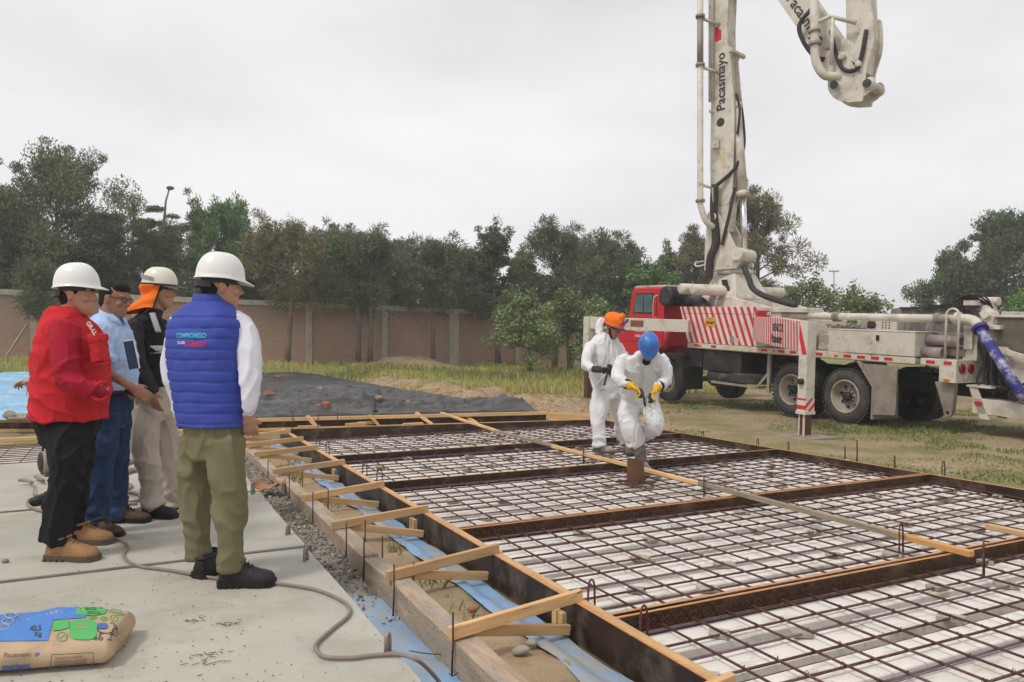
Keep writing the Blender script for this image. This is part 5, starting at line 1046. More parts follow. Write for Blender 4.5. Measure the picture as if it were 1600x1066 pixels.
def wall():
    t = thing('brick_wall', 'long brick boundary wall with concrete posts and coping in front of the trees', 'wall', (0, 40, 0), Matrix.Rotation(math.atan(.4965), 3, 'Z'))
    cols = [-19.0 + 3.21 * k for k in range(-7, 13)]; n = Vector((.4446, -.8955, 0))
    for i in range(len(cols) - 1):
        x0, x1 = cols[i], cols[i + 1]; m = MB()
        a = [(x0, wy(x0), wbot(x0)), (x1, wy(x1), wbot(x1)), (x1, wy(x1), wtop(x1) - .22), (x0, wy(x0), wtop(x0) - .22)]; m.prism(a, -n * .15); m.build('brick_panel', 'brick_wall', t)
        m = MB(); p = V((x0, wy(x0), wtop(x0) - .11)); q = V((x1, wy(x1), wtop(x1) - .11)); m.beam(p, q, .24, .22); m.build('coping', 'wall_concrete', t)
        m = MB(); w = .26 if i != 12 else .5; m.beam((x0, wy(x0), wbot(x0) - .1), (x0, wy(x0), wtop(x0) - .222), w, .3, up=n); m.build('post', 'wall_concrete', t)
wall()
p = J(14, 565, 30.0); o = plank('timber_pole', J(4, 566, 29.2), J(42, 508, 30.2), .07, .07, 'grey_timber'); tag(o, 'thin pole leaning on the brick wall at the left', 'pole')

# ================================================================== TREES
MT['bark'] = M('bark', (.155, .125, .095), .95, .3, 5, .5, 20, stretch=(3, 3, .6))
def leafmat(name, c, isl=.45, tip=None, amt=.3):
    m = M(name, c, .7, .3, .35, spec=.15, island=isl, dirt=tip, dirt_amt=amt, dirt_scale=.9)
    return m
MT['leaf_euc'] = leafmat('leaf_euc', (0.134, 0.169, 0.070), tip=(.17, .16, .075), amt=.35)
MT['leaf_cas'] = leafmat('leaf_cas', (0.127, 0.156, 0.078), tip=(.115, .10, .055), amt=.4)
MT['leaf_brown'] = leafmat('leaf_brown', (0.197, 0.174, 0.087), tip=(.095, .10, .048), amt=.4)
MT['leaf_green'] = leafmat('leaf_green', (0.134, 0.226, 0.070), tip=(.11, .16, .06), amt=.35)
MT['leaf_dark'] = leafmat('leaf_dark', (0.095, 0.125, 0.061), tip=(.08, .09, .045), amt=.4)
MT['leaf_broad'] = leafmat('leaf_broad', (0.193, 0.249, 0.097), tip=(.2, .22, .1), amt=.4)
def leaves_mesh(name, C, D, Ln, W, mat, parent):
    """one mesh of n leaf quads; C centres, D directions (unit), Ln lengths, W widths"""
    n = len(C); rnd = np.random.normal(size=(n, 3)); S_ = np.cross(D, rnd); S_ /= np.linalg.norm(S_, axis=1)[:, None] + 1e-9
    h = D * Ln[:, None] / 2; s = S_ * W[:, None] / 2; v = np.empty((n, 4, 3)); v[:, 0] = C - h; v[:, 1] = C + s; v[:, 2] = C + h; v[:, 3] = C - s
    me = bpy.data.meshes.new(name); me.vertices.add(n * 4); me.vertices.foreach_set('co', v.reshape(-1).astype(np.float32)); me.loops.add(n * 4); me.loops.foreach_set('vertex_index', np.arange(n * 4, dtype=np.int32))
    me.polygons.add(n); me.polygons.foreach_set('loop_start', np.arange(0, n * 4, 4, dtype=np.int32)); me.update(calc_edges=True); me.validate(); me.materials.append(MT[mat])
    o = bpy.data.objects.new(name, me); COL.objects.link(o); o.parent = parent; return o
def tree(label, u, Y, vt, hw, vb, kind, seed, mat=None, dens=1.0, trunks=1, trunk_r=None, name=None, group=None, tops=0, lean=0.0, cat='tree', spread=1.0):
    rs = np.random.RandomState(seed); k = Y / F; x = (u - 800) * k; z0 = ground_z(x, Y) - .05; H_ = H + (534 - vt) * k - z0; cb = max(.25, H + (534 - vb) * k - z0); Rm = hw * k
    KS = {'euc': ('leaf_euc', .17, .05, 'eucalyptus_tree'), 'cas': ('leaf_cas', .24, .035, 'casuarina_tree'), 'con': ('leaf_green', .2, .045, 'conifer_tree'), 'dark': ('leaf_dark', .2, .05, 'dark_tree'), 'broad': ('leaf_broad', .15, .075, 'broadleaf_tree'), 'flat': ('leaf_dark', .22, .05, 'dark_tree')}
    lm, ll, lw, nm = KS[kind]; lm = mat or lm
    t = thing(name or nm, label, cat, (x, Y, z0), group=group)
    crown = H_ - cb; cl = []; m = MB(); tr = trunk_r or max(.07, H_ * .018)
    for q in range(trunks):
        bx = (q - (trunks - 1) / 2) * .45; topx = lean * H_ + bx * 1.5; pts = []
        for i in range(8): f = i / 7; pts.append(V((bx + topx * f ** 1.5 + .12 * math.sin(f * 5 + seed + q) * H_ / 8, .1 * math.cos(f * 4 + seed), H_ * .96 * f)))
        m.tube(pts, [tr * (1.25 if i == 0 else 1) * (1 - .9 * i / 7) + .012 for i in range(8)], 8)
        def at(f): g = f * 7; i = min(6, int(g)); return pts[i].lerp(pts[i + 1], g - i)
        nb = int((16 if kind != 'broad' else 14) * (.7 + .5 * crown / 5))
        for b in range(nb):
            f = (b + rs.rand()) / nb; zf = cb / H_ + (1 - cb / H_) * f * .97; p = at(min(.98, zf * (.88 if kind == 'broad' else .93)))
            if kind == 'euc': r = Rm * (0.55 + .6 * math.sin(math.pi * min(1, f * .85 + .1))) * (.55 + .55 * rs.rand()) * (1 if f < .75 else .6)
            elif kind == 'cas': r = Rm * (math.sin(math.pi * (f * .78 + .17)) ** .8) * (.45 + .65 * rs.rand())
            elif kind == 'con': r = Rm * (1.05 - f) ** .7 * (.55 + .5 * rs.rand())
            elif kind == 'dark': r = Rm * (1.1 - f) ** .8 * (.45 + .65 * rs.rand())
            elif kind == 'flat': r = Rm * (.7 + .4 * rs.rand()) * (1 - .35 * f)
            else: r = Rm * math.sqrt(max(.05, 1 - (f * .95) ** 2)) * (.6 + .5 * rs.rand())
            an = b * 2.4 + rs.rand() * 1.2; d = V((math.cos(an), math.sin(an), 0)); up = {'euc': .35, 'cas': .55, 'con': .25, 'dark': .12, 'flat': .05, 'broad': .35}[kind]
            e = p + d * r * spread + ZX * (r * up * (1 if kind != 'broad' else (1 - f)))
            if e.z > H_: e.z = H_ - .1 * rs.rand()
            if kind in ('con', 'dark', 'flat', 'cas') and f < .5: e.z = max(cb * .7, e.z - r * .12)
            mid = p.lerp(e, .5) + ZX * r * .06; m.tube([p, mid, e], [tr * .28 * (1.1 - f) + .008, tr * .18 * (1.1 - f) + .006, .005], 5, cap=False)
            nsub = 4 if kind in ('euc', 'broad') else 4
            for j in range(nsub):
                g = (j + 1) / nsub; c = p.lerp(e, .25 + .78 * g) + V(rs.normal(size=3) * .16 * (r + .4)); s = {'euc': .58, 'cas': .47, 'con': .42, 'dark': .45, 'flat': .5, 'broad': .5}[kind] * (.4 + .85 * rs.rand()) * min(1.3, .45 + Rm * .28)
                fl = {'euc': 1.0, 'cas': .9, 'con': .9, 'dark': .55, 'flat': .32, 'broad': .75}[kind]; cl.append((c, s * 1.15, s * fl * 1.15))
        cl.append((at(.97), .3, .6)); cl.append((at(.9), .35, .6))
        for q2 in range(tops + (4 if kind in ('cas', 'dark', 'con') else 3 if kind == 'euc' else 2)):
            an = rs.rand() * 6.28; r = Rm * (.3 + .5 * rs.rand()); p = at(.7); e = p + V((math.cos(an) * r, math.sin(an) * r, H_ * (.14 + .20 * rs.rand()))); m.tube([p, p.lerp(e, .5) + V((.1, 0, -.1)), e], [.03, .02, .006], 5, cap=False)
            for j in range(4): cl.append((p.lerp(e, .5 + .15 * j) + V(rs.normal(size=3) * .14), .18 + .2 * rs.rand(), .24))
    m.v = [p + V((x, Y, z0)) for p in m.v]; m.build('trunk', 'bark', t, fixn=False)
    Cs, Ds = [], []
    for c, s, sz in cl:
        n = int(150 * dens * (s / .5) ** 1.7 + 16); p = rs.normal(size=(n, 3)); p /= np.linalg.norm(p, axis=1)[:, None]; p *= (rs.rand(n, 1) ** .45); P = p * np.array([s, s, sz]) + np.array(c)
        if kind in ('cas', 'con'): d = p * .9 + rs.normal(size=(n, 3)) * .35 + np.array([0, 0, .45 if kind == 'con' else .15])
        elif kind == 'euc': d = rs.normal(size=(n, 3)) * .6 + np.array([0, 0, -.8])
        else: d = rs.normal(size=(n, 3)) * np.array([1, 1, .6])
        d /= np.linalg.norm(d, axis=1)[:, None] + 1e-9; Cs.append(P); Ds.append(d)
    C = np.concatenate(Cs); D = np.concatenate(Ds); n = len(C); C[:, 2] = np.maximum(C[:, 2], .12); sc_ = np.clip(Y / 36, .6, 1.5)
    leaves_mesh('crown', C, D, ll * sc_ * (.6 + .8 * rs.rand(n)), lw * sc_ * (.7 + .7 * rs.rand(n)), lm, t)
    return n
def wd_(u, d): k = (u - 800) / F; return 40 / (1 - .4965 * k) + d
NL = 0
for args in [
    ('tall ragged eucalyptus rising above the others at the left', 95, 4, 222, 105, 470, 'euc', 1, dict(dens=1.5, tops=3)),
    ('broad eucalyptus cut by the left picture edge', -15, 5, 285, 100, 480, 'euc', 2, dict(dens=1.5)),
    ('dark tree with flat layered branches left of the street lamp', 205, 8, 300, 85, 460, 'flat', 3, dict(dens=1.2)),
    ('bright green conifer with pointed tops behind the man in the blue vest', 335, 5, 302, 62, 470, 'con', 4, dict(dens=1.3, tops=3)),
    ('slim green spire right of the bright green conifer', 366, 6, 296, 30, 460, 'con', 41, dict()),
    ('slim green spire left of the bright green conifer', 308, 6, 302, 34, 460, 'con', 42, dict()),
    ('reddish brown casuarina in front of the wall with a bare forked trunk', 452, -1.8, 338, 72, 478, 'cas', 5, dict(mat='leaf_brown', dens=1.15)),
    ('twin-trunked thin casuarina in front of the second visible wall panel', 567, -1.8, 352, 62, 478, 'cas', 6, dict(trunks=2, tops=2, dens=.65)),
    ('casuarina with a short fork in front of the double wall post', 674, -1.8, 370, 68, 480, 'cas', 7, dict(dens=1.0)),
    ('dark layered tree with a pointed top in front of the right wall panel', 775, -1.8, 335, 54, 488, 'dark', 8, dict(dens=1.15, tops=1)),
    ('green tree behind the wall between the brown and the twin-trunked casuarinas', 515, 5, 352, 58, 480, 'con', 9, dict(mat='leaf_cas')),
    ('rounded dark casuarina behind the wall right of the twin-trunked one', 622, 6, 376, 58, 480, 'cas', 10, dict()),
    ('rounded casuarina behind the wall left of the dark layered tree', 728, 6, 378, 52, 480, 'cas', 11, dict()),
    ('sparse topped casuarina right of the dark layered tree', 868, -4, 338, 62, 480, 'cas', 12, dict(tops=7, dens=.8)),
    ('wide olive casuarina behind the orange helmet', 945, 2, 362, 72, 500, 'cas', 13, dict(tops=3, dens=1.1)),
    ('low broadleaf tree with a bent trunk left of the workers', 826, -8, 448, 55, 548, 'broad', 14, dict(trunk_r=.1, lean=.03, dens=1.1)),
    ('low broadleaf tree directly left of the orange helmet', 890, -7, 450, 68, 545, 'broad', 15, dict(trunk_r=.13, dens=1.1)),
    ('green broadleaf tree behind the red cab', 1010, -1, 402, 75, 510, 'broad', 16, dict(mat='leaf_green', dens=1.1)),
    ('brown casuarina just left of the boom', 1082, 4, 352, 48, 480, 'cas', 17, dict(mat='leaf_brown', tops=2)),
    ('dark green tree filling behind the left eucalyptus', 150, 2.5, 325, 75, 480, 'dark', 26, dict(dens=1.3)),
    ('olive casuarina behind the street lamp', 262, 3, 340, 58, 480, 'cas', 25, dict(dens=1.2)),
    ('dark tree between the bright green conifer and the brown casuarina', 405, 7, 348, 55, 480, 'dark', 27, dict()),
    ('low casuarina drooping over the wall behind the man in red', 58, -1.5, 405, 36, 488, 'cas', 24, dict(dens=1.1)),
    ('dark low tree behind the wall at the left edge', 20, 2.5, 345, 65, 500, 'dark', 28, dict(dens=1.3)),
]:
    lb, u, d, vt, hw, vb, kd, sd_, kw = args; NL += tree(lb, u, wd_(u, d), vt, hw, vb, kd, sd_, **kw)
for args in [
    ('brown casuarina with spindly bare top directly behind the boom', 1180, 37, 285, 66, 470, 'cas', 18, dict(mat='leaf_brown', tops=6, dens=1.5, trunk_r=.16)),
    ('spreading light green bush tree behind the truck deck', 1255, 36, 432, 75, 525, 'broad', 19, dict(dens=.85)),
    ('light green bush tree at the right end of the row behind the deck', 1335, 37, 442, 58, 525, 'broad', 20, dict(dens=.7)),
    ('tall dark tree at the right picture edge', 1575, 42, 322, 75, 500, 'euc', 21, dict(mat='leaf_dark', dens=1.5)),
    ('dark rounded tree left of the tall one at the right', 1490, 44, 388, 52, 510, 'euc', 22, dict(mat='leaf_dark', dens=1.4)),
    ('light green broadleaf bush at the right edge above the hopper', 1606, 28, 448, 42, 530, 'broad', 23, dict(mat='leaf_green')),
    ('olive bushes behind the truck lamps at the right', 1450, 46, 470, 60, 530, 'broad', 31, dict(mat='leaf_green')),
]:
    lb, u, Y, vt, hw, vb, kd, sd_, kw = args; NL += tree(lb, u, Y, vt, hw, vb, kd, sd_, **kw)
for i, u in enumerate((-50, 30, 110, 190, 265, 345, 420, 480, 545, 610, 690, 760, 830, 905, 975, 1040, 1110)):
    NL += tree('dark dense tree in the back row of the grove behind the wall', u, wd_(u, 10), (375 if u < 420 else 405) + (i * 37) % 24, 62, 500, 'dark', 60 + i, dens=1.3, group='back row of the grove')
for i, u in enumerate((385, 432, 488, 540, 592, 648, 700, 748, 815, 905, 985, 1045)):
    NL += tree('olive tree of the middle row of the grove behind the wall', u, wd_(u, 6.5), (350 if u < 620 else 372) + (i * 53) % 26, 48, 478, ('cas', 'con', 'dark')[i % 3], 90 + i, mat=('leaf_cas', 'leaf_cas', 'leaf_euc')[i % 3], dens=1.15, group='middle row of the grove')
print('leaves', NL)

# ================================================================== STREET LAMP, FAR MAST
MT['pole'] = M('pole', (.27, .235, .2), .8, .15, 3)
def lamp():
    Y = wd_(257, 5.5); b = J(256, 566, Y); t = thing('street_lamp', 'tall concrete street lamp post standing among the trees at the left', 'street lamp', b)
    m = MB(); m.tube([b, J(256, 350, Y)], [.13, .085], 12); m.tube([J(256, 350, Y), J(259, 315, Y), J(264, 297, Y)], [.06, .05, .04], 10); m.build('post', 'pole', t)
    m = MB(); m.sphere(J(266, 294, Y), (.17, .28, .09), 14, 8, ax=Matrix.Rotation(R(-12), 3, 'Y')); m.build('lamp_head', 'pole', t)
lamp()
b = J(1303, 540, 120); m = MB(); m.tube([b, J(1303, 425, 120)], .09, 6); m.box(J(1303, 424, 120), (1.5, .3, .2)); o = m.build('light_mast', 'pole', loc=b); tag(o, 'thin far light mast above the bush trees behind the deck', 'mast')
# x15done
# gdone
# ================================================================== PEOPLE
def cloth(name, c, rough=.85, bump=.25, bs=220, var=.1, **k): MT[name] = M(name, c, rough, var, 7, bump, bs, spec=.2, **k)
cloth('skin', (.44, .235, .155), .55, .05, 90); cloth('skin_dark', (.33, .17, .11), .55, .05, 90)
MT['hair'] = M('hair', (.012, .010, .009), .85, .3, 40, .5, 160, stretch=(1, 1, .25)); MT['eye_dark'] = M('eye_dark', (.02, .014, .012), .3, .1, 5); MT['lips'] = M('lips', (.25, .09, .07), .5, .1, 8)
cloth('red_vest', (.52, .022, .028)); cloth('red_shirt', (.36, .012, .03)); cloth('black_trousers', (.013, .013, .014)); cloth('blue_shirt', (.42, .55, .80)); cloth('jeans', (.022, .042, .10), var=.3, dirt=(.055, .095, .19), dirt_amt=.35, dirt_scale=5)
cloth('black_shirt', (.028, .025, .028)); cloth('black_vest', (.013, .013, .014)); cloth('reflective', (.42, .41, .39), .5); cloth('beige_trousers', (.43, .365, .30)); cloth('blue_vest', (.045, .07, .34), .6); cloth('white_shirt', (.70, .69, .76)); cloth('olive_trousers', (.17, .155, .085))
cloth('coverall', (.66, .655, .65), .7, .15, 120, .05); cloth('orange_cloth', (.85, .17, .02)); cloth('glove_yellow', (.72, .40, .02)); cloth('glove_dark', (.05, .052, .055)); cloth('boot_rubber', (.13, .125, .105), .6, .1, 60, .25, dirt=(.33, .30, .26), dirt_amt=.5, dirt_scale=9)
cloth('tan_leather', (.28, .15, .065), .6, .15, 120, .2); cloth('brown_leather', (.075, .045, .03), .55, .15, 120, .2); cloth('black_leather', (.022, .02, .021), .42, .15, 120, .2); cloth('sole', (.10, .085, .065), .8); cloth('sole_black', (.02, .019, .018), .8)
cloth('cyan_print', (.08, .42, .55), .7, 0); cloth('red_print', (.6, .03, .06), .7, 0); cloth('white_print', (.75, .75, .75), .7, 0)
MT['hat_white'] = M('hat_white', (.74, .73, .70), .28, .03, 3, spec=.5, dirt=(.62, .6, .56), dirt_amt=.15, dirt_scale=8); MT['hat_cream'] = M('hat_cream', (.68, .65, .55), .35, .05, 3, spec=.5); MT['hat_blue'] = M('hat_blue', (.035, .15, .47), .35, .15, 8, spec=.5, dirt=(.12, .26, .55), dirt_amt=.3, dirt_scale=9); MT['hat_grey'] = M('hat_grey', (.3, .29, .28), .4, .1, 5)
MT['navy'] = M('navy', (.03, .04, .1), .6, .1, 5); MT['paper'] = M('paper', (.72, .72, .74), .8, .05, 5); MT['purple'] = M('purple', (.10, .04, .25), .6, .1, 6)
UP = V((0, 0, 1)); cloth('kraft_lace', (.2, .12, .06))
def ip(a, b, t): return a + (b - a) * t
def limb(mb, pts, n=14, k=5):
    """tapering limb: [(point, radius)] smoothly joined"""
    P = spline([p for p, r in pts], k); rr = [r for p, r in pts]; R_ = []
    for i in range(len(P)):
        g = i / k; j = min(int(g), len(rr) - 2); t = g - j; t = t * t * (3 - 2 * t); R_.append(ip(rr[j], rr[j + 1], t))
    d0 = (P[0] - P[1]).normalized(); d1 = (P[-1] - P[-2]).normalized()
    P = [P[0] + d0 * R_[0] * .55] + P + [P[-1] + d1 * R_[-1] * .35]; R_ = [R_[0] * .6] + R_ + [R_[-1] * .8]
    mb.tube(P, R_, n)
def trunk_loft(mb, rings, Lv, Fv, n=28, k=4, pw=2.3, grow=0.0, sc=1.0):
    RR = []; P = spline([r[0] for r in rings], k)
    for i, c in enumerate(P):
        g = i / k; j = min(int(g), len(rings) - 2); t = g - j; rl = ip(rings[j][1], rings[j + 1][1], t) * sc + grow; rf = ip(rings[j][2], rings[j + 1][2], t) * sc + grow; ring = []
        for q in range(n):
            a = 2 * math.pi * q / n; ca, sa = math.cos(a), math.sin(a); ring.append(c + Lv * (abs(ca) ** (2 / pw) * (1 if ca > 0 else -1) * rl) + Fv * (abs(sa) ** (2 / pw) * (1 if sa > 0 else -1) * rf))
        RR.append(ring)
    mb.rings(RR)
def remeshed(mb, voxel, it=3, disp=None, fac=.5):
    me = bpy.data.meshes.new('tmp'); me.from_pydata([tuple(p) for p in mb.v], [], mb.f); bm = bmesh.new(); bm.from_mesh(me); bmesh.ops.recalc_face_normals(bm, faces=bm.faces); bm.to_mesh(me); bm.free()
    o = bpy.data.objects.new('tmp', me); COL.objects.link(o); r = o.modifiers.new('r', 'REMESH'); r.mode = 'VOXEL'; r.voxel_size = voxel; s = o.modifiers.new('s', 'SMOOTH'); s.factor = fac; s.iterations = it
    dg = bpy.context.evaluated_depsgraph_get(); dg.update(); out = bpy.data.meshes.new_from_object(o.evaluated_get(dg)); COL.objects.unlink(o); bpy.data.objects.remove(o); bpy.data.meshes.remove(me)
    if disp:
        nn = [v.normal.copy() for v in out.vertices]
        for v, n in zip(out.vertices, nn): v.co += n * disp(v.co, n)
    out.polygons.foreach_set('use_smooth', [True] * len(out.polygons)); out.update(); return out
def link(name, me, mats, parent):
    iv = INV[parent]; me.transform(iv); me.name = name; me.materials.clear()
    for m in (mats if isinstance(mats, (list, tuple)) else [mats]): me.materials.append(MT[m])
    o = bpy.data.objects.new(name, me); COL.objects.link(o); o.parent = parent; INV[o] = iv; return o
def folds(amp, sx=5, sz=9, seed=0, extra=None):
    def f(p, n):
        q = Vector((p.x * sx + seed, p.y * sx, p.z * sz)); w = noise.noise_vector(q * .6) * .9; a = noise.noise(q + w); b = noise.noise(q * 1.9 + w * 1.3 + Vector((5, 1, 3))); d = amp * (2.6 * (1 - abs(a)) ** 6 + 1.5 * (1 - abs(b)) ** 6 - 1.5 + .9 * noise.noise(q * .5))
        if extra: d += extra(p, n)
        return d
    return f
class Fr:                                   # head / hand frame
    def __init__(s, c, f, up=UP, sc=1.0):
        s.c = c; s.f = f.normalized(); s.l = up.cross(s.f).normalized(); s.u = s.f.cross(s.l); s.k = sc
        s.m = Matrix((s.f, s.l, s.u)).transposed()
    def __call__(s, f, l, u): return s.c + (s.f * f + s.l * l + s.u * u) * s.k
def head_loft(mb, h):
    RR = []
    for u, fc, rf, rl in ((-.122, .058, .016, .016), (-.115, .055, .030, .032), (-.095, .045, .048, .046), (-.07, .03, .067, .058), (-.04, .012, .083, .066), (0, 0, .094, .072), (.04, -.004, .098, .076), (.08, -.006, .088, .070), (.105, -.008, .062, .052), (.12, -.01, .025, .022)):
        RR.append([h(fc + rf * math.cos(a), rl * math.sin(a), u) for a in [2 * math.pi * i / 24 for i in range(24)]])
    mb.rings(RR); k = h.k; E = lambda f, l, u, a, b, c: mb.sphere(h(f, l, u), (a * k, b * k, c * k), 12, 8, ax=h.m)
    mb.tube([h(.088, 0, .03), h(.098, 0, .0), h(.112, 0, -.022), h(.092, 0, -.034)], [.008 * k, .010 * k, .013 * k, .009 * k], 10)
    for s in (-1, 1): E(.1, s * .013, -.027, .012, .009, .009); E(.078, s * .034, .033, .016, .024, .009); E(.07, s * .042, -.022, .022, .024, .022); E(-.004, s * .077, -.004, .020, .009, .033); E(-.012, s * .08, .006, .012, .010, .022); E(.076, s * .032, .010, .011, .014, .010)
    E(.086, 0, -.060, .012, .024, .007); E(.084, 0, -.070, .012, .020, .007); E(.072, 0, -.1, .022, .022, .017); E(.0, .0, -.02, .06, .066, .09)
def paint_face(me, h):
    idx = []
    for p in me.polygons:
        q = p.center - h.c; f, l, u = q.dot(h.f) / h.k, q.dot(h.l) / h.k, q.dot(h.u) / h.k; mi = 0
        if f > .06:
            al = abs(l)
            if .018 < al < .046 and .006 < u < .014: mi = 1
            elif .012 < al < .054 and .034 < u < .045 - al * .05: mi = 1
            elif al < .024 and -.069 < u < -.058 and f > .08: mi = 2
        idx.append(mi)
    me.polygons.foreach_set('material_index', idx)
def hand(mb, w, d, n, side, curl=.5, s=1.0, spread=.004):
    """palm, four curled fingers and a thumb; n points out of the palm, side towards the thumb"""
    d = d.normalized(); n = (n - d * n.dot(d)).normalized(); t = d.cross(n) * (1 if d.cross(n).dot(side) > 0 else -1); ax = Matrix((d, t, n)).transposed()
    mb.sphere(w + d * .045 * s, (.056 * s, .042 * s, .018 * s), 14, 8, ax=ax); mb.tube([w - d * .03, w, w + d * .03 * s], [.030 * s, .028 * s, .030 * s], 12)
    for i, (o, ln) in enumerate(((.031, .92), (.0105, 1.0), (-.0105, .95), (-.031, .76))):
        p = w + d * .085 * s + t * (o * s); pts = [w + d * .06 * s + t * o * s * .9, p]; a = 0
        for q, L_ in enumerate((.042, .028, .022)):
            a += curl * (0.75 if q == 0 else 1.0) * (1 + .12 * i); p = p + (d * math.cos(a) + n * math.sin(a)) * L_ * ln * s + t * (o * .12 * s if q == 0 else 0); pts.append(p)
        mb.tube(pts, [.0095 * s, .0098 * s, .0088 * s, .008 * s, .0065 * s], 8)
    p = w + d * .025 * s + t * .034 * s; mb.tube([w + d * .015 * s + t * .02 * s, p, p + (d * .75 + t * .6 + n * .35).normalized() * .034 * s, p + (d * .75 + t * .6 + n * .35).normalized() * .034 * s + (d * .95 + t * .1 + n * .5).normalized() * .028 * s], [.012 * s, .0125 * s, .0105 * s, .008 * s], 8)
def shoe(root, heel, d, ln, mat, sole, ankle=None, top=.10, w=.048, shaft_r=.05, lift=None):
    """low shoe or boot: heel point on the ground, direction of the toe"""
    d = d.normalized(); up = lift or UP; s = up.cross(d).normalized(); up = d.cross(s); mb = MB(); RR = []
    for t, ww, hh in ((0.0, .5, .35), (.03, .75, .62), (.10, .85, .86), (.25, .84, 1.0), (.4, .84, .92), (.55, .93, .70), (.7, 1.04, .56), (.85, 1.0, .48), (.95, .75, .40), (1.0, .42, .26)):
        c = heel + d * (t * ln) + up * .022; RR.append([c + s * (math.cos(a) * w * ww) + up * (max(0, math.sin(a)) * top * hh + min(0, math.sin(a)) * .006) for a in [2 * math.pi * i / 20 for i in range(20)]])
    mb.rings(RR)
    if ankle is not None: mb.tube([heel + d * ln * .24 + up * .05, heel + d * ln * .22 + up * top, ankle], [shaft_r * .9, shaft_r, shaft_r], 16)
    me = remeshed(mb, .0065, 3, lambda p, n: .0012 * noise.noise(p * 60)); o = link('shoe', me, mat, root)
    mb = MB(); P = []
    for t, ww in ((-.02, .55), (.02, .85), (.12, .92), (.3, .84), (.45, .84), (.6, .98), (.75, 1.1), (.88, 1.02), (.97, .72), (1.02, .4)): P.append((t, ww * w * 1.08))
    lo = [heel + d * t * ln + s * ww for t, ww in P] + [heel + d * t * ln - s * ww for t, ww in P[::-1]]
    mb.rings([[p for p in lo], [p + up * .014 for p in lo], [p + up * .03 for p in lo]], sm=False)
    for k in range(9):
        if k == 4: continue
        t = .05 + k * .11; mb.box(heel + d * t * ln - up * .0 + up * .006, (.018, w * 2.22, .012), Matrix((d, s, up)).transposed())
    link('sole', mbmesh(mb), sole, o)
    mb = MB()
    for k in range(4):
        t = .36 + .07 * k; hh = top * ip(.94, .66, k / 3) + .026; c = heel + d * t * ln + up * hh
        mb.tube(spline([c + s * w * .42 - up * .020, c + s * w * .2 - up * .002, c - s * w * .2 + d * .014 - up * .002, c - s * w * .42 + d * .014 - up * .020], 4), .0035, 6)
    if 'boot_rubber' != mat: link('laces', mbmesh(mb), 'kraft_lace' if mat == 'tan_leather' else 'sole_black', o)
    mb = MB(); mb.tube([heel + d * (ln * .24 + .062 * math.cos(a)) + s * (w * 1.0 * math.sin(a)) + up * (top * .98 + .016 * math.cos(a)) for a in [2 * math.pi * i / 18 for i in range(18)]], .008, 6, closed=True); link('collar', mbmesh(mb), mat, o)
    return o
def mbmesh(mb):
    me = bpy.data.meshes.new('m'); me.from_pydata([tuple(p) for p in mb.v], [], mb.f); me.polygons.foreach_set('use_smooth', mb.sm); bm = bmesh.new(); bm.from_mesh(me); bmesh.ops.recalc_face_normals(bm, faces=bm.faces); bm.to_mesh(me); bm.free(); return me
def hard_hat(root, h, mat, visor=.046, z=.045, tilt=0.0, sz=.98, brim=.008, ridge=.006, band='black_plastic', peak=None):
    g = Fr(h.c + (h.u * z - h.f * .004) * h.k, h.f * math.cos(tilt) + h.u * math.sin(tilt), h.u, h.k * sz); rf, rl, hh = .132, .112, .140; N = 40; RR = []
    for i in range(12):
        t = i / 11 * math.pi / 2 * .985; c, s = math.cos(t) ** .70, math.sin(t); ring = []
        for j in range(N):
            a = 2 * math.pi * j / N; l = math.sin(a) * rl * c; f = math.cos(a) * rf * c; r = ridge * (math.exp(-(l / .018) ** 2) + .6 * math.exp(-((abs(l) - .045) / .012) ** 2)) * s ** 1.5
            ring.append(g(f - .004 * s, l, hh * s + r))
        RR.append(ring)
    o1 = []
    for j in range(N):
        a = 2 * math.pi * j / N; fr_ = max(0, math.cos(a)); w = brim + visor * fr_ ** 2.2; o1.append(g(math.cos(a) * (rf + w), math.sin(a) * (rl + brim * .9), -.004 - .020 * fr_ ** 2 - .006 * max(0, -math.cos(a))))
    o2 = [p - g.u * .005 for p in o1]; i2 = [p - g.u * .004 for p in RR[0]]
    mb = MB(); mb.rings([i2, o2, o1] + RR, cap=False); mb.f.append([len(mb.v) - N + j for j in range(N)]); mb.m.append(0); mb.sm.append(True)
    hat = link('hard_hat', mbmesh(mb), mat, root)
    if peak: link('peak', mbmesh_of([[g(math.cos(a) * (rf + .004), math.sin(a) * (rl + .004), .002) for a in arc(14, -1.25, 1.25)], [g(math.cos(a) * (rf + .004) + .075 * math.cos(a) ** 1.5, math.sin(a) * (rl + .01), -.012) for a in arc(14, -1.25, 1.25)]]), peak, hat)
    mb = MB(); mb.rings([[g(math.cos(a) * (rf - .03), math.sin(a) * (rl - .024), u) for a in [2 * math.pi * j / 30 for j in range(30)]] for u in (-.004, -.034 if band else -.004)], cap=False); mb.rings([[g(-.02 + math.cos(a) * (rf - .018), math.sin(a) * (rl - .022), u) for a in arc(14, R(110), R(250))] for u in (-.03, -.062)], cap=False, wrap=False); link('head_band', mbmesh(mb), band, hat)
    return hat, g
def mbmesh_of(rows):
    mb = MB(); mb.grid(rows); return mbmesh(mb)
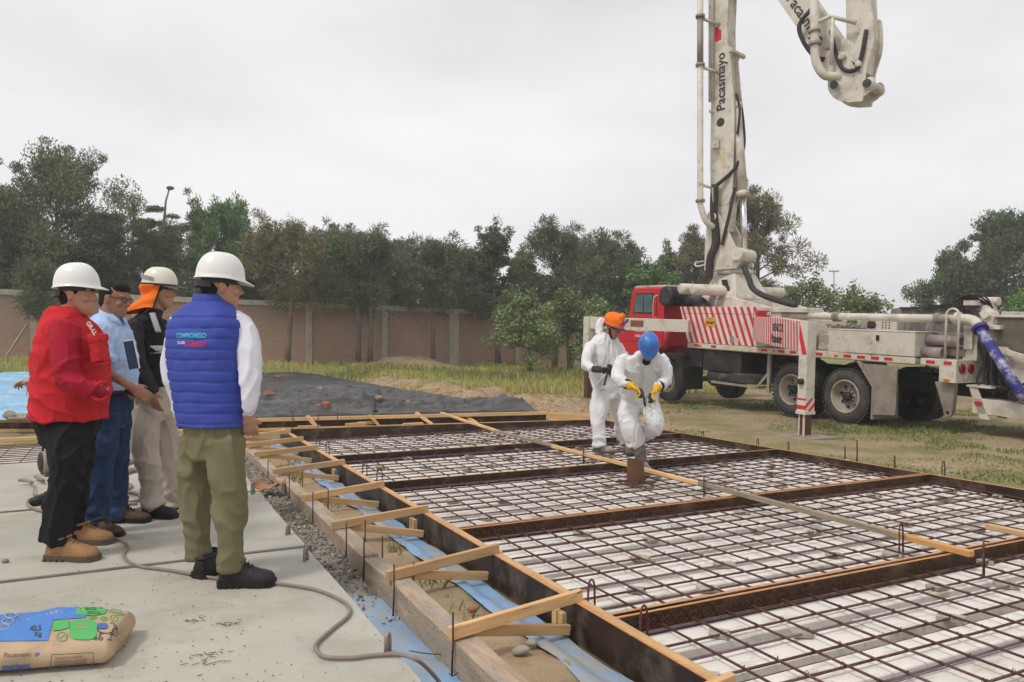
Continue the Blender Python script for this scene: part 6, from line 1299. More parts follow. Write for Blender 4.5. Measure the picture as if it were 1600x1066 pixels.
def nape_hair(root, h, full=False):
    mb = MB(); k = h.k
    if full:
        mb.sphere(h(-.022, 0, .042), (.088 * k, .083 * k, .092 * k), 20, 14, ax=h.m); mb.sphere(h(.028, 0, .082), (.066 * k, .072 * k, .048 * k), 16, 10, ax=h.m); mb.sphere(h(-.058, 0, -.015), (.045 * k, .060 * k, .068 * k), 16, 10, ax=h.m)
        for s in (-1, 1): mb.sphere(h(.014, s * .064, .036), (.016 * k, .012 * k, .026 * k), 10, 8, ax=h.m)
    else:
        mb.sphere(h(-.045, 0, -.012), (.06 * k, .07 * k, .068 * k), 18, 12, ax=h.m)
        for s in (-1, 1): mb.sphere(h(.015, s * .066, .03), (.022 * k, .014 * k, .04 * k), 10, 8, ax=h.m)
    link('hair', remeshed(mb, .006, 2, lambda p, n: .004 * noise.noise(p * 45)), 'hair', root)
def body(root, h, neck, torso, Lv, Fv, arms, legs, hands, skin, vox=.0062):
    mb = MB(); head_loft(mb, h); k = h.k; limb(mb, [(h(-.025, 0, -.045), .056 * k), (h(-.022, 0, -.10).lerp(neck, .3), .056 * k), (neck, .062 * k), (neck - UP * .06, .075)]); trunk_loft(mb, torso, Lv, Fv, sc=.84)
    for a in arms: limb(mb, [(p, min(r * .62, .05)) for p, r in a])
    for l in legs: limb(mb, [(p, r * .62) for p, r in l])
    for hd in hands: hand(mb, *hd)
    me = remeshed(mb, vox, 2, None, .4); paint_face(me, h); o = link('body', me, [skin, 'eye_dark', 'lips'], root); return o
def garment(root, name, mat, torso=None, limbs=(), Lv=None, Fv=None, grow=0.0, vox=.009, fold=None, it=3, lgrow=0.0, pw=2.3):
    mb = MB()
    if torso: trunk_loft(mb, torso, Lv, Fv, grow=grow, pw=pw)
    for l in limbs: limb(mb, [(p, r + lgrow) for p, r in l])
    return link(name, remeshed(mb, vox, it, fold), mat, root)
def bunch(zs, amp=.006, fr=85):                # cloth stacking up above a hem at height z
    def f(p, n): return sum(amp * math.sin((p.z - z) * fr + 3 * noise.noise((p.x * 9, p.y * 9, p.z * 4))) * math.exp(-max(0, p.z - z) / .09) for z in zs)
    return f
def T(Y, *rows): return [(J(u, v, Y), rl, rf) for u, v, rl, rf in rows]
def Lm(*rows): return [(J(u, v, Y), r) for u, v, Y, r in rows]

# ---------------------------------------------------------------- man in the red vest
def red_man():
    Y = 4.75; Fv = V((.99, .12, 0)).normalized(); Lv = UP.cross(Fv)
    root = thing('person', 'heavy man in a red vest and white hard hat with his hand in his pocket', 'person', (J(108, 534, Y).x, Y, 0), group=None)
    tor = T(Y, (108, 700, .15, .14), (106, 668, .185, .178), (108, 640, .205, .202), (112, 612, .215, .218), (112, 580, .21, .208), (110, 545, .215, .188), (107, 515, .205, .150), (104, 496, .17, .105), (106, 482, .09, .07))
    ra = Lm((101, 513, 4.56, .088), (101, 550, 4.50, .08), (109, 592, 4.47, .068), (134, 607, 4.47, .056), (152, 613, 4.57, .05)); la = Lm((106, 513, 4.95, .088), (108, 550, 5.0, .08), (114, 590, 5.02, .066), (158, 614, 4.98, .044))
    rl_ = Lm((104, 672, 4.67, .125), (106, 712, 4.63, .118), (101, 757, 4.62, .094), (93, 800, 4.61, .088), (89, 843, 4.6, .082)); ll = Lm((112, 672, 4.86, .125), (118, 712, 4.92, .112), (119, 757, 4.94, .09), (114, 800, 4.95, .078), (112, 836, 4.96, .07))
    h = Fr(J(121, 461, 4.75), V((.98, .06, -.03)), sc=1.03); neck = J(109, 487, 4.75)
    body(root, h, neck, tor, Lv, Fv, [ra, la], [rl_, ll], [(J(142, 614, 4.62), V((.25, .95, -.15)), V((0, 1, 0)), UP, .4)], 'skin')
    garment(root, 'shirt', 'red_shirt', tor[3:], [ra, la], Lv, Fv, -.012, fold=folds(.006, 5, 5, 1))
    vest = garment(root, 'vest', 'red_vest', T(Y, (108, 656, .20, .198)) + tor[2:], [], Lv, Fv, .008, .008, folds(.006, 3.5, 6, 5), pw=2.2)
    mb = MB(); limb(mb, Lm((134, 497, 4.62, .02), (143, 522, 4.57, .02))); mb = MB(); mb.box(J(156, 546, 4.6), (.05, .13, .15), Matrix.Rotation(R(-10), 3, 'Y')); mb.box(J(154, 528, 4.6), (.062, .14, .045), Matrix.Rotation(R(-14), 3, 'Y')); link('pocket', remeshed(mb, .008, 2, folds(.003, 9, 9, 3)), 'red_vest', vest)
    mb = MB(); mb.tube(spline([J(150, 603, 4.46), J(158, 598, 4.47), J(166, 599, 4.52)]), .012, 8); mb.tube(spline([J(140, 618, 4.47), J(155, 626, 4.47), J(166, 622, 4.52)]), .012, 8); link('pocket_welt', mbmesh(mb), 'red_vest', vest)
    bv = bvh_of(vest); lettering('lettering', 'GR-LL', .032, 'white_print', J(143, 513, 4.5), V((.45, .2, -.85)), V((.7, .2, .5)), vest, bvh=bv, off=.005, bold=.001)
    lettering('lettering', 'GERENCIA', .04, 'white_print', J(68, 519, 4.8), V((.1, -.9, 0)), V((.3, 0, .95)), vest, bvh=bv, off=.003)
    garment(root, 'trousers', 'black_trousers', tor[:3], [rl_, ll], Lv, Fv, -.014, fold=folds(.0075, 5, 3, 2, bunch((.10,), .006)))
    shoe(root, V((J(68, 876, 4.56).x, 4.6, 0)), V((.99, -.06, 0)), .315, 'tan_leather', 'sole', J(90, 842, 4.6), .125, .055, .062); shoe(root, V((J(107, 850, 4.97).x, 4.97, 0)), V((.98, -.03, 0)), .29, 'tan_leather', 'sole', J(112, 835, 4.96), .12, .052, .058)
    nape_hair(root, h); hard_hat(root, h, 'hat_white', z=.052, tilt=.05)
# ---------------------------------------------------------------- man in the pale blue shirt
def jeans_man():
    Y = 5.35; Fv = V((.98, -.14, 0)).normalized(); Lv = UP.cross(Fv)
    root = thing('person', 'bareheaded man with glasses in a pale blue short sleeved shirt and jeans holding a notebook', 'person', (J(168, 534, Y).x, Y, 0))
    tor = T(Y, (168, 668, .14, .12), (169, 640, .17, .135), (171, 612, .175, .140), (172, 582, .18, .158), (171, 552, .19, .155), (168, 524, .195, .135), (166, 504, .165, .095), (169, 492, .08, .065))
    ra = Lm((158, 514, 5.15, .07), (160, 545, 5.10, .064), (168, 580, 5.07, .05), (190, 596, 5.05, .046), (207, 606, 5.08, .034)); la = Lm((170, 514, 5.55, .07), (176, 548, 5.6, .06), (184, 580, 5.6, .046), (204, 608, 5.35, .034))
    rl_ = Lm((163, 650, 5.27, .11), (160, 690, 5.24, .105), (156, 732, 5.22, .086), (152, 780, 5.22, .082), (149, 818, 5.22, .088)); ll = Lm((178, 650, 5.45, .108), (181, 690, 5.48, .098), (181, 732, 5.52, .082), (180, 775, 5.54, .076), (181, 805, 5.55, .082))
    h = Fr(J(179, 468, Y), V((.96, -.10, -.16)), sc=1.0); neck = J(170, 494, Y)
    body(root, h, neck, tor, Lv, Fv, [ra, la], [rl_, ll], [(J(207, 606, 5.08), V((.75, .3, -.55)), V((-.2, .8, -.5)), UP, .55), (J(204, 610, 5.33), V((.6, -.5, -.4)), V((0, -.6, .6)), UP, .6)], 'skin_dark')
    mb = MB(); limb(mb, [(p, r * .93) for p, r in Lm((164, 566, 5.09, .05), (170, 582, 5.07, .048), (190, 597, 5.05, .045), (207, 607, 5.08, .033))]); 
    garment(root, 'shirt', 'blue_shirt', tor[2:], [Lm((158, 514, 5.15, .078), (159, 540, 5.11, .076), (164, 564, 5.08, .072)), Lm((170, 514, 5.55, .078), (176, 552, 5.6, .07))], Lv, Fv, .004, fold=folds(.006, 5, 4, 3))
    mb = MB(); c = J(173, 493, Y); mb.rings([[c + Fv * math.cos(a) * .068 + Lv * math.sin(a) * .072 + UP * (.022 - .03 * math.cos(a)) for a in arc(22, .25, 6.03)], [c + Fv * (.014 + math.cos(a) * .095) + Lv * math.sin(a) * .092 + UP * (-.022 - .045 * max(0, math.cos(a))) for a in arc(22, .25, 6.03)]], cap=False, wrap=False); so_ = link('collar', mbmesh(mb), 'blue_shirt', root); so_.modifiers.new('s', 'SOLIDIFY').thickness = .004
    garment(root, 'trousers', 'jeans', tor[:3], [rl_, ll], Lv, Fv, .0, fold=folds(.007, 5, 3.5, 6, bunch((.06,), .008)))
    mb = MB(); trunk_loft(mb, T(Y, (170.5, 617, .182, .147), (171.5, 609, .182, .147)), Lv, Fv, k=1); link('belt', mbmesh(mb), 'black_leather', root)
    shoe(root, V((J(137, 830, 5.2).x, 5.22, 0)), V((.9, -.32, 0)), .28, 'brown_leather', 'sole_black', None, .10, .05); shoe(root, V((J(167, 815, 5.5).x, 5.56, 0)), V((.99, -.05, 0)), .285, 'brown_leather', 'sole_black', None, .10, .05)
    nape_hair(root, h, True)
    mb = MB()
    for s in (-1, 1):
        mb.tube([h(.098, s * .034 + .024 * math.cos(a) * 1.0, .008 + .016 * math.sin(a)) for a in [2 * math.pi * i / 14 for i in range(14)]], .0028, 6, closed=True); mb.tube([h(.095, s * .058, .014), h(.0, s * .08, .02)], .0028, 6)
    mb.tube([h(.1, -.01, .012), h(.1, .01, .012)], .0028, 6); link('glasses', mbmesh(mb), 'black_plastic', root)
    nb = thing('notebook', 'white edged dark notebook held under the arm of the man in the pale blue shirt', 'notebook', J(206, 556, 5.2)); rot = Matrix.Rotation(R(-12), 3, 'Y') @ Matrix.Rotation(R(38), 3, 'Z'); c = J(205, 555, 5.16)
    mb = MB(); mb.box(c, (.06, .012, .19), rot); mb.build('cover', 'navy', nb); mb = MB(); mb.box(c + rot @ V((.033, .002, 0)), (.008, .02, .195), rot); mb.build('pages', 'paper', nb); mb = MB(); mb.box(c + rot @ V((-.0, .002, .1)), (.06, .018, .008), rot); mb.build('spine', 'paper', nb)
    ph = MB(); ph.box(J(203, 613, 5.15), (.07, .02, .035), Matrix.Rotation(.4, 3, 'Y')); o = ph.build('phone', 'black_plastic', loc=J(203, 613, 5.15), bevel=.004); tag(o, 'small dark phone in the hands of the man in the pale blue shirt', 'phone')
# ---------------------------------------------------------------- man with the orange neck flap
def black_man():
    Y = 5.85; Fv = V((.96, .27, 0)).normalized(); Lv = UP.cross(Fv)
    root = thing('person', 'man in black with beige trousers whose hard hat has an orange neck flap', 'person', (J(240, 534, Y).x, Y, 0))
    tor = T(Y, (238, 655, .14, .125), (237, 630, .175, .145), (234, 604, .185, .152), (231, 575, .19, .16), (229, 545, .205, .16), (229, 517, .21, .142), (233, 498, .175, .1), (241, 485, .08, .07))
    ra = Lm((210, 511, 5.66, .082), (208, 540, 5.60, .078), (216, 574, 5.57, .062), (228, 594, 5.56, .055), (238, 612, 5.57, .043)); la = Lm((250, 511, 6.05, .08), (262, 545, 6.12, .07), (268, 580, 6.1, .058), (266, 615, 6.0, .045))
    rl_ = Lm((226, 640, 5.76, .115), (226, 680, 5.72, .11), (230, 720, 5.7, .09), (236, 760, 5.7, .082), (241, 792, 5.7, .09)); ll = Lm((250, 640, 5.93, .115), (258, 680, 5.97, .105), (264, 720, 5.98, .088), (270, 760, 5.99, .08), (274, 786, 6.0, .086))
    h = Fr(J(250, 456, Y), V((.97, .12, -.06)), sc=1.0); neck = J(242, 487, Y)
    body(root, h, neck, tor, Lv, Fv, [ra, la], [rl_, ll], [(J(238, 611, 5.57), V((.2, .05, -1)), V((.3, .8, 0)), V((1, 0, 0)), .28)], 'skin')
    garment(root, 'shirt', 'black_shirt', tor[2:], [ra, la], Lv, Fv, -.006, fold=folds(.006, 5, 5, 8))
    vest = garment(root, 'vest', 'black_vest', tor[2:7], [], Lv, Fv, .012, fold=folds(.003, 5, 7, 9))
    for k, (v0, v1) in enumerate(((548, 536), (596, 584))):
        mb = MB(); z = [((231 - k * 1), v0 + 4, .21 - .012 * k, .178 - .004 * k), ((231 - k), v1 + 4, .21 - .012 * k, .178 - .004 * k)]; trunk_loft(mb, T(Y, *z), Lv, Fv, k=1); link('reflective_band', mbmesh(mb), 'reflective', vest)
    mb = MB(); P = spline([J(238, 490, 5.68), J(243, 505, 5.66), J(248, 520, 5.66)], 4); mb.grid([[p - Fv * .02, p + Fv * .02 + UP * .004] for p in P]); st = link('reflective_strap', mbmesh(mb), 'reflective', vest); st.modifiers.new('s', 'SOLIDIFY').thickness = .008
    garment(root, 'trousers', 'beige_trousers', tor[:3], [rl_, ll], Lv, Fv, .004, fold=folds(.0075, 5, 3, 12, bunch((.07,), .008, 70)))
    shoe(root, V((J(221, 808, 5.68).x, 5.69, 0)), V((.98, -.1, 0)), .27, 'black_leather', 'sole_black', None, .11, .05); shoe(root, V((J(260, 795, 5.97).x, 6.0, 0)), V((.99, 0, 0)), .27, 'black_leather', 'sole_black', None, .11, .05)
    nape_hair(root, h); hat, g = hard_hat(root, h, 'hat_cream', visor=.0, z=.05, tilt=.0, brim=.004, ridge=.001, peak='black_plastic')
    mb = MB(); mb.rings([[g(math.cos(a) * .1395, math.sin(a) * .1155, .05 - .042 * math.cos(a) * .6 + dz) for a in arc(16, R(95), R(265))] for dz in (-.03, 0)], cap=False, wrap=False); mb.v = [p for p in mb.v]; link('grey_stripe', mbmesh(mb), 'hat_grey', hat)
    mb = MB(); mb.rings([[g(math.cos(a) * .143, math.sin(a) * .119, u) for a in [2 * math.pi * j / 40 for j in range(40)]] for u in (-.012, .008)], cap=False); link('rim', mbmesh(mb), 'black_plastic', hat)
    rows = []
    for i in range(15):
        t = i / 14; row = []
        for j in range(41):
            a = ip(R(70), R(290), j / 40); bk = -math.cos(a); ln = .20 + .03 * bk - .02 * (1 - abs(bk)); r = .125 + .05 * t ** 1.6 + .012 * math.sin(t * 9 + a * 2) + .012 * noise.noise((a * 2.2, t * 4, 1)) - .028 * math.sin(math.pi * min(1, t * 1.15)) ** 2
            row.append(g(math.cos(a) * r * 1.05 - .05 * t, math.sin(a) * r * .96 - .0, -.008 - ln * t))
        rows.append(row)
    fl = link('neck_flap', mbmesh_of(rows), 'orange_cloth', root); s = fl.modifiers.new('s', 'SOLIDIFY'); s.thickness = .004
    mb = MB(); mb.tube(rows[-1], .005, 6); mb.tube([r[0] for r in rows], .005, 6); mb.tube([r[-1] for r in rows], .005, 6); mb.box(rows[-2][9], (.02, .03, .05)); link('flap_edging', mbmesh(mb), 'black_vest', fl)
# ---------------------------------------------------------------- man in the blue quilted vest
def blue_man():
    Y = 4.2; Fv = V((.42, .907, 0)).normalized(); Lv = UP.cross(Fv)
    root = thing('person', 'man seen from behind in a blue quilted vest, olive trousers and white hard hat', 'person', (J(335, 534, Y).x, Y, 0))
    tor = T(Y, (334, 715, .15, .12), (334, 690, .185, .14), (333, 660, .195, .142), (329, 625, .20, .145), (324, 580, .212, .15), (321, 540, .222, .150), (321, 507, .215, .132), (324, 486, .165, .105), (328, 472, .095, .085))
    ra = Lm((372, 502, 4.20, .068), (387, 537, 4.16, .066), (392, 585, 4.10, .058), (391, 625, 4.08, .048), (389, 646, 4.11, .036)); la = Lm((282, 502, 4.34, .062), (271, 537, 4.38, .060), (269, 580, 4.42, .053), (285, 650, 4.46, .043))
    rl_ = Lm((352, 690, 4.15, .115), (356, 730, 4.13, .1), (359, 780, 4.12, .087), (360, 830, 4.10, .074), (361, 885, 4.10, .078)); ll = Lm((316, 690, 4.28, .115), (309, 730, 4.3, .098), (307, 785, 4.3, .083), (307, 830, 4.3, .072), (309, 868, 4.3, .078))
    h = Fr(J(345, 449, Y), V((.86, .5, -.05)), sc=1.0); neck = J(332, 473, Y)
    body(root, h, neck, tor, Lv, Fv, [ra, la], [rl_, ll], [(J(388, 652, 4.12), V((-.05, .5, -.9)), V((-.3, .9, 0)), V((0, 1, 0)), .4)], 'skin')
    garment(root, 'shirt', 'white_shirt', tor[4:8], [ra, la], Lv, Fv, -.012, fold=folds(.005, 6, 3.5, 21))
    def quilt(p, n):
        zz = (p.z - .862) / .0565 + .16 * noise.noise(p * 7); d = abs(zz - round(zz)) * .0565; return (-.006 * math.exp(-(d / .006) ** 2) + .0035 + .0065 * noise.noise((p.x * 15, p.y * 15, p.z * 18))) if p.z < 1.46 else .0
    vest = garment(root, 'vest', 'blue_vest', T(Y, (333.5, 664, .196, .143)) + tor[2:], [], Lv, Fv, .012, .0065, quilt, it=3, pw=2.25)
    mb = MB(); c = J(329, 468, Y); mb.rings([[c + Fv * math.cos(a) * (.082 + d) + Lv * math.sin(a) * (.09 + d) + UP * z for a in [2 * math.pi * i / 30 for i in range(30)]] for d, z in ((.018, -.05), (.006, .02), (.0, .03), (-.006, .02), (-.004, -.03))], cap=False); link('collar', remeshed_thick(mb), 'blue_vest', vest)
    bv = bvh_of(vest); xd = -Lv; o_ = J(306, 528, 3.9)
    cx = J(302.5, 525, 4.06)
    lettering('lettering', 'COMPROMISO', .038, 'cyan_print', cx, xd, UP, vest, bvh=bv, off=.003, bold=.0016, squeeze=.74)
    lettering('lettering', 'TO CON', .022, 'white_print', cx - xd * .055 - UP * .037, xd, UP, vest, bvh=bv, off=.003, bold=.0004, squeeze=.62); lettering('lettering', 'La Libertad', .042, 'red_print', cx + xd * .032 - UP * .042, xd, UP + xd * .03, vest, bvh=bv, off=.003, bold=.0012, shear=.25, squeeze=.62)
    tr = garment(root, 'trousers', 'olive_trousers', tor[:3], [rl_, ll], Lv, Fv, -.012, fold=folds(.0075, 5, 3, 25, bunch((.12, .07), .007, 70)))
    shoe(root, V((J(343, 908, 4.1).x, 4.10, 0)), V((.97, .06, 0)), .29, 'black_leather', 'sole_black', J(358, 885, 4.1), .12, .055, .055); shoe(root, V((J(308, 905, 4.2).x - .01, 4.22, 0)), V((.42, .9, 0)), .29, 'black_leather', 'sole_black', None, .12, .055, .055)
    nape_hair(root, h); hard_hat(root, h, 'hat_white', z=.05, tilt=-.03)
def remeshed_thick(mb): return remeshed_shell(mb)
def remeshed_shell(mb):
    me = mbmesh(mb); o = bpy.data.objects.new('tmp', me); COL.objects.link(o); s = o.modifiers.new('s', 'SOLIDIFY'); s.thickness = .008; ss = o.modifiers.new('ss', 'SUBSURF'); ss.levels = 1
    dg = bpy.context.evaluated_depsgraph_get(); dg.update(); out = bpy.data.meshes.new_from_object(o.evaluated_get(dg)); COL.objects.unlink(o); bpy.data.objects.remove(o); out.polygons.foreach_set('use_smooth', [True] * len(out.polygons)); return out
# ---------------------------------------------------------------- two workers in white coveralls
def cuff(root, p, q, r, mat, name='cuff'):
    mb = MB(); mb.tube([p, q], r, 16); link(name, remeshed(mb, .006, 2), mat, root)
def zip_flap(root, a, b, n):
    cv = [c for c in root.children if c.name.startswith('coverall')][0]; bv = bvh_of(cv); xd = (b - a).normalized(); L_ = (b - a).length; yd = n.cross(xd).normalized(); w = .022; poly = [(0, -w), (L_, -w), (L_, w), (0, w)]
    if xd.cross(yd).dot(n) < 0: yd = -yd
    o = decal('zip_flap', poly, 'coverall_seam', a, xd, yd, root, bv, .006, .03); s = o.modifiers.new('s', 'SOLIDIFY'); s.thickness = .006
cloth('coverall_seam', (.55, .545, .545), .7, .15, 120, .05)
def worker_orange():
    Y = 9.7; Fv = V((.62, -.78, 0)).normalized(); Lv = UP.cross(Fv)
    root = thing('person', 'worker in white coveralls with an orange covered hard hat looking down at his gloved hands', 'person', (J(945, 534, Y).x, Y, -.06))
    tor = T(Y, (951, 622, .15, .135), (950, 610, .19, .16), (947, 592, .195, .165), (945, 572, .21, .175), (944, 552, .23, .165), (944, 536, .215, .13), (947, 526, .15, .10), (951, 520, .08, .07))
    ra = Lm((924, 541, 9.55, .07), (917, 555, 9.45, .07), (916, 569, 9.38, .064), (923, 575, 9.28, .056), (931, 577, 9.2, .048)); la = Lm((965, 541, 9.85, .07), (972, 555, 9.8, .066), (973, 569, 9.65, .058), (963, 575, 9.4, .047))
    rl_ = Lm((940, 616, 9.62, .12), (936, 637, 9.55, .108), (934, 659, 9.5, .092), (936, 680, 9.46, .082), (937, 697, 9.45, .092)); ll = Lm((959, 616, 9.85, .12), (964, 637, 9.95, .105), (970, 657, 10.1, .09), (972, 675, 10.3, .09), (975, 688, 10.4, .095))
    h = Fr(J(958, 513, 9.62), V((.74, -.55, -.42)), sc=1.0); neck = J(951, 524, 9.68)
    body(root, h, neck, tor, Lv, Fv, [ra, la], [rl_, ll], [], 'skin_dark', .008)
    garment(root, 'coverall', 'coverall', tor, [ra, la, rl_, ll], Lv, Fv, .008, .011, folds(.007, 6, 4, 31, bunch((.0,), .007, 60)))
    mb = MB(); limb(mb, Lm((936, 522, 9.75, .05), (938, 508, 9.78, .055), (942, 500, 9.76, .04))); link('hood', remeshed(mb, .01, 3, folds(.006, 9, 9, 2)), 'coverall', root)
    mb = MB(); w = J(931, 577, 9.2); limb(mb, [(J(928, 576, 9.23), .05), (J(938, 578, 9.17), .04)]); hand(mb, J(938, 578, 9.17), V((.95, .1, -.15)), V((0, -.7, -.7)), UP, .5, 1.1); link('glove', remeshed(mb, .006, 2), 'glove_dark', root)
    mb = MB(); limb(mb, [(J(963, 575, 9.4), .046), (J(956, 577, 9.3), .04)]); hand(mb, J(957, 577, 9.3), V((-.8, -.5, .1)), V((0, -.2, -.9)), UP, .6, 1.1); link('glove', remeshed(mb, .006, 2), 'glove_dark', root)
    zip_flap(root, J(950, 541, 9.5), J(953, 608, 9.4), Fv)
    shoe(root, V((J(929, 705, 9.45).x, 9.5, -.06)), V((.75, -.65, 0)), .29, 'boot_rubber', 'sole', J(936, 692, 9.46), .11, .055, .062); shoe(root, V((J(967, 690, 10.4).x, 10.42, -.06)), V((.75, -.6, 0)), .29, 'boot_rubber', 'sole', J(973, 682, 10.4), .11, .055, .062)
    hat, g = hard_hat(root, h, 'orange_cloth', visor=.0, z=.045, brim=.003, ridge=.0, peak='navy')
    mb = MB(); mb.sphere(g(-.02, 0, .05), (.136, .118, .108), 16, 10, ax=g.m); mb.sphere(g(.06, -.01, .12), (.045, .065, .07), 12, 8, ax=g.m); mb.sphere(g(-.07, .02, .03), (.075, .1, .065), 12, 8, ax=g.m); mb.sphere(g(.075, .0, .05), (.055, .09, .045), 12, 8, ax=g.m); link('cover', remeshed(mb, .009, 5, folds(.004, 8, 8, 4)), 'orange_cloth', hat)
    mb = MB(); mb.tube(spline([g(.135, -.06, .07), g(.14, .0, .1), g(.12, .06, .12)]), .02, 8); link('tape', mbmesh(mb), 'purple', hat)
    mb = MB(); mb.tube(spline([h(-.01, -.085, .0), h(.03, -.075, -.07), h(.05, -.03, -.12)]), .012, 8); link('chin_strap', mbmesh(mb), 'black_vest', hat)
    mb = MB(); a, b = J(952, 572, 9.17), J(944, 602, 9.05); mb.tube([a, b], .013, 8); mb.box(a, (.05, .03, .04)); o = mb.build('tying_tool', 'dark_rubber', loc=b); tag(o, 'dark bar tool in the gloved hand of the worker with the orange hat', 'tool')
def worker_blue():
    Y = 8.1; Fv = V((-.05, -1, 0)).normalized(); Lv = UP.cross(Fv)
    root = thing('person', 'worker in white coveralls and blue hard hat bending forward as he steps over the rebar', 'person', (J(1003, 534, Y).x, Y, -.06))
    tor = [(J(999, 640, 8.22), .15, .13), (J(1000, 628, 8.2), .19, .155), (J(1000, 612, 8.16), .20, .165), (J(1001, 594, 8.1), .215, .17), (J(1004, 577, 8.02), .22, .16), (J(1007, 562, 7.94), .195, .125), (J(1011, 554, 7.88), .13, .095), (J(1012, 549, 7.84), .08, .07)]
    ra = Lm((978, 560, 7.97, .072), (968, 575, 7.95, .07), (965, 588, 7.88, .064), (972, 596, 7.76, .056), (981, 601, 7.66, .047)); la = Lm((1033, 560, 7.95, .072), (1040, 574, 7.93, .07), (1042, 588, 7.86, .064), (1037, 598, 7.74, .056), (1029, 604, 7.64, .047))
    rl_ = Lm((985, 634, 8.2, .125), (982, 652, 8.1, .115), (985, 670, 8.03, .105), (990, 684, 8.05, .105), (994, 691, 8.06, .10)); ll = Lm((1015, 634, 8.18, .12), (1021, 652, 8.05, .105), (1024, 667, 7.98, .09), (1013, 675, 8.14, .082), (1000, 679, 8.3, .08))
    h = Fr(J(1013, 543, 7.74), V((-.02, -.62, -.78)), sc=1.0); neck = J(1012, 551, 7.86)
    body(root, h, neck, tor, Lv, Fv, [ra, la], [rl_, ll], [], 'skin_dark', .008)
    garment(root, 'coverall', 'coverall', tor, [ra, la, rl_, ll], Lv, Fv, .006, .010, folds(.007, 6, 4, 41, bunch((.18,), .008, 60)))
    for wpt, el, dr, sd_ in ((J(981, 601, 7.66), J(974, 598, 7.74), V((.75, -.3, -.45)), V((.2, 0, 1))), (J(1029, 604, 7.64), J(1035, 600, 7.72), V((-.6, -.3, -.65)), V((-.2, 0, 1)))):
        mb = MB(); hand(mb, wpt + dr * .02, dr, V((0, -.4, -.9)), sd_, .75, 1.15); limb(mb, [(wpt, .043), (wpt + dr * .05, .04)]); gl = link('glove', remeshed(mb, .0055, 2), 'glove_yellow', root)
        mb = MB(); mb.tube([el.lerp(wpt, .55), wpt + dr * .008], .053, 14); link('cuff', remeshed(mb, .008, 2), 'black_vest', root)
        mb = MB(); d = dr.normalized()
        for q in range(4): mb.sphere(wpt + d * (.135 + .01 * (q % 2)) + V((.0, -.02 - .004 * q, .02 - .022 * q)), (.03, .022, .016), 10, 6)
        link('glove_palm', remeshed(mb, .007, 3), 'glove_dark', gl)
    zip_flap(root, J(1008, 567, 7.7), J(1000, 622, 8.0), V((0, -1, .3)).normalized())
    # standing boot and lifted boot
    k = J(994, 690, 8.06); an = J(1004, 722, 8.05); b0 = V((an.x, 8.07, -.06)); mb = MB(); limb(mb, [(k, .075), (k.lerp(an, .5), .066), (an, .055)])
    link('boot_shaft', remeshed(mb, .008, 2, folds(.003, 9, 9, 3)), 'boot_rubber', root); shoe(root, V((an.x - .0, 8.13, -.06)), V((.12, -.99, 0)), .29, 'boot_rubber', 'sole', an, .11, .055, .058)
    k2 = J(1000, 674, 8.28); an2 = J(983, 686, 8.42); mb = MB(); limb(mb, [(k2, .074), (k2.lerp(an2, .5), .066), (an2, .055)]); link('boot_shaft', remeshed(mb, .008, 2, folds(.003, 9, 9, 4)), 'boot_rubber', root)
    dn = (J(980, 716, 8.3) - J(984, 684, 8.46)).normalized(); shoe(root, J(986, 680, 8.5), dn, .27, 'boot_rubber', 'sole', None, .10, .055, lift=V((.0, -1, 0)) )
    nape_hair(root, h); hard_hat(root, h, 'hat_blue', z=.04, visor=.05, ridge=.004, sz=.9)
    mb = MB(); c = J(1007, 566, 7.82); mb.sphere(J(1010, 562, 7.83), (.05, .03, .06), 10, 8); link('undershirt', mbmesh(mb), 'black_vest', root)
    a = J(1003, 611, 7.5); mb = MB(); mb.tube([a, J(1008, 636, 7.48)], .006, 6); mb.tube([a + V((.012, 0, 0)), J(1009, 634, 7.48)], .005, 6); o = mb.build('pliers', 'dark_rubber', loc=a); tag(o, 'tying pliers in the yellow gloves of the bending worker', 'pliers')
    mb = MB(); b = J(1012, 618, 7.52)
    for q in range(9): mb.tube(spline([b, b + V((random.uniform(-.05, .1), random.uniform(-.05, .02), -.08)), b + V((random.uniform(-.05, .16), random.uniform(-.06, .03), random.uniform(-.22, -.12)))], 3), .0014, 4)
    o = mb.build('tie_wire_bundle', 'wire', loc=b); tag(o, 'loose bundle of tie wires hanging from the yellow gloves', 'wire')
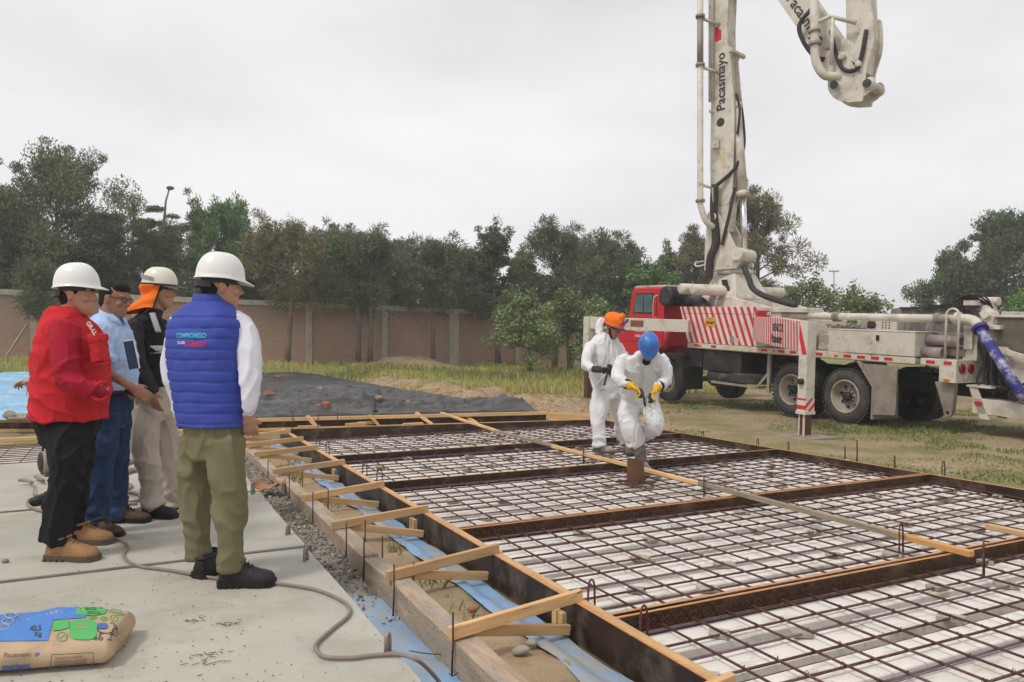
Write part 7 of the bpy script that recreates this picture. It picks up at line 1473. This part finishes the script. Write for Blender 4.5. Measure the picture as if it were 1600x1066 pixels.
# ---------------------------------------------------------------- helper hidden behind the man in red: only his hand shows
def hidden_worker():
    Y = 6.3; Fv = V((-.75, -.66, 0)).normalized(); Lv = UP.cross(Fv)
    root = thing('person', 'person standing behind the man in red, of whom only an outstretched hand shows', 'person', (J(110, 534, Y).x, Y, 0))
    tor = T(Y, (110, 680, .14, .12), (110, 655, .16, .14), (109, 625, .16, .14), (108, 590, .17, .14), (107, 555, .175, .13), (107, 540, .15, .10), (107, 528, .07, .06))
    ra = Lm((92, 548, 6.2, .06), (80, 575, 6.1, .052), (68, 592, 6.0, .046), (57, 597, 5.95, .036)); la = Lm((124, 548, 6.4, .06), (126, 590, 6.4, .05), (118, 620, 6.3, .04))
    rl_ = Lm((104, 660, 6.25, .09), (104, 710, 6.2, .075), (104, 760, 6.25, .06)); ll = Lm((117, 660, 6.35, .09), (117, 705, 6.35, .075), (117, 755, 6.4, .06))
    h = Fr(J(110, 508, 6.2), V((-.6, -.6, -.4)), sc=1.0); neck = J(108, 528, Y)
    body(root, h, neck, tor, Lv, Fv, [ra, la], [rl_, ll], [(J(56, 597, 5.95), V((-1, -.1, .02)), V((0, -.2, -1)), V((0, -1, 0)), .55)], 'skin', .008)
    garment(root, 'shirt', 'black_shirt', tor[2:], [ra[:3], la], Lv, Fv, .004, .012, folds(.004, 5, 8, 51)); garment(root, 'trousers', 'jeans', tor[:3], [rl_, ll], Lv, Fv, .004, .012, folds(.004, 5, 8, 52))
    for x, y in ((J(104, 534, 6.25).x, 6.28), (J(117, 534, 6.4).x, 6.42)): shoe(root, V((x, y, 0)), Fv, .27, 'black_leather', 'sole_black', V((x, y, .13)), .1, .05, .05)
    nape_hair(root, h, True)
    c = J(42, 600, 5.93); mb = MB(); mb.lathe(c + UP * .0, V((.3, -1, 0)), [(-.012, .02), (.012, .02)], 14); mb.tube([c - UP * .02, c - UP * .09], .003, 5); o = mb.build('gauge', 'steel', loc=c); tag(o, 'small round gauge held out by the hidden hand behind the man in red', 'gauge')
red_man(); jeans_man(); black_man(); blue_man(); worker_orange(); worker_blue(); hidden_worker()
# ================================================================== THINGS ON THE SLAB
MT['kraft'] = M('kraft', (.44, .32, .205), .8, .08, 4, .25, 22, dirt=(.36, .25, .155), dirt_amt=.3, dirt_scale=5)
MT['bag_blue'] = M('bag_blue', (.075, .21, .53), .7, .08, 5); MT['bag_green'] = M('bag_green', (.085, .40, .11), .7, .08, 5); MT['bag_dark'] = M('bag_dark', (.07, .06, .075), .7, .1, 5); MT['bag_kraft_line'] = M('bag_kraft_line', (.5, .4, .28), .7, .1, 5); MT['bag_faded'] = M('bag_faded', (.27, .22, .19), .7, .1, 5); MT['bag_royal'] = M('bag_royal', (.06, .14, .38), .7, .1, 5)
def bag():
    # bag frame: x along its long side (left to right), y away from the camera
    p1 = PX(0, 1059, 0); p2 = PX(178, 1045, 0); xd = (p2 - p1).normalized(); yd = V((-xd.y, xd.x, 0)); W = .40; Hh = .115; x1 = (p2 - p1).length - .02; x0 = x1 - .66; org = p1
    root = thing('cement_bag', 'full kraft paper cement bag with blue and green print lying on the slab', 'cement bag', org + xd * (x0 + x1) / 2 + yd * W / 2)
    mb = MB(); N = 60; RR = []
    for i in range(N + 1):
        x = x0 + (x1 - x0) * i / N; e = min(1, min(i, N - i) / 2.6); e = math.sqrt(max(0.0, 1 - (1 - e) ** 2)) * .9 + .1; ring = []
        for j in range(44):
            a = 2 * math.pi * j / 44; c, s = math.cos(a), math.sin(a); yy = (abs(c) ** .55) * (1 if c > 0 else -1) * W / 2; zz = (abs(s) ** .75) * (1 if s > 0 else -1)
            z = Hh / 2 + zz * Hh / 2 * (.35 + .65 * e); hump = .012 * noise.noise((x * 6, yy * 6, 3)) + .010 * noise.noise((x * 14 + yy * 9, yy * 5, 8))
            if zz > 0: z += hump + .035 * math.exp(-((x - x1 + .22) / .16) ** 2) * (.4 + yy / W)
            ring.append(org + xd * (x + .012 * noise.noise((yy * 9, z * 20, i * .05))) + yd * (W / 2 + yy * (.93 + .07 * e)) + UP * max(.002, z))
        RR.append(ring)
    mb.rings(RR); paper = link('paper', mbmesh(mb), 'kraft', root); bv = bvh_of(paper)
    lx = lambda u, v: None
    def at(u, v):                              # where the photo pixel meets the bag
        d = (J(u, v, 1.0) - V((0, 0, H))).normalized(); hit = bv.ray_cast(V((0, 0, H)), d); return hit[0] if hit[0] is not None else PX(u, v, .1)
    def loc(u, v): q = at(u, v) - org; return (q.dot(xd), q.dot(yd))
    def pixmesh(bm, name, mat, off, cut):
        bmesh.ops.triangulate(bm, faces=bm.faces)
        for _ in range(5):
            es = [e for e in bm.edges if e.calc_length() > cut]
            if not es: break
            bmesh.ops.subdivide_edges(bm, edges=es, cuts=1); bmesh.ops.triangulate(bm, faces=bm.faces)
        iv = INV[root]
        for v in bm.verts:
            q = at(v.co.x, v.co.y); hit = bv.find_nearest(q); n = hit[1] if hit[0] is not None else UP
            if n.dot(V((0, 0, H)) - q) < 0: n = -n
            v.co = iv @ (q + n * off)
        me = bpy.data.meshes.new(name); bm.to_mesh(me); bm.free(); me.materials.append(MT[mat]); o = bpy.data.objects.new(name, me); COL.objects.link(o); o.parent = root; INV[o] = iv
    def dec(name, pts, mat, off):
        bm = bmesh.new(); bm.faces.new([bm.verts.new((u, v, 0)) for u, v in pts]); pixmesh(bm, name, mat, off, 6)
    dec('blue_print', [(-8, 1003), (75, 1002), (83, 970), (134, 966), (136, 961), (118, 961), (122, 948), (90, 948), (60, 955), (-8, 960)], 'bag_blue', .0032)
    def blob(u0, u1, v0, v1):
        out = []
        for k in range(24):
            t = 2 * math.pi * k / 24; cx = .5 + .5 * (abs(math.cos(t)) ** .6) * (1 if math.cos(t) > 0 else -1); cy = .5 + .5 * (abs(math.sin(t)) ** .6) * (1 if math.sin(t) > 0 else -1); out.append((u0 + (u1 - u0) * cx, v0 + (v1 - v0) * cy))
        return out
    dec('green_print', [(117, 961), (122, 950), (132, 947.5), (160, 948), (168, 953), (164, 960), (146, 963)], 'bag_green', .004); dec('green_print', blob(109, 152, 969, 1001), 'bag_green', .004); dec('green_print', [(83, 972), (109, 970), (108, 982), (95, 986), (82, 987)], 'bag_green', .004)
    def lt(s, u, v, px, mat, bold=0.0, sq=1.0, sh=0.0, slope=-.07):
        me = text_mesh(s, px, 'LEFT', bold * px, sh, res=3); bm = bmesh.new(); bm.from_mesh(me); bpy.data.meshes.remove(me)
        for w in bm.verts: x = w.co.x * sq; w.co = V((u + x, v - w.co.y + x * slope, 0))
        pixmesh(bm, 'lettering', mat, .0052, 5)
    lt('Pacasmayo', 6, 1025, 10, 'bag_dark', sq=.95, sh=.15); lt('CEMENTO', 4, 1035, 7.5, 'bag_faded', sq=1.0); lt('FORTIMAX', 4, 1043.5, 8.5, 'bag_royal', bold=.05, sq=1.05)
    lt('42.5', 47, 984, 10.5, 'bag_dark', bold=.03); lt('Kg', 54, 993, 10, 'bag_dark', bold=.03); lt('eco', 132, 952, 9, 'bag_dark', sq=1.4, slope=.03); lt('saco', 136, 958, 9, 'bag_dark', sq=1.3, slope=.03); lt('CON EL', 118, 978, 5, 'bag_kraft_line'); lt('PLANETA', 117, 983, 5, 'bag_kraft_line')
    dec('logo_mark', [(55, 1021), (62, 1020), (61, 1024), (58, 1024), (57, 1026), (55, 1026)], 'bag_royal', .0018)
    lt('CUIDADO AL MANIPULAR', 86, 1029, 4.4, 'bag_dark', sq=.86); lt('EVITE CONTACTO CON LA PIEL', 85, 1034, 4.4, 'bag_dark', sq=.8); lt('USE PROTECCION ADECUADA', 84, 1039, 4.4, 'bag_dark', sq=.85)
    for a, b in (((81, 1023), (146, 1020)), ((78, 1045), (145, 1042)), ((81, 1023), (78, 1045)), ((146, 1020), (145, 1042))):
        mb = MB(); P = [at(ip(a[0], b[0], t), ip(a[1], b[1], t)) for t in arc(12, 0, 1)]; mb.tube(P, .0012, 4); link('frame_line', mbmesh(mb), 'bag_dark', root)
    mb = MB()
    for cu, cv in ((17, 963), (12, 972), (6, 981)): mb.tube([at(cu + 9 * math.cos(t), cv + 4.2 * math.sin(t)) + UP * .004 for t in arc(18, 0, 2 * math.pi)], .0022, 4)
    link('ring_print', mbmesh(mb), 'bag_kraft_line', root)
    for cu, cv, ru, rv in ((97, 996, 8, 7), (162, 968, 5, 3.5), (178, 967, 6, 5), (145, 966, 6, 2.5), (180, 956, 9, 3), (188, 961, 6, 2)):
        mb = MB(); mb.tube([at(cu + ru * math.cos(t), cv + rv * math.sin(t)) + UP * .003 for t in arc(14, 0, 2 * math.pi)], .0016, 4); mb.tube([at(cu - ru * .5, cv + rv * .5) + UP * .003, at(cu + ru * .5, cv - rv * .5) + UP * .001], .0013, 4); link('leaf_print', mbmesh(mb), 'bag_green', root)
    # little mixer drawing
    mb = MB()
    for a0, a1, cu, cv, ru, rv in ((-.6, 3.3, 166, 983, 14, 8), (-1.8, 1.8, 174, 984, 9, 9), (0, 6.28, 157, 999, 3, 2.4), (0, 6.28, 149, 999, 2.4, 1.8), (.2, 5.6, 180, 989, 5, 6)): mb.tube([at(cu + ru * math.cos(t), cv + rv * math.sin(t)) + UP * .004 for t in arc(16, a0, a1)], .0018, 4)
    for a, b in (((157, 989), (155, 996)), ((156, 992), (176, 994)), ((176, 988), (172, 1001)), ((168, 1001), (175, 1002))): mb.tube([at(*a) + UP * .004, at(*b) + UP * .004], .0018, 4)
    link('mixer_print', mbmesh(mb), 'bag_dark', root); dec('blue_print', blob(152, 168, 975, 984), 'bag_royal', .0045)
bag()
def hose(pts, r, lb, mat='hose', name='hose'):
    m = MB(); P = spline(pts, 8); P = [p + UP * r for p in P]; m.tube(P, r, 10); o = m.build(name, mat, loc=P[0]); tag(o, lb, name)
G = lambda u, v: PX(u, v, 0)
hose([G(150, 842), G(165, 841), G(188, 846), G(200, 856), G(193, 868), G(200, 879), G(222, 888), G(262, 893), G(330, 905), G(400, 911), G(455, 917), G(500, 926), G(540, 945), G(545, 963), G(520, 985), G(495, 1008), G(495, 1020), G(510, 1030), G(550, 1031), G(585, 1027), G(625, 1026), G(650, 1034), PX(668, 1048, -.06), PX(690, 1075, -.15), PX(700, 1110, -.16)], .0085, 'long grey hose winding over the slab past the man in the blue vest')
hose([G(70, 802), G(48, 795), G(44, 785), G(60, 780), G(90, 781), G(130, 786), G(180, 788), G(215, 784), G(218, 776), G(200, 772), G(160, 776), G(150, 783), G(175, 790), G(215, 789)], .012, 'coiled grey hose between the feet of the standing men')
hose([G(180, 764), G(195, 757), G(205, 760), G(200, 766), G(175, 770), G(160, 780), G(190, 800), G(222, 796)], .012, 'thin hose coil beside the man in jeans')
hose([G(95, 800), G(120, 806), G(140, 808), G(152, 806)], .012, 'short end of hose by the boots of the man in red')
hose([PX(640, 1018, -.16), PX(665, 1022, -.15), PX(690, 1023, -.15), PX(706, 1018, -.12)], .0025, 'thin loose wire in the trench on the blue sheet', 'wire', 'wire')
hose([PX(724, 1032, -.16), PX(718, 1048, -.16), PX(710, 1056, -.16), PX(702, 1054, -.16)], .0022, 'curled wire end on the blue sheet near the bottom edge', 'wire', 'wire')
def vibrator():
    c = PX(76, 742, 0); t = thing('concrete_vibrator', 'portable concrete vibrator motor with round grille half hidden behind the man in red', 'vibrator', c)
    ax = V((-.75, -.66, 0)).normalized(); q = c + UP * .13; m = MB(); m.lathe(q, ax, [(-.16, .08), (-.14, .11), (.04, .115), (.06, .1), (.065, .02)], 22); m.build('motor', 'steel', t)
    m = MB(); m.lathe(q + ax * .066, ax, [(0, .098), (.012, .09), (.02, .06), (.022, .01)], 22, cap=False)
    m.build('grille', 'dark_rubber', t); m = MB(); s = ax.cross(UP)
    for k in (-1, 1): m.tube(spline([q + s * .1 * k + ax * .05 - UP * .12, q + s * .1 * k - ax * .12 - UP * .12]), .012, 8)
    m.tube(spline([q + ax * .05 + UP * .1, q + ax * .03 + UP * .17, q - ax * .1 + UP * .17, q - ax * .12 + UP * .1]), .012, 8); m.build('frame', 'chassis', t)
vibrator()
m = MB(); a = [G(30, 757), G(42, 758), G(50, 762), G(53, 768), G(52, 775), G(62, 776)]; m.tube([p + UP * .04 for p in spline(a[:3])], .016, 8); m.tube([p + UP * z for p, z in zip(a[2:], (.04, .03, .01, .01))], .006, 6); o = m.build('hand_crank', 'hose', loc=a[0]); tag(o, 'bent crank with a grey grip lying on the slab at the left', 'crank')
m = MB(); m.tube([G(56, 750) + UP * .03, G(68, 757) + UP * .03], .017, 8); o = m.build('hand_grip', 'hose', loc=G(56, 750)); tag(o, 'grey grip lying beside the boots-side vibrator', 'grip')
m = MB(); c = PX(254, 752, 0); m.box2(c + V((-.08, -.06, 0)), c + V((.08, .1, .17))); o = m.build('steel_box', 'rust', loc=c, bevel=.01); tag(o, 'small rusty steel box standing between the legs of the man in beige trousers', 'box')
for (u, v, u2, v2, lb) in ((186, 732, 215, 722, 'dark flexible vibrator hose behind the man in jeans, upper'), (188, 745, 212, 738, 'dark flexible vibrator hose behind the man in jeans, lower')): hose([G(u, v), G((u + u2) / 2, (v + v2) / 2 - 1), G(u2, v2), G(u2 + 50, v2 - 2)], .028, lb, 'steel')
rock(8, 876, .022, 'stone', 'small stone lying on the slab at the left edge', .01, 'stone', 'stone', 3)
def cardboard():
    P = []; c = PX(418, 770, -.1)
    for i in range(15):
        row = []
        for j in range(9):
            x = (i / 14 - .5) * .30; y = (j / 8 - .5) * .22; z = .05 + .10 * abs(x / .16 + .4) ** 1.5 * (.5 + .5 * noise.noise((x * 9, y * 9, 1))) + .04 * noise.noise((x * 14, y * 14, 5)) + (.09 * max(0, -x / .15 - .2))
            row.append(c + V((x + .02 * noise.noise((y * 9, x * 9, 3)), y - .1 * max(0, x), z - .02)))
        P.append(row)
    MT['cardboard'] = M('cardboard', (.33, .17, .085), .85, .15, 6, .2, 40); MT['cardboard_light'] = M('cardboard_light', (.5, .37, .24), .85, .15, 6)
    o = link('torn_paper', mbmesh_of(P), 'cardboard', thing('torn_bag_paper', 'crumpled torn brown paper sack lying at the far slab edge', 'paper', c)); o.modifiers.new('s', 'SOLIDIFY').thickness = .006
cardboard()
m = MB(); c = PX(445, 796, -.13); m.box(c, (.06, .035, .015), Matrix.Rotation(.4, 3, 'Z')); o = m.build('paper_scrap', 'kraft', loc=c); tag(o, 'small paper scrap on the gravel of the trench', 'paper')
brick(930, 0, 0, 'brick_loose', '', 0) if False else None
for u, v, lb in ((738, 953, 'small brick chip in the dirt strip, left of two'), (760, 966, 'larger brick chip in the dirt strip, right of two')): brick(u, v, .5, 'brick_loose', lb, -.13, (.05, .035, .03))
rock(812, 1018, .04, 'old_concrete', 'lump of old mortar in the dirt strip near the bottom edge', -.13, seed=21); rock(830, 1008, .03, 'old_concrete', 'smaller lump of old mortar in the dirt strip near the bottom edge', -.13, seed=27)
# ================================================================== HAZE (pale air over the whole field)
def haze():
    m = bpy.data.materials.new('haze'); m.use_nodes = True; t = m.node_tree; t.nodes.clear(); o = NN(t, 'ShaderNodeOutputMaterial'); v = NN(t, 'ShaderNodeVolumePrincipled'); v.inputs['Color'].default_value = (.93, .93, .94, 1); v.inputs['Density'].default_value = 0.0020; v.inputs['Anisotropy'].default_value = 0.2
    t.links.new(v.outputs['Volume'], o.inputs['Volume']); MT['haze'] = m; b = MB(); b.box2((-95, -25, -3), (95, 135, 24)); ob = b.build('haze', 'haze'); tag(ob, kind='stuff')
haze()
